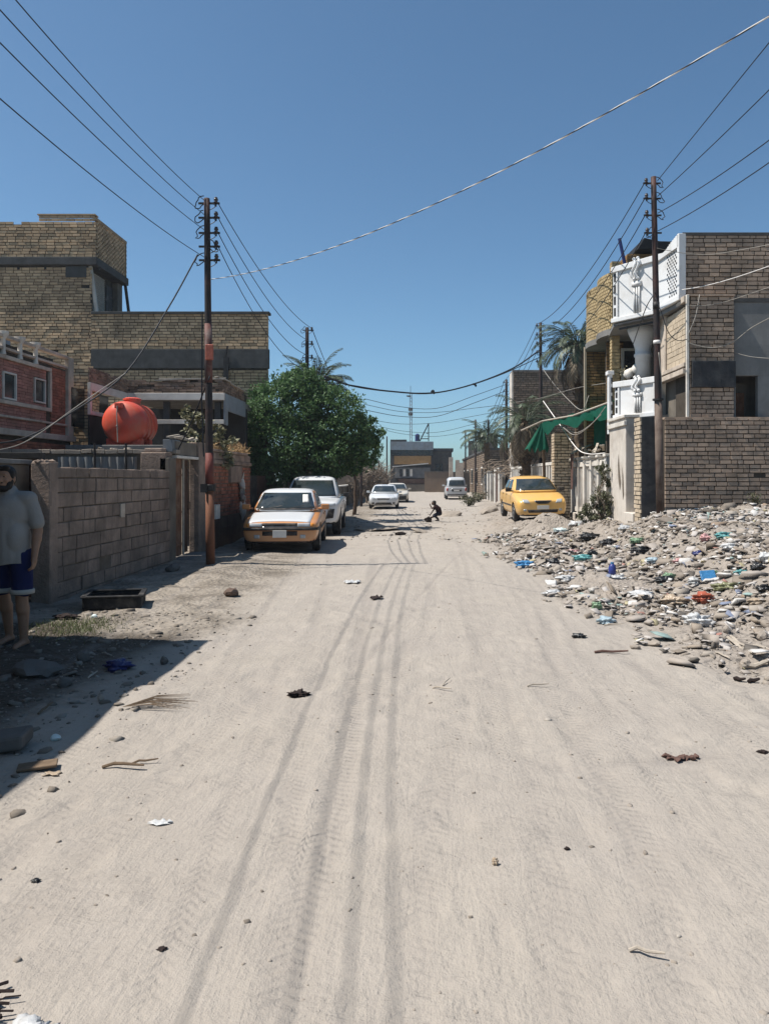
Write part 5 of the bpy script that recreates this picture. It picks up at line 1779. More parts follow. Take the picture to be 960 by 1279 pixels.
for i, (px, py, d, lab) in enumerate(far):
    tp = at(px, py, d)
    if i == 1: lv = []
    else: lv = [tp.z - .2 - k * .6 for k in range(4)]
    g_, tips = pole((tp.x, d, gz(tp.x, d) - .1), tp, .11, .08, lab, -1, lv, (darkst,), 10 + i, detail=False)
    tipf[i] = tips
for i, (px, py, d, lab) in enumerate(((451, 565, 50, 'thin dark pole at the near end of the bare brush'), (466.5, 570, 60, 'thin dark pole in the bare brush over the white sedan'), (483, 545, 82, 'thin pole beside the edge of the blue grey building'), (473, 575, 72, 'short pole between the bare shrubs by the far cars'))):
    tp = at(px, py, d)
    pole((tp.x, d, gz(tp.x, d) - .1), tp, .09, .07, lab, 1, [], (darkst,), 30 + i, detail=False)

# lines over the left verge: four coming overhead, four going on
near = [at(-60, -92, 8.5), at(-60, -46, 9), at(-60, 7, 9.5), at(-60, 81, 10.5)]
nl = ('topmost', 'second', 'third', 'lowest')
def overhead(a, b, end_y, r, lab, grp):
    """line hanging from a through b and on over the viewer to a pole behind, as a parabola"""
    ym, hs = (a.y + end_y) / 2, (a.y - end_y) / 2
    sag = (a.z - b.z) / (1 - ((b.y - ym) / hs) ** 2)
    path = []
    for i in range(41):
        y = a.y + (end_y - a.y) * i / 40
        path.append(Vector((a.x + (b.x - a.x) * (y - a.y) / (b.y - a.y), y, a.z - sag * (1 - ((y - ym) / hs) ** 2))))
    tag(MB().tube(path, r, 6).build('overhead_wire', M['wire'], smooth=True, origin=a), lab, 'wire', grp)


for k in range(4):
    a = tipl[(0, 1, 2, 4)[k]] - Vector((.2, 0, .03))
    b = at((20, 0, 0, 0)[k], (0, 12, 53, 123)[k], (6.95, 6.68, 6.72, 6.78)[k])
    overhead(a, b, -12, .0062, nl[k] + ' black wire running from the rusty pole over the tan brick house', 'wires over the tan house')
for k in range(4):
    wire(tipl[k], tipl2[k], .35 + .1 * k, .009, M['wire'], nl[k] + ' black line between the rusty pole and the pole in the palm', 'lines along the left side')
for k in range(3):
    wire(tipl2[k], at(455 + k * 2, 560 + 4 * k, 60), .3, .014, M['wire'], nl[k] + ' line dropping from the pole in the palm into the green tree', 'lines beyond the palm pole')
# lines over the right verge
for k in range(4):
    a = tipr[k] + Vector((.25, 0, -.02))
    b = at(960, (53, 112, 175, 203)[k], 12.0)
    overhead(a, b, -8, .009, nl[k] + ' black wire running from the balcony house pole towards the upper right corner', 'wires over the right')
for k in range(4):
    wire(tipr[k], tipr2[k], .55 + .12 * k, .012, M['wire'], nl[k] + ' black line between the balcony house pole and the palm side pole', 'lines along the right side')
for k in range(4):
    wire(tipr2[k], tipf[0][k], .3, .014, M['wire'], nl[k] + ' line from the palm side pole to the next pole by the grey brown house', 'lines beyond the yellow car')
    wire(tipf[0][k], tipf[2][k], .3, .016, M['wire'], nl[k] + ' thin line between the two poles near the feathery palm', 'lines near the feathery palm')

# striped twisted cable crossing high over the street
a, b = at(262, 349, 14.5), at(925, 0, 6.2)
b2 = a + (b - a) * 1.18
L = (b2 - a).length
ns = 420
path = []
for k in range(ns + 1):
    s = k / ns
    v = a.lerp(b2, s)
    v.z -= 4 * .52 * s * (1 - s)
    path.append(v)
t = thing('twisted_cable', 'twisted black and white cable slung high across the street', 'cable', a)
for nm, ph, m in (('white_strand', 0, M['wire_white']), ('black_strand', PI, M['wire'])):
    pp = []
    for k, v in enumerate(path):
        ang = ph + k / ns * L / .42 * 2 * PI
        pp.append(v + Vector((0, math.cos(ang), math.sin(ang))) * .0026)
    MB().tube(pp, .0058, 6).build(nm, m, t, smooth=True)

# drop cables at the rusty pole
pz = at(247, 318, 14.4)
cable([pz, at(210, 385, 14.0), at(157, 466, 13.3), at(85, 518, 12.6), at(28, 548, 12.1), at(-30, 556, 11.6)], .014, M['wire'], 'thick cable drooping from the rusty pole past the red water tank')
cable([at(157, 466, 13.2), at(100, 505, 12.5), at(30, 553, 12.0), at(-30, 566, 11.6)], .008, M['wire_grey'], 'thin grey cable drooping alongside the thick cable over the red house')
cable([at(262, 470, 14.4), at(240, 525, 14.9), at(213, 582, 15.5)], .014, M['wire'], 'short dark cable slanting down to the rusty gate from the rusty pole')
# heavy cables crossing mid street
x0 = Vector((-3.4, 30, 0))
cable([at(405, 470, 29), at(440, 482, 30), at(490, 489, 31), at(540, 491, 32), at(590, 480, 33.5), at(640, 460, 35), at(674, 437, 36)], .034, M['wire'], 'thick bundled cable sagging across the street between tree and palm side pole')
cable([at(420, 478, 29.5), at(500, 490, 31), at(560, 488, 32), at(620, 470, 34), at(674, 446, 36)], .02, M['wire'], 'second cable sagging just under the thick bundled one')
for k, (ya, ym, yb, d) in enumerate(((512, 520, 488, 45), (505, 515, 505, 55), (523, 528, 512, 60), (530, 545, 530, 70), (498, 510, 480, 50), (528, 540, 520, 66))):
    cable([at(455, ya, d - 4), at(500, (ya + ym) / 2 + 4, d), at(545, ym, d), at(590, (ym + yb) / 2, d), at(632, yb, 52)], .017, M['wire'], ('faint wire', 'loose wire', 'slack wire', 'low wire', 'high wire', 'thin wire')[k] + ' crossing the far street ' + ('near the mast top', 'under the mast dish', 'at mid height of the mast', 'just over the blue grey building', 'above the mast top', 'over the stair frame')[k], 'wires crossing the far street')
for j, (px, d) in enumerate(((540, 31.9), (592, 33.4))):
    p = at(px, 489 if j == 0 else 480, d)
    tag(MB().blob(p, (.10, .08, .07), j, .2).blob(p + Vector((.06, 0, -.06)), (.06, .06, .06), j + 3, .2).build('cable_joint', M['wire']), ('taped joint in the middle of the thick cable', 'taped joint with a dangling end towards the palm side pole')[j], 'cable joint')

# pale service cables looping over the right side
cable([at(677, 460, 36), at(690, 478, 33), at(708, 498, 29), at(726, 512, 25.5), at(735, 494, 25.3)], .013, M['wire_grey'], 'pale cable dropping from the palm side pole to the yellow brick house')
cable([at(640, 503, 36), at(676, 497, 34), at(718, 485, 28), at(760, 478, 23)], .010, M['wire_grey'], 'grey cable rising gently across the palms to the balcony house')
cable([at(678, 501, 30), at(690, 518, 28), at(702, 535, 26.5), at(720, 560, 24), at(735, 567, 22.5), at(755, 566, 21.6)], .017, M['wire_white'], 'thick pale cable hanging in front of the shade net')
cable([at(700, 528, 26), at(712, 538, 25), at(722, 540, 24), at(740, 528, 22.5), at(756, 508, 21.8)], .014, M['wire_grey'], 'pale loop of cable under the shade net valance')
cable([at(703, 534, 25), at(716, 543, 24), at(730, 537, 22.8), at(750, 518, 21.7)], .012, M['wire_grey'], 'second lower loop of cable under the shade net')
cable([at(818, 372, 17.4), at(826, 392, 17.3), at(834, 415, 17.5), at(845, 425, 17.8), at(857, 424, 18.0)], .009, M['wire'], 'dark cable looping from the pole to the corner of the brick bay')
cable([at(873, 368, 18.0), at(868, 395, 17.9), at(858, 424, 17.95), at(872, 432, 17.9), at(893, 434, 17.8), at(915, 427, 17.7), at(940, 408, 17.4), at(985, 385, 16.5)], .010, M['wire_grey'], 'grey cable looping across the brick pier and the render panel')
cable([at(851, 362, 18.0), at(880, 357, 17.6), at(920, 346, 17), at(990, 322, 16)], .010, M['wire_white'], 'pale twisted cable rising from the balcony corner across the grey brick')
cable([at(858, 382, 18.0), at(885, 381, 17.8), at(915, 374, 17.4), at(985, 350, 16)], .007, M['wire_grey'], 'thin cable along the top of the brick pier')
cable([at(820, 310, 17.4), at(852, 316, 18.0), at(885, 318, 17.9), at(925, 312, 17.3), at(985, 301, 16)], .007, M['wire_grey'], 'thin pale wire across the top grey brick parapet')
cable([at(818, 365, 17.4), at(806, 385, 18.3), at(790, 430, 20.5)], .012, M['wire'], 'thin dark wire running from the pole past the white column')
cable([at(822, 440, 17.4), at(825, 470, 17.45), at(826, 500, 17.5)], .012, M['wire_grey'], 'short grey cable strapped to the balcony house pole')
cable([at(915, 440, 18.2), at(940, 446, 17.9), at(985, 449, 17.4)], .008, M['wire_grey'], 'thin straight wire across the grey render panel')
# ---------------------------------------------------------------- vehicles
def ring(st):
    y, zb, wl, wm, zm, zs, wt, zt = st
    h = [(0, zb), (wl * .8, zb), (wl, zb + .05), (wm, zm), (wm * .992, zs), (wt, zt - .02), (wt * .55, zt + .004), (0, zt + .012)]
    return [(x, y, z) for x, z in h] + [(-x, y, z) for x, z in h[-2:0:-1]]


def loft(name, stations, mats):
    mb = MB()
    n = 14
    vs = [p for st in stations for p in ring(st)]
    fs = []
    for i in range(len(stations) - 1):
        for k in range(n):
            a, b = i * n + k, i * n + (k + 1) % n
            fs.append((a, b, b + n, a + n))
    for base, flip in ((0, False), ((len(stations) - 1) * n, True)):
        for i in range(7):
            if i == 0: f = (base, base + 1, base + 13)
            elif i == 6: f = (base + 6, base + 7, base + 8)
            else: f = (base + i, base + i + 1, base + 13 - i, base + 14 - i)
            fs.append(f if flip else f[::-1])
    mb.add(vs, [f[::-1] for f in fs])
    return mb


def house_rings(levels, e=.36, n=28, bulge=.05):
    vs, fs = [], []
    for (z, yf, yr, w) in levels:
        ym, hy = (yf + yr) / 2, (yr - yf) / 2
        for k in range(n):
            a = 2 * PI * k / n
            c, s = math.cos(a), math.sin(a)
            x = w * math.copysign(abs(c) ** e, c)
            y = ym + hy * math.copysign(abs(s) ** e, s)
            y += (-1 if s < 0 else 1) * bulge * (1 - (x / max(w, .01)) ** 2) * abs(s) ** .5
            vs.append((x, y, z))
    m = len(levels)
    for i in range(m - 1):
        for k in range(n):
            a, b = i * n + k, i * n + (k + 1) % n
            fs.append((a, b, b + n, a + n))
    fs.append(tuple((m - 1) * n + k for k in range(n)))
    fs.append(tuple(range(n))[::-1])
    return vs, fs


def bvh_of(o):
    me = o.data
    return BVHTree.FromPolygons([v.co.copy() for v in me.vertices], [tuple(p.vertices) for p in me.polygons])


def drape(mb, bvh, quad, axis, off=.006, nu=10, nv=6, thick=.02, mat=0, far=4.0, start=None):
    """lay a patch on the body: quad = 4 corners in the 2D view, seen along axis '+y','-y','+x','-x','-z'"""
    d = {'+y': Vector((0, 1, 0)), '-y': Vector((0, -1, 0)), '+x': Vector((1, 0, 0)), '-x': Vector((-1, 0, 0)), '-z': Vector((0, 0, -1))}[axis]
    q = [Vector(p) for p in quad]
    hit = {}
    for i in range(nu + 1):
        for j in range(nv + 1):
            p = q[0].lerp(q[1], i / nu).lerp(q[3].lerp(q[2], i / nu), j / nv)
            if axis[1] == 'y': o = Vector((p.x, 0, p.y)) - d * far * (1 if axis[0] == '+' else 2.5)
            elif axis[1] == 'x': o = Vector((0, p.x, p.y)) - d * far
            else: o = Vector((p.x, p.y, far))
            loc, nrm, idx, dist = bvh.ray_cast(o, d)
            if loc is not None:
                if nrm.dot(d) > 0: nrm = -nrm
                hit[i, j] = (loc, nrm)
    vid, vs, fs = {}, [], []
    for k, (l, nn) in hit.items():
        vid[k] = len(vs); vs.append(l + nn * off)
    back = {}
    for k, (l, nn) in hit.items():
        back[k] = len(vs); vs.append(l - nn * thick)
    flip = axis in ('+x', '-y')
    for i in range(nu):
        for j in range(nv):
            ks = [(i, j), (i + 1, j), (i + 1, j + 1), (i, j + 1)]
            if all(k in vid for k in ks):
                P = [hit[k][0] for k in ks]
                if max((P[0] - P[2]).length, (P[1] - P[3]).length) > .9: continue
                fs.append(tuple(vid[k] for k in ks))
                for a, b, cond in ((ks[0], ks[1], j == 0), (ks[1], ks[2], i == nu - 1), (ks[2], ks[3], j == nv - 1), (ks[3], ks[0], i == 0)):
                    if cond: fs.append((vid[b], vid[a], back[a], back[b]))
    mb.add(vs, fs, mat)
    return mb


def rect(x0, x1, z0, z1): return [(x0, z0), (x1, z0), (x1, z1), (x0, z1)]


def wheel(root, x, y, r, w, side):
    """tyre part with a rim sub-part"""
    c = Vector((x, y, r))
    mb = MB().lathe([(r * .60, -w * .42), (r * .86, -w * .5), (r * .97, -w * .42), (r, -w * .25), (r, w * .25), (r * .97, w * .42), (r * .86, w * .5), (r * .60, w * .42)], c, 28, axis='x')
    ty = mb.build('wheel', M['rubber'], root, smooth=True, local=True)
    mb = MB()
    s = side
    mb.lathe([(r * .60, s * w * .40), (r * .62, s * w * .47), (r * .55, s * w * .44), (r * .52, s * w * .34), (r * .2, s * w * .38), (r * .12, s * w * .46), (.005, s * w * .47)], c, 24, axis='x')
    ob = mb.build('rim', M['rim'], ty, smooth=True, local=True)
    mb = MB()
    for k in range(7):
        a = 2 * PI * k / 7
        mb.lathe([(r * .085, s * w * .36), (r * .085, s * w * .41)], c + Vector((0, math.cos(a) * r * .38, math.sin(a) * r * .38)), 8, axis='x')
    mb.build('rim_holes', M['trim_black'], ty, local=True)


def car(name, label, cat, spec, loc, rz, group=None):
    S = spec
    root = thing(name, label, cat, (0, 0, 0), 0, group)
    body = loft('body', S['body'], None).build('body', [S['paint'], M['trim_black']], root, smooth=True, local=True, subsurf=2)
    cut = MB()
    R_ = S['arch']
    for y in S['wy']:
        for s in (-1, 1):
            x0, x1 = (.48, 1.2) if s > 0 else (-1.2, -.48)
            cut.lathe([(R_, x0), (R_, x1)], (0, y, S['wr'] + .015), 32, axis='x')
    evaluated(body)
    cutter = cut.build('arch_cutter', [M['trim_black']], None, origin=(0, 0, 0))
    md = body.modifiers.new('arches', 'BOOLEAN')
    md.operation = 'DIFFERENCE'; md.object = cutter; md.solver = 'EXACT'
    try: md.material_mode = 'TRANSFER'
    except Exception: pass
    evaluated(body)
    cm = cutter.data
    bpy.data.objects.remove(cutter); bpy.data.meshes.remove(cm)
    me = body.data
    me.polygons.foreach_set('use_smooth', [True] * len(me.polygons))
    for p in me.polygons:
        c = p.center
        if p.normal.z < -.7 and c.z < .45: p.material_index = 1
    try: me.set_sharp_from_angle(angle=R(38))
    except Exception: pass
    vs, fs = house_rings(S['house'], S.get('e', .34), bulge=S.get('bulge', .06))
    gh = MB().add(vs, fs).build('cabin', S.get('cabin_mats', [S['paint']]), root, smooth=True, local=True, subsurf=1)
    evaluated(gh)
    if len(gh.data.materials) > 1:
        for p in gh.data.polygons:
            if abs(p.normal.x) > .62: p.material_index = 1
    bb, gb = bvh_of(body), bvh_of(gh)
    for nm, mat, quads, src, par in S['patches']:
        for qd, ax, kw in quads:
            mb = MB()
            drape(mb, gb if src == 'g' else bb, qd, ax, **kw)
            if mb.f: mb.build(nm, M[mat], root, smooth=True, local=True)
    for y in S['wy']:
        for s in (-1, 1): wheel(root, s * S['track'], y, S['wr'], S['ww'], s)
    for s in (-1, 1):
        mx, my, mz = S['mirror']
        mb = MB()
        mb.obox((s * mx, my, mz), (.095, 0, 0), (0, .045, 0), (0, 0, .065))
        mb.obox((s * (mx - .12), my + .02, mz - .04), (.05, 0, 0), (0, .025, 0), (0, 0, .02))
        mb.build('mirror', S.get('mirror_mat', S['paint']), root, local=True, bevel=.025)
    for fn in S.get('extras', []): fn(root)
    root.location = loc
    root.rotation_euler = (S.get('pitch', 0), S.get('roll', 0), rz)
    return root


def both(q, **kw):
    """the same side patch on both flanks"""
    return [(q, '-x', kw), (q, '+x', kw)]


def mir(q): return [(-x, z) for x, z in q][::-1]


def fr(*qs, **kw): return [(q, '+y', kw) for q in qs]


def rear(*qs, **kw): return [(q, '-y', kw) for q in qs]


def plate_extra(y, z0, w=.40, h=.12, sgn=-1):
    def f(root):
        p = MB().box(-w / 2, min(y, y + .02 * sgn), z0, w / 2, max(y, y + .02 * sgn), z0 + h).build('number_plate', M['plate'], root, local=True, bevel=.004)
    return f


def wiper_extra(pts):
    def f(root):
        mb = MB()
        for a, b in pts: mb.tube([a, b], .009, 5)
        mb.build('wiper', M['trim_black'], root, local=True)
    return f


SEAM = dict(off=.0025, thick=.004)
# ---- orange and white boxy taxi
taxi = dict(
    paint=M['taxi_orange'],
    body=[(0.0, .30, .66, .74, .46, .60, .58, .655), (.05, .22, .76, .81, .46, .66, .70, .705), (.3, .20, .79, .845, .50, .70, .76, .755), (.8, .20, .80, .85, .52, .76, .77, .83), (1.2, .20, .80, .86, .55, .81, .785, .895), (2.2, .20, .80, .86, .55, .86, .80, .93), (3.4, .20, .80, .86, .55, .87, .80, .95), (4.0, .22, .80, .85, .55, .87, .77, .95), (4.33, .26, .76, .81, .55, .84, .72, .92), (4.4, .34, .68, .74, .55, .78, .62, .82)],
    house=[(.86, 1.05, 3.85, .79), (.93, 1.13, 3.78, .785), (1.10, 1.42, 3.52, .73), (1.28, 1.72, 3.22, .665), (1.37, 1.90, 3.04, .60), (1.405, 2.06, 2.88, .50), (1.42, 2.3, 2.64, .25)],
    cabin_mats=[M['car_white'], M['taxi_orange']], e=.30, bulge=.05,
    wy=(.82, 3.5), wr=.30, ww=.185, arch=.355, track=.755, mirror=(.93, 1.42, .99), mirror_mat=M['taxi_orange'],
    patches=[
        ('windscreen', 'glass', fr([(-.69, .955), (.69, .955), (.565, 1.315), (-.565, 1.315)], nu=16, nv=8), 'g', 0),
        ('windscreen_seal', 'trim_black', fr([(-.72, .925), (.72, .925), (.70, .955), (-.70, .955)], nu=16, nv=2, off=.008), 'g', 0),
        ('rear_window', 'glass', rear([(-.60, .99), (.60, .99), (.52, 1.30), (-.52, 1.30)], nu=12), 'g', 0),
        ('side_window', 'glass', both([(1.62, .975), (2.42, .975), (2.42, 1.30), (1.98, 1.30)]) + both([(2.50, .975), (3.28, .975), (3.0, 1.30), (2.50, 1.30)]), 'g', 0),
        ('bonnet', 'car_white', [([(-.70, .075), (.66, .075), (.70, 1.14), (-.72, 1.14)], '-z', dict(nu=16, nv=12, off=.006))], 'b', 0),
        ('bumper', 'trim_black', fr(rect(-.79, .79, .515, .575), nu=24, nv=2, off=.03, thick=.05) + both([(.06, .515), (.46, .515), (.46, .575), (.06, .575)], off=.02, nu=6, nv=2), 'b', 0),
        ('grille', 'trim_black', fr(rect(-.375, .375, .60, .672), nu=12, nv=3, off=.012), 'b', 0),
        ('headlight', 'lamp', fr(rect(.385, .66, .595, .668), nu=8, nv=4, off=.012), 'b', 0),
        ('headlight', 'lamp', fr(rect(-.66, -.385, .595, .668), nu=8, nv=4, off=.012), 'b', 0),
        ('indicator', 'lamp_amber', fr(rect(.665, .73, .60, .66), rect(-.73, -.665, .60, .66), nu=3, nv=3, off=.012), 'b', 0),
        ('grille_trim', 'chrome', fr(rect(-.40, .40, .585, .597), nu=12, nv=1, off=.014), 'b', 0),
        ('air_intake', 'trim_black', fr(rect(-.38, .38, .40, .50), nu=10, nv=3, off=.003), 'b', 0),
        ('lower_lip', 'trim_black', fr(rect(-.70, .70, .245, .275), nu=14, nv=1, off=.012), 'b', 0),
        ('fog_lamp', 'lamp', fr(rect(.44, .56, .34, .42), rect(-.56, -.44, .34, .42), nu=4, nv=3, off=.004), 'b', 0),
        ('side_strip', 'trim_black', both(rect(1.22, 3.1, .50, .56), nu=10, nv=1, off=.014), 'b', 0),
        ('sill', 'trim_black', both(rect(1.18, 3.14, .235, .30), nu=10, nv=1, off=.005), 'b', 0),
        ('door_seam', 'trim_black', both(rect(1.36, 1.372, .32, .86), nu=1, nv=6, **SEAM) + both(rect(2.45, 2.462, .32, .88), nu=1, nv=6, **SEAM) + both(rect(3.16, 3.172, .62, .88), nu=1, nv=4, **SEAM), 'b', 0),
        ('door_handle', 'trim_black', both(rect(2.25, 2.40, .78, .81), nu=3, nv=1, off=.015) + both(rect(3.0, 3.14, .79, .82), nu=3, nv=1, off=.015), 'b', 0),
        ('tail_lamp', 'lamp_red', rear(rect(.42, .72, .66, .80), rect(-.72, -.42, .66, .80), off=.01), 'b', 0),
        ('windscreen_sticker', 'plate', fr([(.40, 1.09), (.545, 1.09), (.505, 1.27), (.38, 1.27)], nu=4, nv=4, off=.010, thick=.002), 'g', 0),
    ],
    extras=[plate_extra(-.035, .36, .30, .16), wiper_extra([((-.45, 1.02, .955), (-.05, 1.10, 1.03)), ((.05, 1.02, .955), (.45, 1.10, 1.03))]),
            lambda root: MB().tube([(.02, 2.05, 1.41), (.02, 1.98, 1.56)], .006, 5).build('aerial', M['trim_black'], root, local=True)])
car('taxi_car', 'boxy orange taxi with white bonnet and roof parked by the red brick wall', 'car', taxi, (-3.10, 16.95, gz(-3.1, 18) - .01), R(4.5))

# ---- white pickup
pick = dict(
    paint=M['car_white'],
    body=[(0.0, .45, .74, .80, .66, .90, .66, .98), (.06, .36, .84, .89, .66, .98, .76, 1.035), (.35, .34, .88, .925, .70, 1.03, .82, 1.08), (.9, .34, .88, .93, .72, 1.05, .83, 1.11), (1.35, .34, .88, .93, .74, 1.07, .84, 1.13), (2.4, .34, .88, .925, .74, 1.09, .85, 1.14), (3.3, .34, .88, .925, .74, 1.09, .86, 1.15), (4.6, .38, .88, .93, .76, 1.10, .87, 1.17), (5.2, .44, .88, .92, .76, 1.10, .86, 1.16), (5.3, .55, .82, .86, .8, 1.05, .8, 1.1)],
    house=[(1.04, 1.15, 3.35, .86), (1.13, 1.25, 3.32, .855), (1.38, 1.60, 3.22, .79), (1.62, 1.92, 3.10, .715), (1.74, 2.14, 3.0, .65), (1.79, 2.32, 2.86, .52), (1.81, 2.5, 2.7, .25)],
    e=.30, bulge=.07, wy=(.95, 4.05), wr=.385, ww=.25, arch=.46, track=.80, mirror=(1.06, 1.62, 1.22), mirror_mat=M['trim_black'],
    patches=[
        ('windscreen', 'glass', fr([(-.75, 1.165), (.75, 1.165), (.61, 1.66), (-.61, 1.66)], nu=16, nv=8), 'g', 0),
        ('side_window', 'glass', both([(1.80, 1.165), (2.52, 1.165), (2.52, 1.64), (2.12, 1.64)]) + both([(2.60, 1.165), (3.2, 1.165), (3.05, 1.64), (2.60, 1.64)]), 'g', 0),
        ('rear_window', 'glass', rear([(-.6, 1.2), (.6, 1.2), (.55, 1.6), (-.55, 1.6)]), 'g', 0),
        ('headlight', 'lamp', fr([(.46, .87), (.80, .90), (.78, .985), (.46, .945)], nu=8, nv=4, off=.012), 'b', 0),
        ('headlight', 'lamp', fr(mir([(.46, .87), (.80, .90), (.78, .985), (.46, .945)]), nu=8, nv=4, off=.012), 'b', 0),
        ('grille', 'trim_black', fr([(-.44, .60), (.44, .60), (.46, .95), (-.46, .95)], nu=12, nv=6, off=.005), 'b', 0),
        ('grille_bar', 'chrome', fr(rect(-.45, .45, .80, .825), rect(-.45, .45, .905, .925), nu=12, nv=1, off=.02), 'b', 0),
        ('lower_grille', 'trim_black', fr([(-.50, .42), (.50, .42), (.44, .56), (-.44, .56)], nu=10, nv=3, off=.005), 'b', 0),
        ('fog_lamp', 'trim_black', fr([(.52, .52), (.74, .55), (.78, .82), (.60, .82)], nu=5, nv=5, off=.008), 'b', 0),
        ('fog_lamp', 'trim_black', fr(mir([(.52, .52), (.74, .55), (.78, .82), (.60, .82)]), nu=5, nv=5, off=.008), 'b', 0),
        ('skid_lip', 'trim_black', fr(rect(-.74, .74, .36, .40), nu=12, nv=1, off=.01), 'b', 0),
        ('door_seam', 'trim_black', both(rect(1.52, 1.535, .5, 1.06), nu=1, nv=6, **SEAM) + both(rect(2.56, 2.575, .45, 1.08), nu=1, nv=6, **SEAM) + both(rect(3.36, 3.385, .45, 1.10), nu=1, nv=6, **SEAM), 'b', 0),
        ('door_handle', 'chrome', both(rect(2.32, 2.50, .96, 1.0), nu=3, nv=1, off=.02) + both(rect(3.12, 3.28, .96, 1.0), nu=3, nv=1, off=.02), 'b', 0),
        ('step_bar', 'trim_black', both(rect(1.5, 3.4, .40, .46), nu=8, nv=1, off=.03), 'b', 0),
        ('tail_lamp', 'lamp_red', rear(rect(.72, .82, .8, 1.05), rect(-.82, -.72, .8, 1.05), off=.01), 'b', 0),
    ],
    extras=[plate_extra(-.04, .50, .36, .12), wiper_extra([((-.5, 1.18, 1.16), (0, 1.3, 1.26))])])
car('pickup_truck', 'white double cab pickup truck parked behind the orange taxi', 'pickup', pick, (-3.32, 22.7, gz(-3.3, 24)), R(3.2))

# ---- yellow taxi on the right
def egg(paintm, **k):
    d = dict(
        paint=paintm,
        body=[(0.0, .32, .56, .64, .46, .60, .50, .68), (.05, .22, .68, .75, .46, .66, .60, .735), (.2, .19, .77, .815, .48, .72, .68, .79), (.6, .18, .80, .84, .52, .80, .73, .88), (1.05, .18, .80, .845, .55, .86, .77, .965), (2.0, .18, .80, .845, .56, .90, .785, .99), (3.2, .18, .80, .845, .56, .92, .785, 1.01), (3.75, .20, .79, .83, .56, .92, .75, 1.0), (4.05, .26, .74, .79, .56, .88, .68, .96), (4.12, .34, .64, .70, .56, .80, .58, .86)],
        house=[(.90, .82, 3.70, .785), (.99, .92, 3.62, .775), (1.16, 1.22, 3.42, .72), (1.34, 1.56, 3.16, .645), (1.42, 1.76, 2.98, .58), (1.455, 1.95, 2.8, .46), (1.465, 2.2, 2.55, .22)],
        e=.36, bulge=.09, wy=(.78, 3.28), wr=.29, ww=.18, arch=.34, track=.745, mirror=(.90, 1.28, 1.03), mirror_mat=M['trim_black'],
        patches=[
            ('windscreen', 'glass', fr([(-.68, 1.01), (.68, 1.01), (.55, 1.375), (-.55, 1.375)], nu=16, nv=8), 'g', 0),
            ('rear_window', 'glass', rear([(-.58, 1.05), (.58, 1.05), (.48, 1.34), (-.48, 1.34)], nu=12), 'g', 0),
            ('side_window', 'glass', both([(1.50, 1.03), (2.22, 1.03), (2.22, 1.35), (1.84, 1.35)]) + both([(2.30, 1.03), (3.05, 1.03), (2.86, 1.35), (2.30, 1.35)]), 'g', 0),
            ('headlight', 'lamp', fr([(.40, .62), (.60, .64), (.66, .745), (.47, .735)], nu=8, nv=5, off=.008), 'b', 0),
            ('headlight', 'lamp', fr(mir([(.40, .62), (.60, .64), (.66, .745), (.47, .735)]), nu=8, nv=5, off=.008), 'b', 0),
            ('grille', 'trim_black', fr([(-.17, .60), (.17, .60), (.27, .69), (-.27, .69)], nu=10, nv=4, off=.006), 'b', 0),
            ('grille_trim', 'chrome', fr([(-.27, .69), (.27, .69), (.28, .705), (-.28, .705)], nu=10, nv=1, off=.012), 'b', 0),
            ('air_intake', 'trim_black', fr([(-.46, .32), (.46, .32), (.50, .42), (-.50, .42)], nu=12, nv=3, off=.004), 'b', 0),
            ('fog_lamp', 'lamp', fr(rect(.52, .62, .37, .44), rect(-.62, -.52, .37, .44), nu=4, nv=3, off=.006), 'b', 0),
            ('door_seam', 'trim_black', both(rect(1.26, 1.272, .3, .93), nu=1, nv=6, **SEAM) + both(rect(2.25, 2.262, .3, .95), nu=1, nv=6, **SEAM) + both(rect(2.98, 2.992, .62, .96), nu=1, nv=4, **SEAM), 'b', 0),
            ('door_handle', 'trim_black', both(rect(2.05, 2.19, .84, .87), nu=3, nv=1, off=.015) + both(rect(2.8, 2.94, .85, .88), nu=3, nv=1, off=.015), 'b', 0),
            ('side_strip', 'trim_black', both(rect(1.15, 2.95, .50, .545), nu=10, nv=1, off=.012), 'b', 0),
            ('tail_lamp', 'lamp_red', rear(rect(.48, .66, .70, .88), rect(-.66, -.48, .70, .88), off=.01), 'b', 0),
        ],
        extras=[plate_extra(-.03, .43, .38, .12), wiper_extra([((-.45, .92, 1.0), (-.05, 1.02, 1.08)), ((.05, .92, 1.0), (.45, 1.02, 1.08))])])
    d.update(k)
    return d


car('taxi_car', 'rounded yellow taxi parked on the rubble in front of the brick pillar', 'car', egg(M['taxi_yellow'], roll=R(-1.2), pitch=R(1.0)), (3.92, 24.6, gz(3.9, 26.0) + .02), R(2.5))

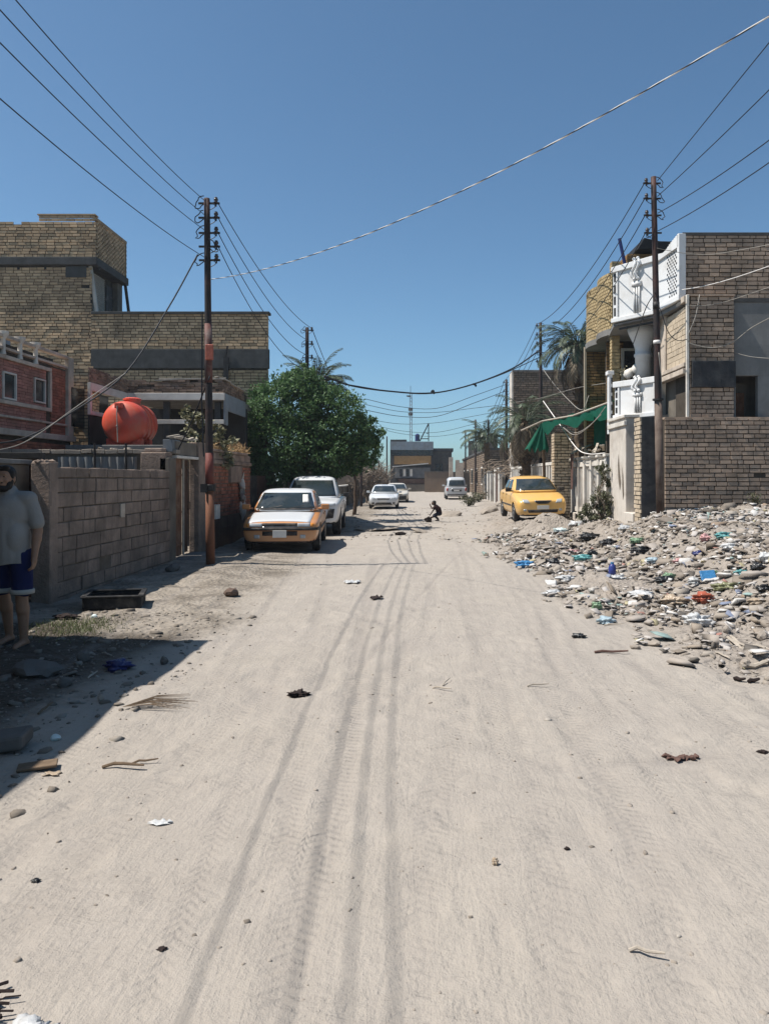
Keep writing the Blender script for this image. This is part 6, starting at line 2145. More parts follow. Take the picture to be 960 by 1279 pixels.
# ---- white sedan facing the camera further up
sed = egg(M['car_white'])
k = 1.06
sed['body'] = [(y * 1.08, zb, wl * k, wm * k, zm, zs * .97, wt * k, zt * .96) for (y, zb, wl, wm, zm, zs, wt, zt) in sed['body']]
sed['house'] = [(z * .985, yf * 1.08 + .12, yr * 1.08, w * k) for (z, yf, yr, w) in sed['house']]
sed['wy'] = (.86, 3.55); sed['wr'] = .315; sed['arch'] = .365; sed['track'] = .79; sed['mirror'] = (.98, 1.5, 1.0)
sed['mirror_mat'] = M['car_white']
sed['patches'] = [
    ('windscreen', 'glass', fr([(-.70, 1.0), (.70, 1.0), (.57, 1.355), (-.57, 1.355)], nu=16, nv=8), 'g', 0),
    ('side_window', 'glass', both([(1.75, 1.02), (2.5, 1.02), (2.5, 1.33), (2.1, 1.33)]) + both([(2.58, 1.02), (3.3, 1.02), (3.1, 1.33), (2.58, 1.33)]), 'g', 0),
    ('headlight', 'lamp', fr([(.46, .58), (.72, .62), (.74, .72), (.50, .66)], nu=8, nv=5, off=.008), 'b', 0),
    ('headlight', 'lamp', fr(mir([(.46, .58), (.72, .62), (.74, .72), (.50, .66)]), nu=8, nv=5, off=.008), 'b', 0),
    ('grille', 'trim_black', fr([(-.34, .56), (.34, .56), (.40, .63), (-.40, .63)], nu=10, nv=4, off=.006), 'b', 0),
    ('air_intake', 'trim_black', fr([(-.50, .27), (.50, .27), (.44, .40), (-.44, .40)], nu=12, nv=3, off=.004), 'b', 0),
    ('fog_lamp', 'trim_black', fr(rect(.54, .68, .31, .40), rect(-.68, -.54, .31, .40), nu=4, nv=3, off=.006), 'b', 0),
    ('door_seam', 'trim_black', both(rect(1.5, 1.512, .3, .93), nu=1, nv=6, **SEAM) + both(rect(2.54, 2.552, .3, .95), nu=1, nv=6, **SEAM), 'b', 0),
]
sed['extras'] = [plate_extra(-.03, .42, .38, .11)]
car('sedan_car', 'white sedan facing the camera by the low wall with bare brush', 'car', sed, (-2.2, 45.6, gz(-2.2, 47)), R(1))
crm = dict(sed); crm['paint'] = M['car_cream']; crm['mirror_mat'] = M['car_cream']
crm['patches'] = list(sed['patches']) + [('bumper', 'trim_black', fr(rect(-.7, .7, .26, .52), nu=12, nv=3, off=.02), 'b', 0)]
car('sedan_car', 'dusty cream car with a dark nose half hidden behind the white sedan', 'car', crm, (-1.75, 56.5, gz(-1.75, 58)), R(2))

# ---- silver minivan seen from behind
van = dict(
    paint=M['car_silver'],
    body=[(0.0, .36, .76, .82, .6, .92, .76, 1.0), (.06, .28, .84, .88, .6, .98, .82, 1.04), (.5, .24, .86, .90, .6, 1.0, .84, 1.06), (2.5, .22, .86, .90, .6, 1.0, .84, 1.06), (3.7, .22, .86, .90, .6, .98, .84, 1.04), (4.2, .22, .85, .89, .58, .88, .80, .96), (4.6, .26, .8, .84, .55, .76, .74, .84), (4.75, .34, .66, .72, .5, .64, .6, .70)],
    house=[(.95, .04, 4.15, .85), (1.05, .06, 4.0, .845), (1.3, .12, 3.7, .81), (1.6, .22, 3.3, .76), (1.78, .32, 3.05, .70), (1.86, .5, 2.85, .56), (1.88, .9, 2.4, .25)],
    e=.28, bulge=.05, wy=(.9, 3.85), wr=.32, ww=.2, arch=.37, track=.80, mirror=(.98, 3.7, 1.15),
    patches=[
        ('rear_window', 'glass', fr([(-.66, 1.14), (.66, 1.14), (.58, 1.62), (-.58, 1.62)], nu=14, nv=8), 'g', 0),
        ('windscreen', 'glass', rear([(-.7, 1.1), (.7, 1.1), (.6, 1.6), (-.6, 1.6)], nu=12), 'g', 0),
        ('side_window', 'glass', both([(.35, 1.14), (1.6, 1.14), (1.6, 1.58), (.45, 1.58)]) + both([(1.68, 1.14), (2.7, 1.14), (2.7, 1.58), (1.68, 1.58)]), 'g', 0),
        ('tail_lamp', 'lamp_red', fr(rect(.70, .82, .72, .98), nu=3, nv=5, off=.01), 'b', 0),
        ('tail_lamp', 'lamp_red', fr(rect(-.82, -.70, .72, .98), nu=3, nv=5, off=.01), 'b', 0),
        ('garnish', 'chrome', fr(rect(-.45, .45, .86, .91), nu=8, nv=1, off=.02), 'b', 0),
        ('plate_recess', 'trim_black', fr(rect(-.40, .40, .68, .84), nu=8, nv=2, off=.006), 'b', 0),
        ('bumper_strip', 'trim_black', fr(rect(-.78, .78, .40, .47), nu=14, nv=1, off=.02), 'b', 0),
    ],
    extras=[plate_extra(-.02, .70, .46, .11), wiper_extra([((0, .02, 1.13), (.35, .04, 1.3))])])
car('minivan', 'dusty silver minivan parked with its rear window towards the camera', 'van', van, (2.97, 63.5, gz(3.0, 65)), R(0))
# ---------------------------------------------------------------- people
def fuse(name, parts, mat, parent, vox=.012, smooth=3, local=True):
    """tapered limbs and lumps melted into one continuous skin.  parts: ('c', p, q, r0, r1) capsule, ('e', c, (rx, ry, rz)) ellipsoid"""
    mb = MB()
    for P in parts:
        if P[0] == 'c':
            _, p, q, r0, r1 = P
            p, q = Vector(p), Vector(q)
            d = (q - p)
            L = d.length
            d.normalize()
            path, rad = [], []
            for k in range(6):
                a = (1 - k / 5) * PI / 2
                path.append(p - d * r0 * math.sin(a)); rad.append(max(r0 * math.cos(a), r0 * .02))
            for k in range(1, 5):
                path.append(p.lerp(q, k / 5)); rad.append(r0 + (r1 - r0) * k / 5)
            for k in range(6):
                a = k / 5 * PI / 2
                path.append(q + d * r1 * math.sin(a)); rad.append(max(r1 * math.cos(a), r1 * .02))
            mb.tube(path, rad, 12)
        else:
            c, r = P[1], P[2]
            rot = P[3] if len(P) > 3 else None
            vs, fs = ICO[3]
            out = []
            for v in vs:
                w = Vector((v[0] * r[0], v[1] * r[1], v[2] * r[2]))
                if rot is not None: w = rot @ w
                out.append(Vector(c) + w)
            mb.add(out, fs)
    o = mb.build(name, mat, parent, smooth=True, local=local)
    m = o.modifiers.new('rm', 'REMESH')
    m.mode = 'VOXEL'; m.voxel_size = vox; m.use_smooth_shade = True
    if smooth:
        s = o.modifiers.new('sm', 'SMOOTH'); s.iterations = smooth; s.factor = .5
    evaluated(o)
    o.data.polygons.foreach_set('use_smooth', [True] * len(o.data.polygons))
    if not o.data.materials: o.data.materials.append(mat)
    return o


def hand(parts, wrist, down, palm_n, side, s=1.0, curl=.5):
    """palm, four bent fingers of unequal length and a thumb leaving the side of the palm"""
    w, d, n, sd = Vector(wrist), Vector(down).normalized(), Vector(palm_n).normalized(), Vector(side).normalized()
    parts.append(('c', w - d * .01 * s, w + d * .045 * s, .025 * s, .030 * s))
    for k, (off, L) in enumerate(((-.030, .070), (-.010, .080), (.010, .074), (.029, .058))):
        a = w + d * .035 * s + sd * off * .8 * s
        b = w + d * .088 * s + sd * off * s
        parts.append(('c', a, b, .013 * s, .011 * s))
        c = b + (d * math.cos(curl * .6) + n * math.sin(curl * .6)) * L * .5 * s
        e = c + (d * math.cos(curl * 1.5) + n * math.sin(curl * 1.5)) * L * .5 * s
        parts.append(('c', b, c, .0105 * s, .0095 * s)); parts.append(('c', c, e, .0095 * s, .008 * s))
    a = w + d * .02 * s - sd * .022 * s
    b = a + (d * .65 - sd * .75 + n * .2).normalized() * .042 * s
    c = b + (d * .9 - sd * .2 + n * .4).normalized() * .034 * s
    parts.append(('c', a, b, .014 * s, .0115 * s)); parts.append(('c', b, c, .0115 * s, .0095 * s))


# man in the shade at the verge; local frame: faces -Y, x to the photo's right
mx, my = -3.915, 7.35
man = thing('person', 'bearded man in a grey T-shirt and navy shorts standing in the shade', 'person', (mx, my, gz(mx, my) - .005))
hx = -.03
P = []
P += [('c', (0, .01, .98), (0, .01, 1.18), .125, .125), ('c', (0, .01, 1.18), (0, .01, 1.32), .125, .115), ('c', (-.15, .012, 1.405), (.15, .012, 1.405), .06, .06), ('e', (0, -.0, 1.26), (.17, .10, .20))]
P += [('c', (hx * .5, .0, 1.44), (hx, -.012, 1.56), .062, .058)]
# head
hc = Vector((hx, -.03, 1.615))
P += [('e', hc, (.076, .096, .112)), ('e', hc + Vector((0, -.028, -.058)), (.058, .068, .062)), ('e', hc + Vector((0, -.098, -.012)), (.012, .018, .024)), ('e', hc + Vector((0, -.108, -.026)), (.016, .014, .012)),
      ('e', hc + Vector((0, -.082, .035)), (.055, .014, .012)), ('e', hc + Vector((.078, .005, -.01)), (.012, .022, .032)), ('e', hc + Vector((-.078, .005, -.01)), (.012, .022, .032)),
      ('e', hc + Vector((0, -.090, -.058)), (.024, .012, .007)), ('e', hc + Vector((0, -.088, -.070)), (.022, .012, .007)), ('e', hc + Vector((.040, -.07, -.025)), (.022, .02, .02)), ('e', hc + Vector((-.040, -.07, -.025)), (.022, .02, .02))]
# arms: upper arm, forearm, hand
for s in (1, -1):
    sh, el, wr_ = Vector((s * .185, .01, 1.405)), Vector((s * .243, .035, 1.115)), Vector((s * .25, -.045, .875))
    P += [('c', sh, el, .05, .045), ('c', el, wr_, .047, .030), ('e', el.lerp(wr_, .3) + Vector((0, 0, 0)), (.047, .047, .07))]
    hand(P, wr_, (0 if s > 0 else 0, -.15, -1), (-s, 0, 0), (0, -1, 0) if s < 0 else (0, -1, 0), 1.0, .7)
# legs: left leg straight, right leg slightly behind
for s, kn, an, ft in ((1, Vector((.115, -.02, .50)), Vector((.115, .02, .075)), -1), (-1, Vector((-.12, .10, .50)), Vector((-.13, .22, .075)), -1)):
    hp = Vector((s * .095, .01, .93))
    P += [('c', hp, kn, .092, .060), ('c', kn, kn.lerp(an, .35), .057, .058), ('c', kn.lerp(an, .3) + Vector((0, .015, 0)), an, .060, .036), ('e', kn + Vector((0, -.018, 0)), (.05, .045, .055))]
    P += [('c', an + Vector((0, .03, -.035)), an + Vector((0, -.13, -.045)), .036, .026), ('c', an + Vector((0, -.12, -.048)), an + Vector((.01, -.19, -.055)), .034, .020), ('e', an + Vector((0, .045, -.045)), (.032, .035, .03))]
fuse('body', P, M['skin'], man, .010, 2)
# eyes
for s in (1, -1):
    e = MB()
    vs, fs = ICO[2]
    c = hc + Vector((s * .032, -.083, .012))
    e.add([c + Vector(v) * .0105 for v in vs], fs)
    eo = e.build('eye', M['skin'], man, smooth=True, local=True)
    MB().add([c + Vector((0, -.009, 0)) + Vector(v) * .0065 for v in vs], fs).build('iris', M['hair'], eo, smooth=True, local=True)
# hair, beard
H = [('e', hc + Vector((0, .018, .035)), (.085, .092, .088)), ('e', hc + Vector((0, .04, 0)), (.080, .072, .09)), ('e', hc + Vector((0, -.045, .09)), (.06, .04, .034)), ('e', hc + Vector((.03, -.06, .10)), (.04, .03, .022)), ('e', hc + Vector((.072, -.01, .03)), (.016, .03, .05)), ('e', hc + Vector((-.072, -.01, .03)), (.016, .03, .05))]
fuse('hair', H, M['hair'], man, .010, 1)
Bd = [('e', hc + Vector((0, -.052, -.098)), (.056, .055, .040)), ('e', hc + Vector((.052, -.028, -.068)), (.020, .046, .046)), ('e', hc + Vector((-.052, -.028, -.068)), (.020, .046, .046)), ('e', hc + Vector((0, -.093, -.046)), (.030, .012, .008)), ('e', hc + Vector((0, -.085, -.092)), (.036, .028, .024)), ('e', hc + Vector((.07, -.01, -.03)), (.010, .02, .04)), ('e', hc + Vector((-.07, -.01, -.03)), (.010, .02, .04))]
fuse('beard', Bd, M['hair'], man, .008, 1)
# T-shirt
T = [('e', (0, -.008, 1.28), (.180, .140, .21)), ('c', (-.165, .012, 1.412), (.165, .012, 1.412), .083, .083), ('c', (-.01, .0, 1.40), (-.015, -.002, 1.475), .10, .082), ('c', (0, -.005, 1.20), (0, 0, .80), .150, .150), ('e', (.075, -.01, 1.05), (.105, .145, .2)), ('e', (-.075, -.01, 1.05), (.105, .145, .2)), ('c', (.075, -.002, 1.0), (.08, -.002, .76), .105, .118), ('c', (-.075, -.002, 1.0), (-.08, -.002, .76), .105, .118)]
for s in (1, -1):
    T += [('c', (s * .170, .01, 1.408), (s * .228, .03, 1.22), .074, .070), ('c', (s * .228, .03, 1.22), (s * .234, .032, 1.185), .068, .071)]
shirt = fuse('shirt', T, M['shirt'], man, .012, 3)
dtex = bpy.data.textures.new('cloth_folds', 'CLOUDS'); dtex.noise_scale = .16
for o_, st in ((shirt, .022),):
    m = o_.modifiers.new('folds', 'DISPLACE'); m.texture = dtex; m.strength = st * .8; m.mid_level = .5
    evaluated(o_)
for v in shirt.data.vertices:                                       # straight hem
    hem = .795 + .012 * math.sin(v.co.x * 14)
    if v.co.z < hem: v.co.z = hem
# shorts
Sx = [('e', (0, .005, .90), (.165, .135, .12))]
for s, kn in ((1, Vector((.12, -.015, .585))), (-1, Vector((-.125, .09, .585)))):
    Sx += [('c', (s * .095, .005, .88), kn, .108, .094), ('c', kn, kn + Vector((0, 0, -.02)), .097, .097)]
sh_ = fuse('shorts', Sx, M['shorts'], man, .012, 3)
m = sh_.modifiers.new('folds', 'DISPLACE'); m.texture = dtex; m.strength = .018; evaluated(sh_)
mb = MB()
for s, kn in ((1, Vector((.12, -.015, .535))), (-1, Vector((-.125, .09, .535)))):
    mb.lathe([(.098, -.025), (.108, -.022), (.109, .012), (.104, .02)], kn, 20)
mb.build('hem', M['shorts_trim'], sh_, smooth=True, local=True)
mb = MB()
for s, an in ((1, Vector((.115, .02, .0))), (-1, Vector((-.13, .22, .0)))):
    n = 20
    pts = []
    for k in range(n):
        a = 2 * PI * k / n
        pts.append((an.x + .047 * math.cos(a) * (1 - .15 * (math.sin(a) > 0)), an.y - .06 + .135 * math.sin(a), .0))
    mb.prism(pts, (0, 0, .018))
mb.build('sandals', M['rubber'], man, local=True)

# crouching child down the road
cxx, cyy = ground_at(545, 651).x, ground_at(545, 651).y
kid = thing('person', 'small dark haired child bending low over the dirt in the middle of the road', 'person', (cxx, cyy, gz(cxx, cyy)))
P = [('c', (.10, 0, .36), (.06, 0, .50), .095, .10), ('c', (.06, 0, .50), (-.04, -.02, .62), .10, .085), ('c', (-.04, -.02, .63), (-.09, -.03, .70), .04, .038)]
hc = Vector((-.12, -.03, .755))
P += [('e', hc, (.085, .074, .092)), ('e', hc + Vector((-.045, -.0, -.045)), (.045, .045, .04)), ('e', hc + Vector((-.088, 0, -.012)), (.014, .01, .012)), ('e', hc + Vector((.005, .073, -.01)), (.016, .01, .024)), ('e', hc + Vector((.005, -.073, -.01)), (.016, .01, .024)), ('e', hc + Vector((-.07, -.0, -.055)), (.016, .02, .008))]
# arms: one raised to the face, one reaching forward to the ground
P += [('c', (-.03, -.12, .60), (-.20, -.16, .54), .036, .030), ('c', (-.20, -.16, .54), (-.27, -.13, .68), .029, .022)]
hand(P, (-.27, -.13, .68), (-.15, .1, 1), (.6, .3, 0), (0, 1, 0), .62, .8)
P += [('c', (-.02, .11, .60), (-.14, .14, .44), .036, .030), ('c', (-.14, .14, .44), (-.26, .10, .26), .029, .022)]
hand(P, (-.26, .10, .26), (-.4, 0, -1), (-.5, 0, .2), (0, 1, 0), .62, .8)
# legs: one folded under the body, one stretched forward
P += [('c', (.10, .07, .33), (-.10, .12, .24), .070, .050), ('c', (-.10, .12, .24), (.08, .13, .06), .046, .030), ('c', (.09, .13, .035), (-.04, .13, .03), .030, .024)]
P += [('c', (.08, -.07, .33), (-.14, -.10, .20), .070, .048), ('c', (-.14, -.10, .20), (-.36, -.12, .08), .044, .028), ('c', (-.37, -.12, .05), (-.43, -.12, .13), .028, .022)]
fuse('body', P, M['skin_dark'], kid, .010, 1)
fuse('hair', [('e', hc + Vector((.018, 0, .03)), (.086, .079, .078)), ('e', hc + Vector((.045, 0, 0)), (.06, .076, .08))], M['hair'], kid, .010, 1)
fuse('shirt', [('c', (.11, 0, .34), (.07, 0, .50), .118, .122), ('c', (.07, 0, .50), (-.03, -.02, .60), .120, .10), ('c', (-.03, -.11, .60), (-.13, -.145, .555), .050, .046), ('c', (-.02, .10, .60), (-.10, .125, .50), .050, .046)], M['child_shirt'], kid, .010, 1)
fuse('trousers', [('e', (.10, 0, .32), (.125, .14, .10)), ('c', (.10, .07, .33), (-.10, .12, .24), .082, .062), ('c', (-.10, .12, .24), (.05, .13, .10), .058, .045), ('c', (.08, -.07, .33), (-.12, -.10, .21), .082, .060)], M['child_pants'], kid, .010, 1)
# ---------------------------------------------------------------- rubble and litter
def scatter(name, P, sizes, mat, seed, label, cat, flat=.55, kind='stuff', tilt=.5):
    """many small irregular chunks in one mesh"""
    g = np.random.default_rng(seed)
    vs0, fs0 = ICO[1]
    vs0 = np.array(vs0); fs0 = np.array(fs0)
    # use a coarser chunk: 8-corner lump
    base = np.array([(-1, -1, -1), (1, -1, -1), (1, 1, -1), (-1, 1, -1), (-.7, -.7, 1), (.7, -.7, 1), (.7, .7, 1), (-.7, .7, 1)], float)
    fq = np.array([(0, 3, 2, 1), (4, 5, 6, 7), (0, 1, 5, 4), (1, 2, 6, 5), (2, 3, 7, 6), (3, 0, 4, 7)])
    n = len(P)
    V = base[None] * (1 + g.uniform(-.45, .35, (n, 8, 3)))
    V *= np.stack([sizes * g.uniform(.6, 1.5, n), sizes * g.uniform(.6, 1.5, n), sizes * flat * g.uniform(.5, 1.3, n)], 1)[:, None, :] * .5
    a = g.uniform(0, 6.28, n); b = g.normal(0, tilt * .5, n)
    ca, sa, cb, sb = np.cos(a), np.sin(a), np.cos(b), np.sin(b)
    x, y, z = V[..., 0], V[..., 1], V[..., 2]
    x, z = x * cb[:, None] - z * sb[:, None], x * sb[:, None] + z * cb[:, None]
    x, y = x * ca[:, None] - y * sa[:, None], x * sa[:, None] + y * ca[:, None]
    V = np.stack([x, y, z], -1) + P[:, None, :]
    F = (np.arange(n)[:, None, None] * 8 + fq[None]).reshape(-1, 4)
    o = fast_mesh(name, V.reshape(-1, 3), F, mat, origin=P.mean(0))
    return tag(o, label, cat, kind=kind)


def bank_points(n, seed, ymin=5.8, ymax=24, power=1.0, heavy=True):
    g = np.random.default_rng(seed)
    out = []
    while sum(len(o) for o in out) < n:
        y = g.uniform(ymin, ymax, n * 2); x = g.uniform(1.2, 8.5, n * 2)
        e = bank_mask(x, y)
        pn = .6 * vnoise(x * 1.1, y * .8, 77 + seed) + .4 * vnoise(x * 3.1, y * 2.2, 78 + seed)
        dens = np.clip((x - e + .25) / .9, 0, 1) * (.10 + .95 * sstep((pn - .36) / .22)) * np.where(y < 8.5, .5, 1.0)
        if heavy: dens = dens * (.3 + .7 * sstep((x - 3.3) / 1.8))
        ok = (g.uniform(0, 1, n * 2) < dens ** power) & (~((y > 17.9) & (x > 5.1))) & ((((x - 3.5) / .95) ** 2 + ((y - 21.6) / 1.0) ** 2 > 1) | (g.uniform(0, 1, n * 2) < .06)) & ((((x - 4.55) / .75) ** 2 + ((y - 18.2) / 1.7) ** 2 > 1) | (g.uniform(0, 1, n * 2) < .12))
        out.append(np.stack([x[ok], y[ok]], 1))
    p = np.concatenate(out)[:n]
    return np.column_stack([p, ground_z(p[:, 0], p[:, 1])])


g = np.random.default_rng(42)
P = bank_points(13000, 1)
s = np.exp(g.normal(-3.7, .65, len(P)))
P[:, 2] += s * .12
scatter('rubble', P, np.clip(s, .012, .17), M['rubble'], 2, 'broken brick and stone rubble covering the bank', 'rubble', .42, tilt=.8)
P = bank_points(5200, 3, 6.5, 23, heavy=False)
s = np.exp(g.normal(-2.8, .5, len(P)))
P[:, 2] += .015 + g.uniform(0, .03, len(P))
scatter('litter', P, np.clip(s, .02, .22), M['scrap'], 4, 'paper and plastic scraps strewn over the bank', 'litter', .2, tilt=1.1)
P = bank_points(70, 23, 8, 19)
s = g.uniform(.14, .34, len(P))
scatter('broken_concrete', P, s, M['rubble'], 24, 'larger lumps of broken concrete half buried in the bank', 'rubble', .4, tilt=.7)
P = bank_points(2600, 13, 6.0, 9.5)
s = np.exp(g.normal(-3.7, .4, len(P)))
scatter('gravel', P, s, M['pebble'], 14, 'grey gravel at the near end of the bank', 'gravel', .7)
# pebbles and crumbs on the road and left verge
n = 5200
y = 2.2 * np.exp(g.uniform(0, 2.6, n)); x = np.where(g.random(n) < .5, g.normal(-2.9, .8, n), g.uniform(-3.5, 4, n))
dens = np.where(x < -1.9, 1.0, .38)
ok = g.random(n) < dens
x, y = x[ok], y[ok]
P = np.column_stack([x, y, ground_z(x, y)])
s = np.exp(g.normal(-4.6, .5, len(P)))
scatter('pebbles', P, np.clip(s, .004, .03), M['pebble'], 6, 'scattered pebbles and crumbs of earth on the road', 'pebbles', .7)
n = 900
y = g.uniform(20, 48, n); x = g.uniform(-4, 3.6, n)
P = np.column_stack([x, y, ground_z(x, y)])
s = np.exp(g.normal(-3.0, .5, n))
scatter('stones', P, np.clip(s, .02, .22), M['pebble'], 7, 'small stones littering the far part of the road', 'stones', .5)
n = 700
y = g.uniform(3.6, 9.5, n); x = g.normal(-3.1, .7, n)
ok = x < -1.9 - .0 * y
x, y = x[ok], y[ok]
P = np.column_stack([x, y, ground_z(x, y) + .005])
s = np.exp(g.normal(-3.7, .7, len(x)))
scatter('debris', P, np.clip(s, .01, .10), M['debris'], 8, 'dark debris trodden into the shaded verge', 'debris', .4)


def bag(px, py, w, h, mat, label, cat='bag', name='plastic_bag', group=None, seed=None, d=None, crumple=.35, depth=None):
    """crumpled bag: a creased lump sitting on the ground"""
    c = ground_at(px, py)
    k = c.y / FOC
    W, Hh = w * k / 2, h * k
    sd = seed if seed is not None else px * 7 + py
    rr = random.Random(sd)
    vs, fs = ICO[4]
    dp = depth or W * .8
    f1 = [rr.uniform(0, 6.28) for _ in range(12)]
    out = []
    for v in vs:
        k1 = 1
        for i in range(5):
            a = math.sin(v[0] * (2.3 + i * 2.6) + f1[i] + 1.3 * math.sin(v[1] * (2 + i) + f1[i + 5])) * math.sin(v[2] * (2.1 + i * 1.6) + f1[i + 6] + v[1] * 2)
            k1 += 1.3 * crumple * (abs(a) - .35) / (1 + i * .45)
        z = v[2] * Hh * .5 * k1
        out.append(c + Vector((v[0] * W * k1, v[1] * dp * k1, max(z + Hh * .36, -.02))))
    o = MB().add(out, fs).build(name, M[mat], None, smooth=True, origin=c)
    o.rotation_euler = (0, 0, 0)
    return tag(o, label, cat, group)


def rock(px, py, w, h, mat, label, seed, cat='stone', name='stone', group=None):
    c = ground_at(px, py)
    k = c.y / FOC
    return tag(MB().blob(c + Vector((0, 0, h * k * .38)), (w * k / 2, w * k * .42, h * k * .62), seed, .16, sub=2).build(name, M[mat], None, bevel=0), label, cat, group)


def stick(px0, py0, px1, py1, r, mat, label, name='stick', cat='stick', lift=.02, kink=0, group=None):
    a, b = ground_at(px0, py0), ground_at(px1, py1)
    m_ = a.lerp(b, .5); m_.z = gz(m_.x, m_.y) + kink + lift
    a.z += r; b.z += r + lift
    m_.x += .03 * kink * 10
    return tag(MB().tube([a, a.lerp(m_, .5) + Vector((0, .01, .006)), m_, b.lerp(m_, .4), b], [r, r * 1.1, r, r * .8, r * .6], 6).build(name, M[mat], None), label, cat, group)


def flat_scrap(px, py, w, h, mat, label, seed, name='scrap', cat='litter', lift=.012, curl=.03, group=None):
    c = ground_at(px, py)
    k = c.y / FOC
    rr = random.Random(seed)
    n = 7
    vs, fs = [], []
    W, D = w * k, h * c.y * c.y / (FOC * EYE)
    ph = rr.uniform(0, 6)
    for i in range(n + 1):
        for j in range(n + 1):
            u, v = i / n - .5, j / n - .5
            ex = 1 + .25 * math.sin(v * 9 + ph) ; ey = 1 + .3 * math.sin(u * 8 + ph * 2)
            x, y = c.x + u * W * ex, c.y + v * D * ey
            z = gz(x, y) + lift + curl * (math.sin(u * 7 + ph) * math.cos(v * 6 + ph)) ** 2 + curl * .5 * rr.random()
            vs.append((x, y, z))
    for i in range(n):
        for j in range(n):
            a = i * (n + 1) + j
            fs.append((a, a + n + 1, a + n + 2, a + 1))
    o = MB().add(vs, fs).build(name, M[mat], None, smooth=True)
    m = o.modifiers.new('sol', 'SOLIDIFY'); m.thickness = .004
    return tag(o, label, cat, group)


BAGS = [
    (655, 706, 20, 9, 'blue', 'bright blue plastic bag at the roadside edge of the rubbish bank'),
    (728, 699, 20, 9, 'teal', 'turquoise plastic bag beside a black bag, midway up the rubbish'),
    (739, 695, 11, 12, 'black', 'small black bag touching the turquoise bag'),
    (903, 662, 18, 9, 'teal', 'turquoise bag high on the bank under the grey brick wall'),
    (872, 692, 14, 6, 'deepblue', 'faded violet blue wrapper lying halfway up the bank'),
    (925, 716, 14, 8, 'teal', 'green blue bag just right of the blue packet'),
    (888, 715, 13, 7, 'green', 'pale green bag behind the blue packet'),
    (879, 748, 24, 13, 'red', 'rust red crumpled bag below the blue packet'),
    (906, 734, 30, 11, 'olive', 'olive sack slumped beside the rust red bag'),
    (869, 777, 28, 17, 'white', 'big pale white bag alone on the grey gravel'),
    (840, 752, 30, 12, 'tan', 'cream sack with a dark underside near the rust red bag'),
    (866, 728, 15, 11, 'grey', 'grey bundle left of the blue packet'),
    (757, 776, 20, 9, 'cyan', 'pale blue plastic bag at the foot of the bank'),
    (745, 758, 11, 10, 'green', 'pale green plastic jug shape half flattened at the foot of the bank'),
    (690, 742, 22, 8, 'white', 'whitish bag lowest on the road edge of the bank'),
    (953, 736, 14, 10, 'black', 'black bag at the edge of the picture on the bank'),
    (945, 709, 18, 9, 'black', 'black bag near the top of the bank under a pale slab'),
    (690, 703, 14, 9, 'black', 'black bag between the blue and the turquoise bags'),
    (760, 679, 20, 9, 'black', 'black bag below the gate pier, left one of a row'),
    (735, 672, 22, 10, 'black', 'black bag behind the heap of earth'),
    (800, 688, 22, 8, 'black', 'black bag straight under the utility pole'),
    (830, 724, 22, 8, 'black', 'black bag stretched beside a pale green wrapper'),
    (795, 676, 16, 7, 'green', 'dull green bag in the row of black bags'),
    (835, 720, 14, 7, 'green', 'light green wrapper beside the stretched black bag'),
    (880, 662, 13, 9, 'pink', 'pinkish bag left of the high turquoise bag'),
    (955, 698, 16, 14, 'white', 'pale round bag at the right end of the bank'),
    (770, 722, 18, 6, 'white', 'white wrapper right of the navy bottle'),
    (707, 722, 22, 6, 'white', 'long white wrapper in the middle of the litter'),
    (800, 742, 26, 7, 'white', 'white sheet of plastic under the stretched black bag'),
    (715, 690, 14, 6, 'pink', 'pink wrapper left of the turquoise bag'),
    (910, 690, 18, 8, 'white', 'white bag on the upper bank above the blue packet'),
    (848, 702, 16, 7, 'pink', 'faded pink wrapper on the middle of the bank'),
    (815, 700, 18, 7, 'cyan', 'washed out bluish bag below the utility pole'),
    (780, 660, 16, 6, 'white', 'white bag by the white threshold'),
    (720, 655, 18, 6, 'white', 'white bag between the yellow car and the shrub'),
    (700, 664, 16, 6, 'clear', 'clear bag on the slope behind the heap of earth'),
    (944, 752, 20, 8, 'tan', 'dun sack lying at the right edge above the pale sticks'),
]
for i, (px, py, w, h, m_, lab) in enumerate(BAGS):
    bag(px, py + h * .3, w, h, 'p_' + m_, lab, seed=i * 13 + 5, group=None)

# navy bottle and blue printed packet
c = ground_at(764, 719)
t = thing('plastic_bottle', 'navy blue plastic bottle standing upright in the litter', 'bottle', c)
MB().lathe([(.03, 0), (.055, .01), (.06, .05), (.06, .13), (.04, .17), (.025, .19)], c, 14).build('body', M['p_navy'], t, smooth=True)
MB().lathe([(.028, .188), (.028, .215), (.01, .216)], c, 12).build('cap', M['p_blue'], t)
c = ground_at(886, 727)
t = thing('packet', 'flattened blue packet printed with a white ring', 'packet', c)
k = c.y / FOC
u, v, nn = Vector((1, .1, .05)).normalized(), Vector((-.05, .55, .8)).normalized(), None
nn = u.cross(v)
MB().obox(c + v * .09, u * 10 * k, v * 8 * k, nn * .015).build('wrapper', M['p_blue'], t, bevel=.012)
mb = MB()
for (r0, r1, off) in ((.052, .034, .0), (.085, .066, .0)):
    vs, fs = [], []
    n = 24
    for i in range(n):
        a = 2 * PI * i / n
        for r_ in (r0, r1): vs.append(c + v * .09 + (u * math.cos(a) * 1.25 + v * math.sin(a) * .75) * r_ - nn * .0175)
    for i in range(n):
        a, b = 2 * i, 2 * ((i + 1) % n)
        fs.append((a, b, b + 1, a + 1))
    mb.add(vs, fs)
mb.build('ring_print', M['p_white'], t)

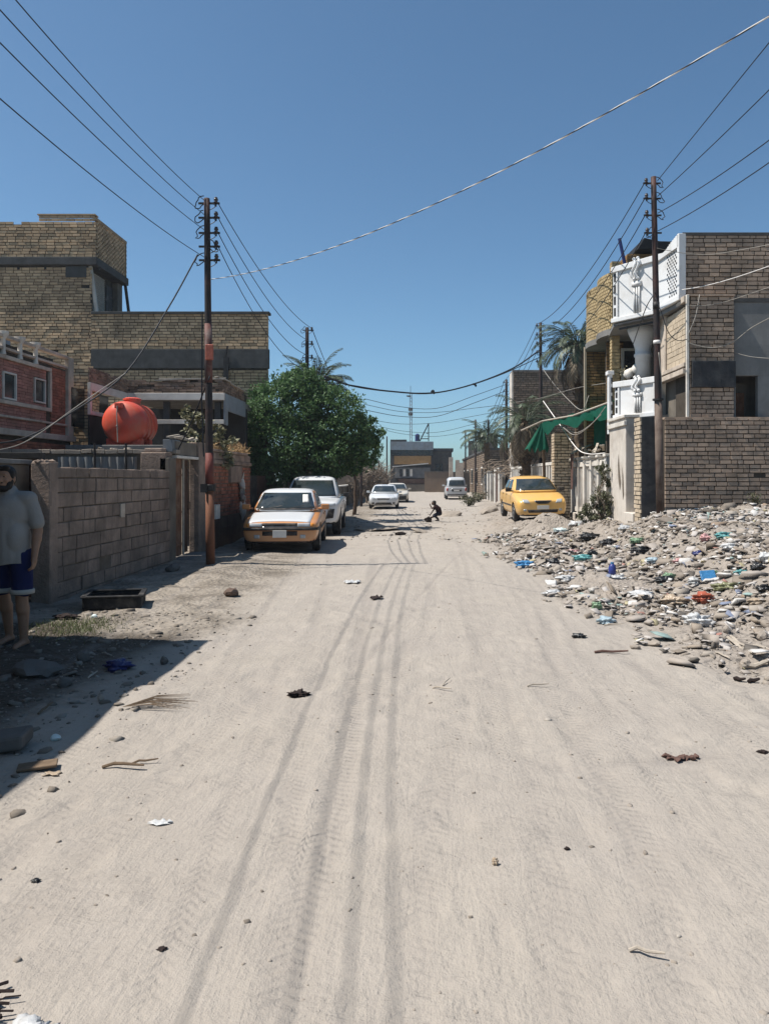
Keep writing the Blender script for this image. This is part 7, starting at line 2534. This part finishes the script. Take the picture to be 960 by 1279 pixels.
# pale sticks at the near end of the bank
stick(908, 798, 942, 823, .016, 'wood_pale', 'longest pale stick on the near end of the bank', lift=.03, group=None)
stick(912, 796, 932, 812, .014, 'wood_pale', 'shorter pale stick crossing the longest one')
stick(893, 816, 911, 826, .009, 'wood_pale', 'thin pale twig just below the crossing sticks')
stick(940, 808, 960, 815, .014, 'wood_pale', 'pale stick running out at the right edge')
stick(925, 835, 958, 826, .022, 'wood_pale', 'bleached branch end lowest on the bank')
rock(930, 832, 16, 9, 'stone', 'pale lump of mortar beside the bleached branch', 3)
rock(950, 798, 18, 10, 'stone', 'round pale stone above the pale sticks', 4)
rock(906, 790, 10, 8, 'stone', 'small pale stone on the grey gravel', 5)
rock(815, 806, 22, 6, 'stone', 'flat pale chunk at the foot of the gravel', 6)
rock(793, 810, 14, 5, 'stone', 'low pale chunk beside the flat pale one', 16)
bag(722, 796, 16, 5, 'p_black', 'black rag lying between road and bank', 'rag', 'rag', seed=71)
stick(742, 816, 784, 817, .012, 'cloth_brown', 'thin dark stick lying along the road edge')
stick(754, 782, 778, 782, .008, 'wood_pale', 'short white stick under the pale blue bag')
stick(916, 850, 930, 853, .016, 'cloth_dark', 'dark strip lowest at the right of the road', cat='strip', name='strip')
stick(934, 854, 948, 853, .016, 'cloth_dark', 'dark curl of rubber beside the dark strip', cat='strip', name='strip')

# things lying on the road
bag(372, 870, 20, 7, 'cloth_dark', 'black torn rag in the middle of the road', 'rag', 'rag', seed=91, crumple=.6)
c = ground_at(850, 948)
mb = MB()
rr = random.Random(6)
for k in range(7): mb.blob(c + Vector(((k - 3) * .03, rr.uniform(-.03, .03), .006 + rr.uniform(0, .008))), (.032, .026, .012), k, .5)
tag(mb.build('rag', M['cloth_brown'], None), 'twisted brown rag lying alone at the right of the road', 'rag')
bag(952, 940, 12, 3, 'cloth_dark', 'flat dark rag at the right edge of the road', 'rag', 'rag', seed=92)
flat_scrap(200, 1029, 26, 5, 'p_white', 'white paper scrap lying on the left of the road', 1, curl=.012, lift=.004)
flat_scrap(66, 968, 18, 4, 'p_tan', 'white crumbs of paper at the edge of the big shadow', 2, curl=.01, lift=.004)
bag(45, 1101, 9, 4, 'p_black', 'small black piece of plastic near the left picture edge', 'litter', 'scrap', seed=93)
bag(203, 1186, 10, 3, 'cloth_dark', 'small dark wood chip low on the left of the road', 'litter', 'scrap', seed=94)
bag(618, 1080, 7, 9, 'p_tan', 'tiny buff and orange wrapper in the lower middle of the road', 'litter', 'scrap', seed=95)
bag(708, 1061, 7, 3, 'cloth_dark', 'tiny dark chip right of the buff wrapper', 'litter', 'scrap', seed=96)
stick(540, 860, 563, 864, .006, 'wood_pale', 'thin pale straw lying across the tyre tracks', name='straw', cat='straw')
stick(553, 857, 562, 850, .005, 'wood_pale', 'shorter straw touching the thin pale one', name='straw', cat='straw')
stick(128, 960, 180, 962, .009, 'wood', 'bent dark twig on the road by the big shadow', name='twig', cat='twig', kink=.01)
stick(165, 955, 198, 953, .006, 'wood', 'thinner dark twig beside the bent one', name='twig', cat='twig')
stick(785, 1189, 830, 1200, .006, 'wood_pale', 'pale curved straw at the lower right of the road', name='straw', cat='straw')
stick(658, 858, 685, 858, .006, 'wood_pale', 'pale straw at the right side of the road centre', name='straw', cat='straw')
rock(289, 744, 22, 10, 'stone_brown', 'brown half brick lying on the left verge', 31)
flat_scrap(440, 728, 18, 3, 'p_white', 'white scrap near the thin shadow of the rusty pole', 7)
flat_scrap(470, 748, 14, 3, 'cloth_dark', 'dark scrap beside the tyre tracks', 8)
for i, (px, py, w, h) in enumerate(((525, 665, 26, 4), (560, 645, 34, 6), (610, 640, 24, 7), (626, 632, 20, 6), (470, 662, 60, 5))):
    rock(px, py, w, h, 'stone', ('low stone in front of the crouching child', 'flat broken slab to the right of the child', 'pale slab at the edge by the yellow car', 'rubble chunk beside the yellow car wheel', 'ridge of packed earth in front of the pickup')[i], 50 + i)
bag(500, 668, 12, 4, 'cloth_dark', 'dark scrap ahead of the crouching child', 'rag', 'rag', seed=97)
bag(535, 652, 8, 7, 'cloth_dark', 'dark little bundle at the crouching child\'s foot', 'toy', 'bundle', seed=98)

# shaded verge on the left
rock(45, 842, 58, 17, 'stone_grey', 'large grey boulder half buried in the shaded verge', 61)
rock(104, 826, 17, 14, 'stone_grey', 'pale lump of plaster in the shade between boulder and blue bag', 62)
rock(82, 857, 20, 12, 'stone_grey', 'small bluish stone just right of the large boulder', 63)
bag(148, 836, 28, 14, 'p_deepblue', 'dark blue plastic bag in the shaded verge', seed=64)
rock(205, 829, 11, 9, 'stone_grey', 'small grey stone near the tip of the big shadow', 65)
rock(126, 875, 10, 8, 'stone', 'buff pebble in the middle of the shaded verge', 66)
c = ground_at(10, 938)
tag(MB().obox(c + Vector((-.06, .03, .05)), (.16, .02, .02), (-.02, .11, 0), (0, 0, .045)).build('concrete_block', M['stone_grey'], None, bevel=.02), 'broken concrete block at the left picture edge in the shade', 'block')
rock(70, 924, 15, 7, 'p_clear', 'crumpled pale wrapper low in the shaded verge', 68, 'litter', 'scrap')
c = ground_at(45, 962)
tag(MB().obox(c + Vector((0, .02, .02)), (.10, .03, .005), (-.02, .05, 0), (0, 0, .009)).build('board', M['wood'], None, bevel=.006), 'flat dark board beside the broken concrete block', 'board')
stick(48, 893, 66, 882, .008, 'wood', 'grey twig in the shade under the boulder', name='twig', cat='twig')
stick(128, 816, 140, 822, .006, 'wood_pale', 'pale stick in the shade above the blue bag', name='twig', cat='twig')
stick(110, 848, 122, 842, .007, 'wood_pale', 'pale chip stick left of the blue bag', name='twig', cat='twig')
# fan of dry palm leaf at the shadow edge
c = ground_at(214, 882)
mb = MB()
rr = random.Random(3)
for k in range(16):
    a = -.5 + k * .09 + rr.uniform(-.06, .06)
    L_ = rr.uniform(.6, 1.05)
    tip = c + Vector((.36 * L_ * math.cos(a) - .18, .30 * L_ * math.sin(a) + .02, 0))
    tip.z = gz(tip.x, tip.y) + .02
    st_ = c + Vector((-.30, -.12, .01)); st_.z = gz(st_.x, st_.y) + .02
    mid_ = st_.lerp(tip, .5); mid_.z = gz(mid_.x, mid_.y) + .045
    mb.tube([st_, mid_, tip], [.0015, .003, .001], 4)
tag(mb.build('dry_frond', M['wood'], None), 'fan of dry brown palm leaf at the edge of the big shadow', 'palm leaf')

# black trough lying by the block wall
c = ground_at(136, 760)
t = thing('trough', 'low black rubber trough lying against the block wall', 'trough', c)
mb = MB()
a, b = Vector((.34, .06, 0)), Vector((-.08, .30, 0))
mb.obox(c + Vector((0, .2, .05)), a * .98, b * .98, (0, 0, .03))
for s_ in (-1, 1):
    mb.obox(c + Vector((0, .2, .08)) + a * s_ * .95, a.normalized() * .02, b, (0, 0, .075))
    mb.obox(c + Vector((0, .2, .08)) + b * s_ * .95, a, b.normalized() * .02, (0, 0, .075))
mb.build('tub', M['rubber'], t, bevel=.02)
mb = MB()
for s_ in (-1, 1):
    mb.obox(c + Vector((0, .2, .16)) + a * s_ * .97, a.normalized() * .035, b * 1.04, (0, 0, .012))
    mb.obox(c + Vector((0, .2, .16)) + b * s_ * .97, a * 1.04, b.normalized() * .035, (0, 0, .012))
mb.build('rim', M['rubber'], t, bevel=.01)
rock(216, 713, 20, 9, 'stone_grey', 'grey lump of rubble at the foot of the rusty gate', 81)
rock(176, 752, 12, 5, 'stone', 'flat pale stone right of the black trough', 82)
bag(82, 772, 26, 6, 'cloth_dark', 'dark flattened rag by the corner of the block wall', 'rag', 'rag', seed=83)
rock(118, 772, 8, 5, 'p_clear', 'tiny pale wrapper in front of the black trough', 84, 'litter', 'scrap')

# heap of black twigs with a white bag in the near corner
c = ground_at(8, 1262)
mb = MB()
rr = random.Random(17)
for k in range(30):
    a = rr.uniform(-.6, .9)
    L = rr.uniform(.04, .10)
    p = c + Vector((rr.uniform(-.18, -.05), rr.uniform(-.10, .05), rr.uniform(.0, .05)))
    mb.tube([p, p + Vector((L * math.cos(a) * .5, L * math.sin(a) * .4, .02)), p + Vector((L * math.cos(a), L * math.sin(a), rr.uniform(-.01, .02)))], rr.uniform(.002, .006), 5)
tag(mb.build('twig_heap', M['cloth_dark'], None), 'heap of blackened twigs in the near corner of the road', 'twigs')
c = ground_at(30, 1279)
bag(34, 1296, 52, 14, 'p_white', 'crumpled white plastic bag beside the blackened twigs', seed=19, crumple=.6)
# dead fronds and rags over the far garden wall
c = Vector((4.6, 44, 2.0))
mb = MB()
rr = random.Random(23)
for k in range(60):
    a = rr.uniform(-2.6, .6)
    p = Vector((rr.uniform(3.9, 5.3), rr.uniform(43, 48), rr.uniform(1.9, 2.8)))
    L = rr.uniform(.5, 1.3)
    q = p + Vector((math.cos(a) * L, rr.uniform(-.3, .3), math.sin(a) * L * .5))
    mb.tube([p, p.lerp(q, .5) + Vector((0, 0, .12)), q], [.02, .025, .008], 4)
mb.bar((3.7, 45, 1.98), (5.35, 45.2, 2.1), .06).bar((4.2, 43, 2.0), (4.9, 48, 2.1), .06)
tag(mb.build('dead_branches', M['twig'], None), 'tangle of dead branches and fronds over the wall by the far gate', 'branches')
# ---------------------------------------------------------------- camera, light, sky
sce = bpy.context.scene
# dusty air: one even box of thin volume round the whole scene
hz_ = MB().box(-150, -55, -1.5, 150, 300, 32).build('haze', [], None)
hm = bpy.data.materials.new('dusty_air')
hm.use_nodes = True
hm.node_tree.nodes.clear()
ho = hm.node_tree.nodes.new('ShaderNodeOutputMaterial')
hv = hm.node_tree.nodes.new('ShaderNodeVolumePrincipled')
hv.inputs['Color'].default_value = (.82, .89, .98, 1)
hv.inputs['Density'].default_value = .0006
hv.inputs['Anisotropy'].default_value = .3
hm.node_tree.links.new(hv.outputs[0], ho.inputs['Volume'])
hz_.data.materials.append(hm)
tag(hz_, 'thin dusty haze filling the street', 'haze', kind='stuff')
cam = bpy.data.cameras.new('camera')
co = bpy.data.objects.new('camera', cam)
C.objects.link(co)
co.location = (0, 0, EYE)
co.rotation_euler = (R(90), 0, 0)
cam.sensor_fit = 'VERTICAL'
cam.sensor_height = 36
cam.lens = FOC * 36 / 1279
cam.shift_x = (480 - VPX) / 1279
cam.shift_y = -(639.5 - HZ) / 1279
cam.clip_start = .05
cam.clip_end = 2000
sce.camera = co

EL, AZ = 60.0, 7.0            # elevation; degrees the light comes from behind the camera, measured from the street's left
w = bpy.data.worlds.new('World')
sce.world = w
w.use_nodes = True
nt = w.node_tree
bg = nt.nodes['Background']
sky = nt.nodes.new('ShaderNodeTexSky')
sky.sky_type = 'NISHITA'
sky.sun_disc = False
sky.sun_elevation = R(EL)
d = Vector((-math.cos(R(EL)) * math.cos(R(AZ)), -math.cos(R(EL)) * math.sin(R(AZ)), math.sin(R(EL))))
sky.sun_rotation = math.atan2(d.x, d.y)
sky.air_density = .78
sky.dust_density = .8
sky.ozone_density = 2.2
sky.altitude = 30
tint = nt.nodes.new('ShaderNodeMix')
tint.data_type = 'RGBA'
tint.blend_type = 'MULTIPLY'
tint.inputs[0].default_value = 1
tint.inputs[7].default_value = (.735, .99, 1.035, 1)
nt.links.new(sky.outputs[0], tint.inputs[6])
nt.links.new(tint.outputs[2], bg.inputs[0])
bg.inputs[1].default_value = .09
sl = bpy.data.lights.new('sun', 'SUN')
sl.energy = 5.0
sl.angle = R(.5)
sl.color = (1.0, .955, .89)
so = bpy.data.objects.new('sun', sl)
C.objects.link(so)
so.location = d * 60
so.rotation_euler = (-d).to_track_quat('-Z', 'Y').to_euler()

vs = sce.view_settings
sce.display_settings.display_device = 'sRGB'
vs.view_transform = 'Standard'
vs.look = 'None'
vs.exposure = .5
vs.gamma = 1
vs.use_curve_mapping = False
sce.render.film_transparent = False
cy = sce.cycles
cy.max_bounces = 6
cy.diffuse_bounces = 2
cy.glossy_bounces = 3
cy.transmission_bounces = 3
cy.caustics_reflective = cy.caustics_refractive = False
cy.use_denoising = True
cy.volume_bounces = 0
cy.volume_step_rate = 10
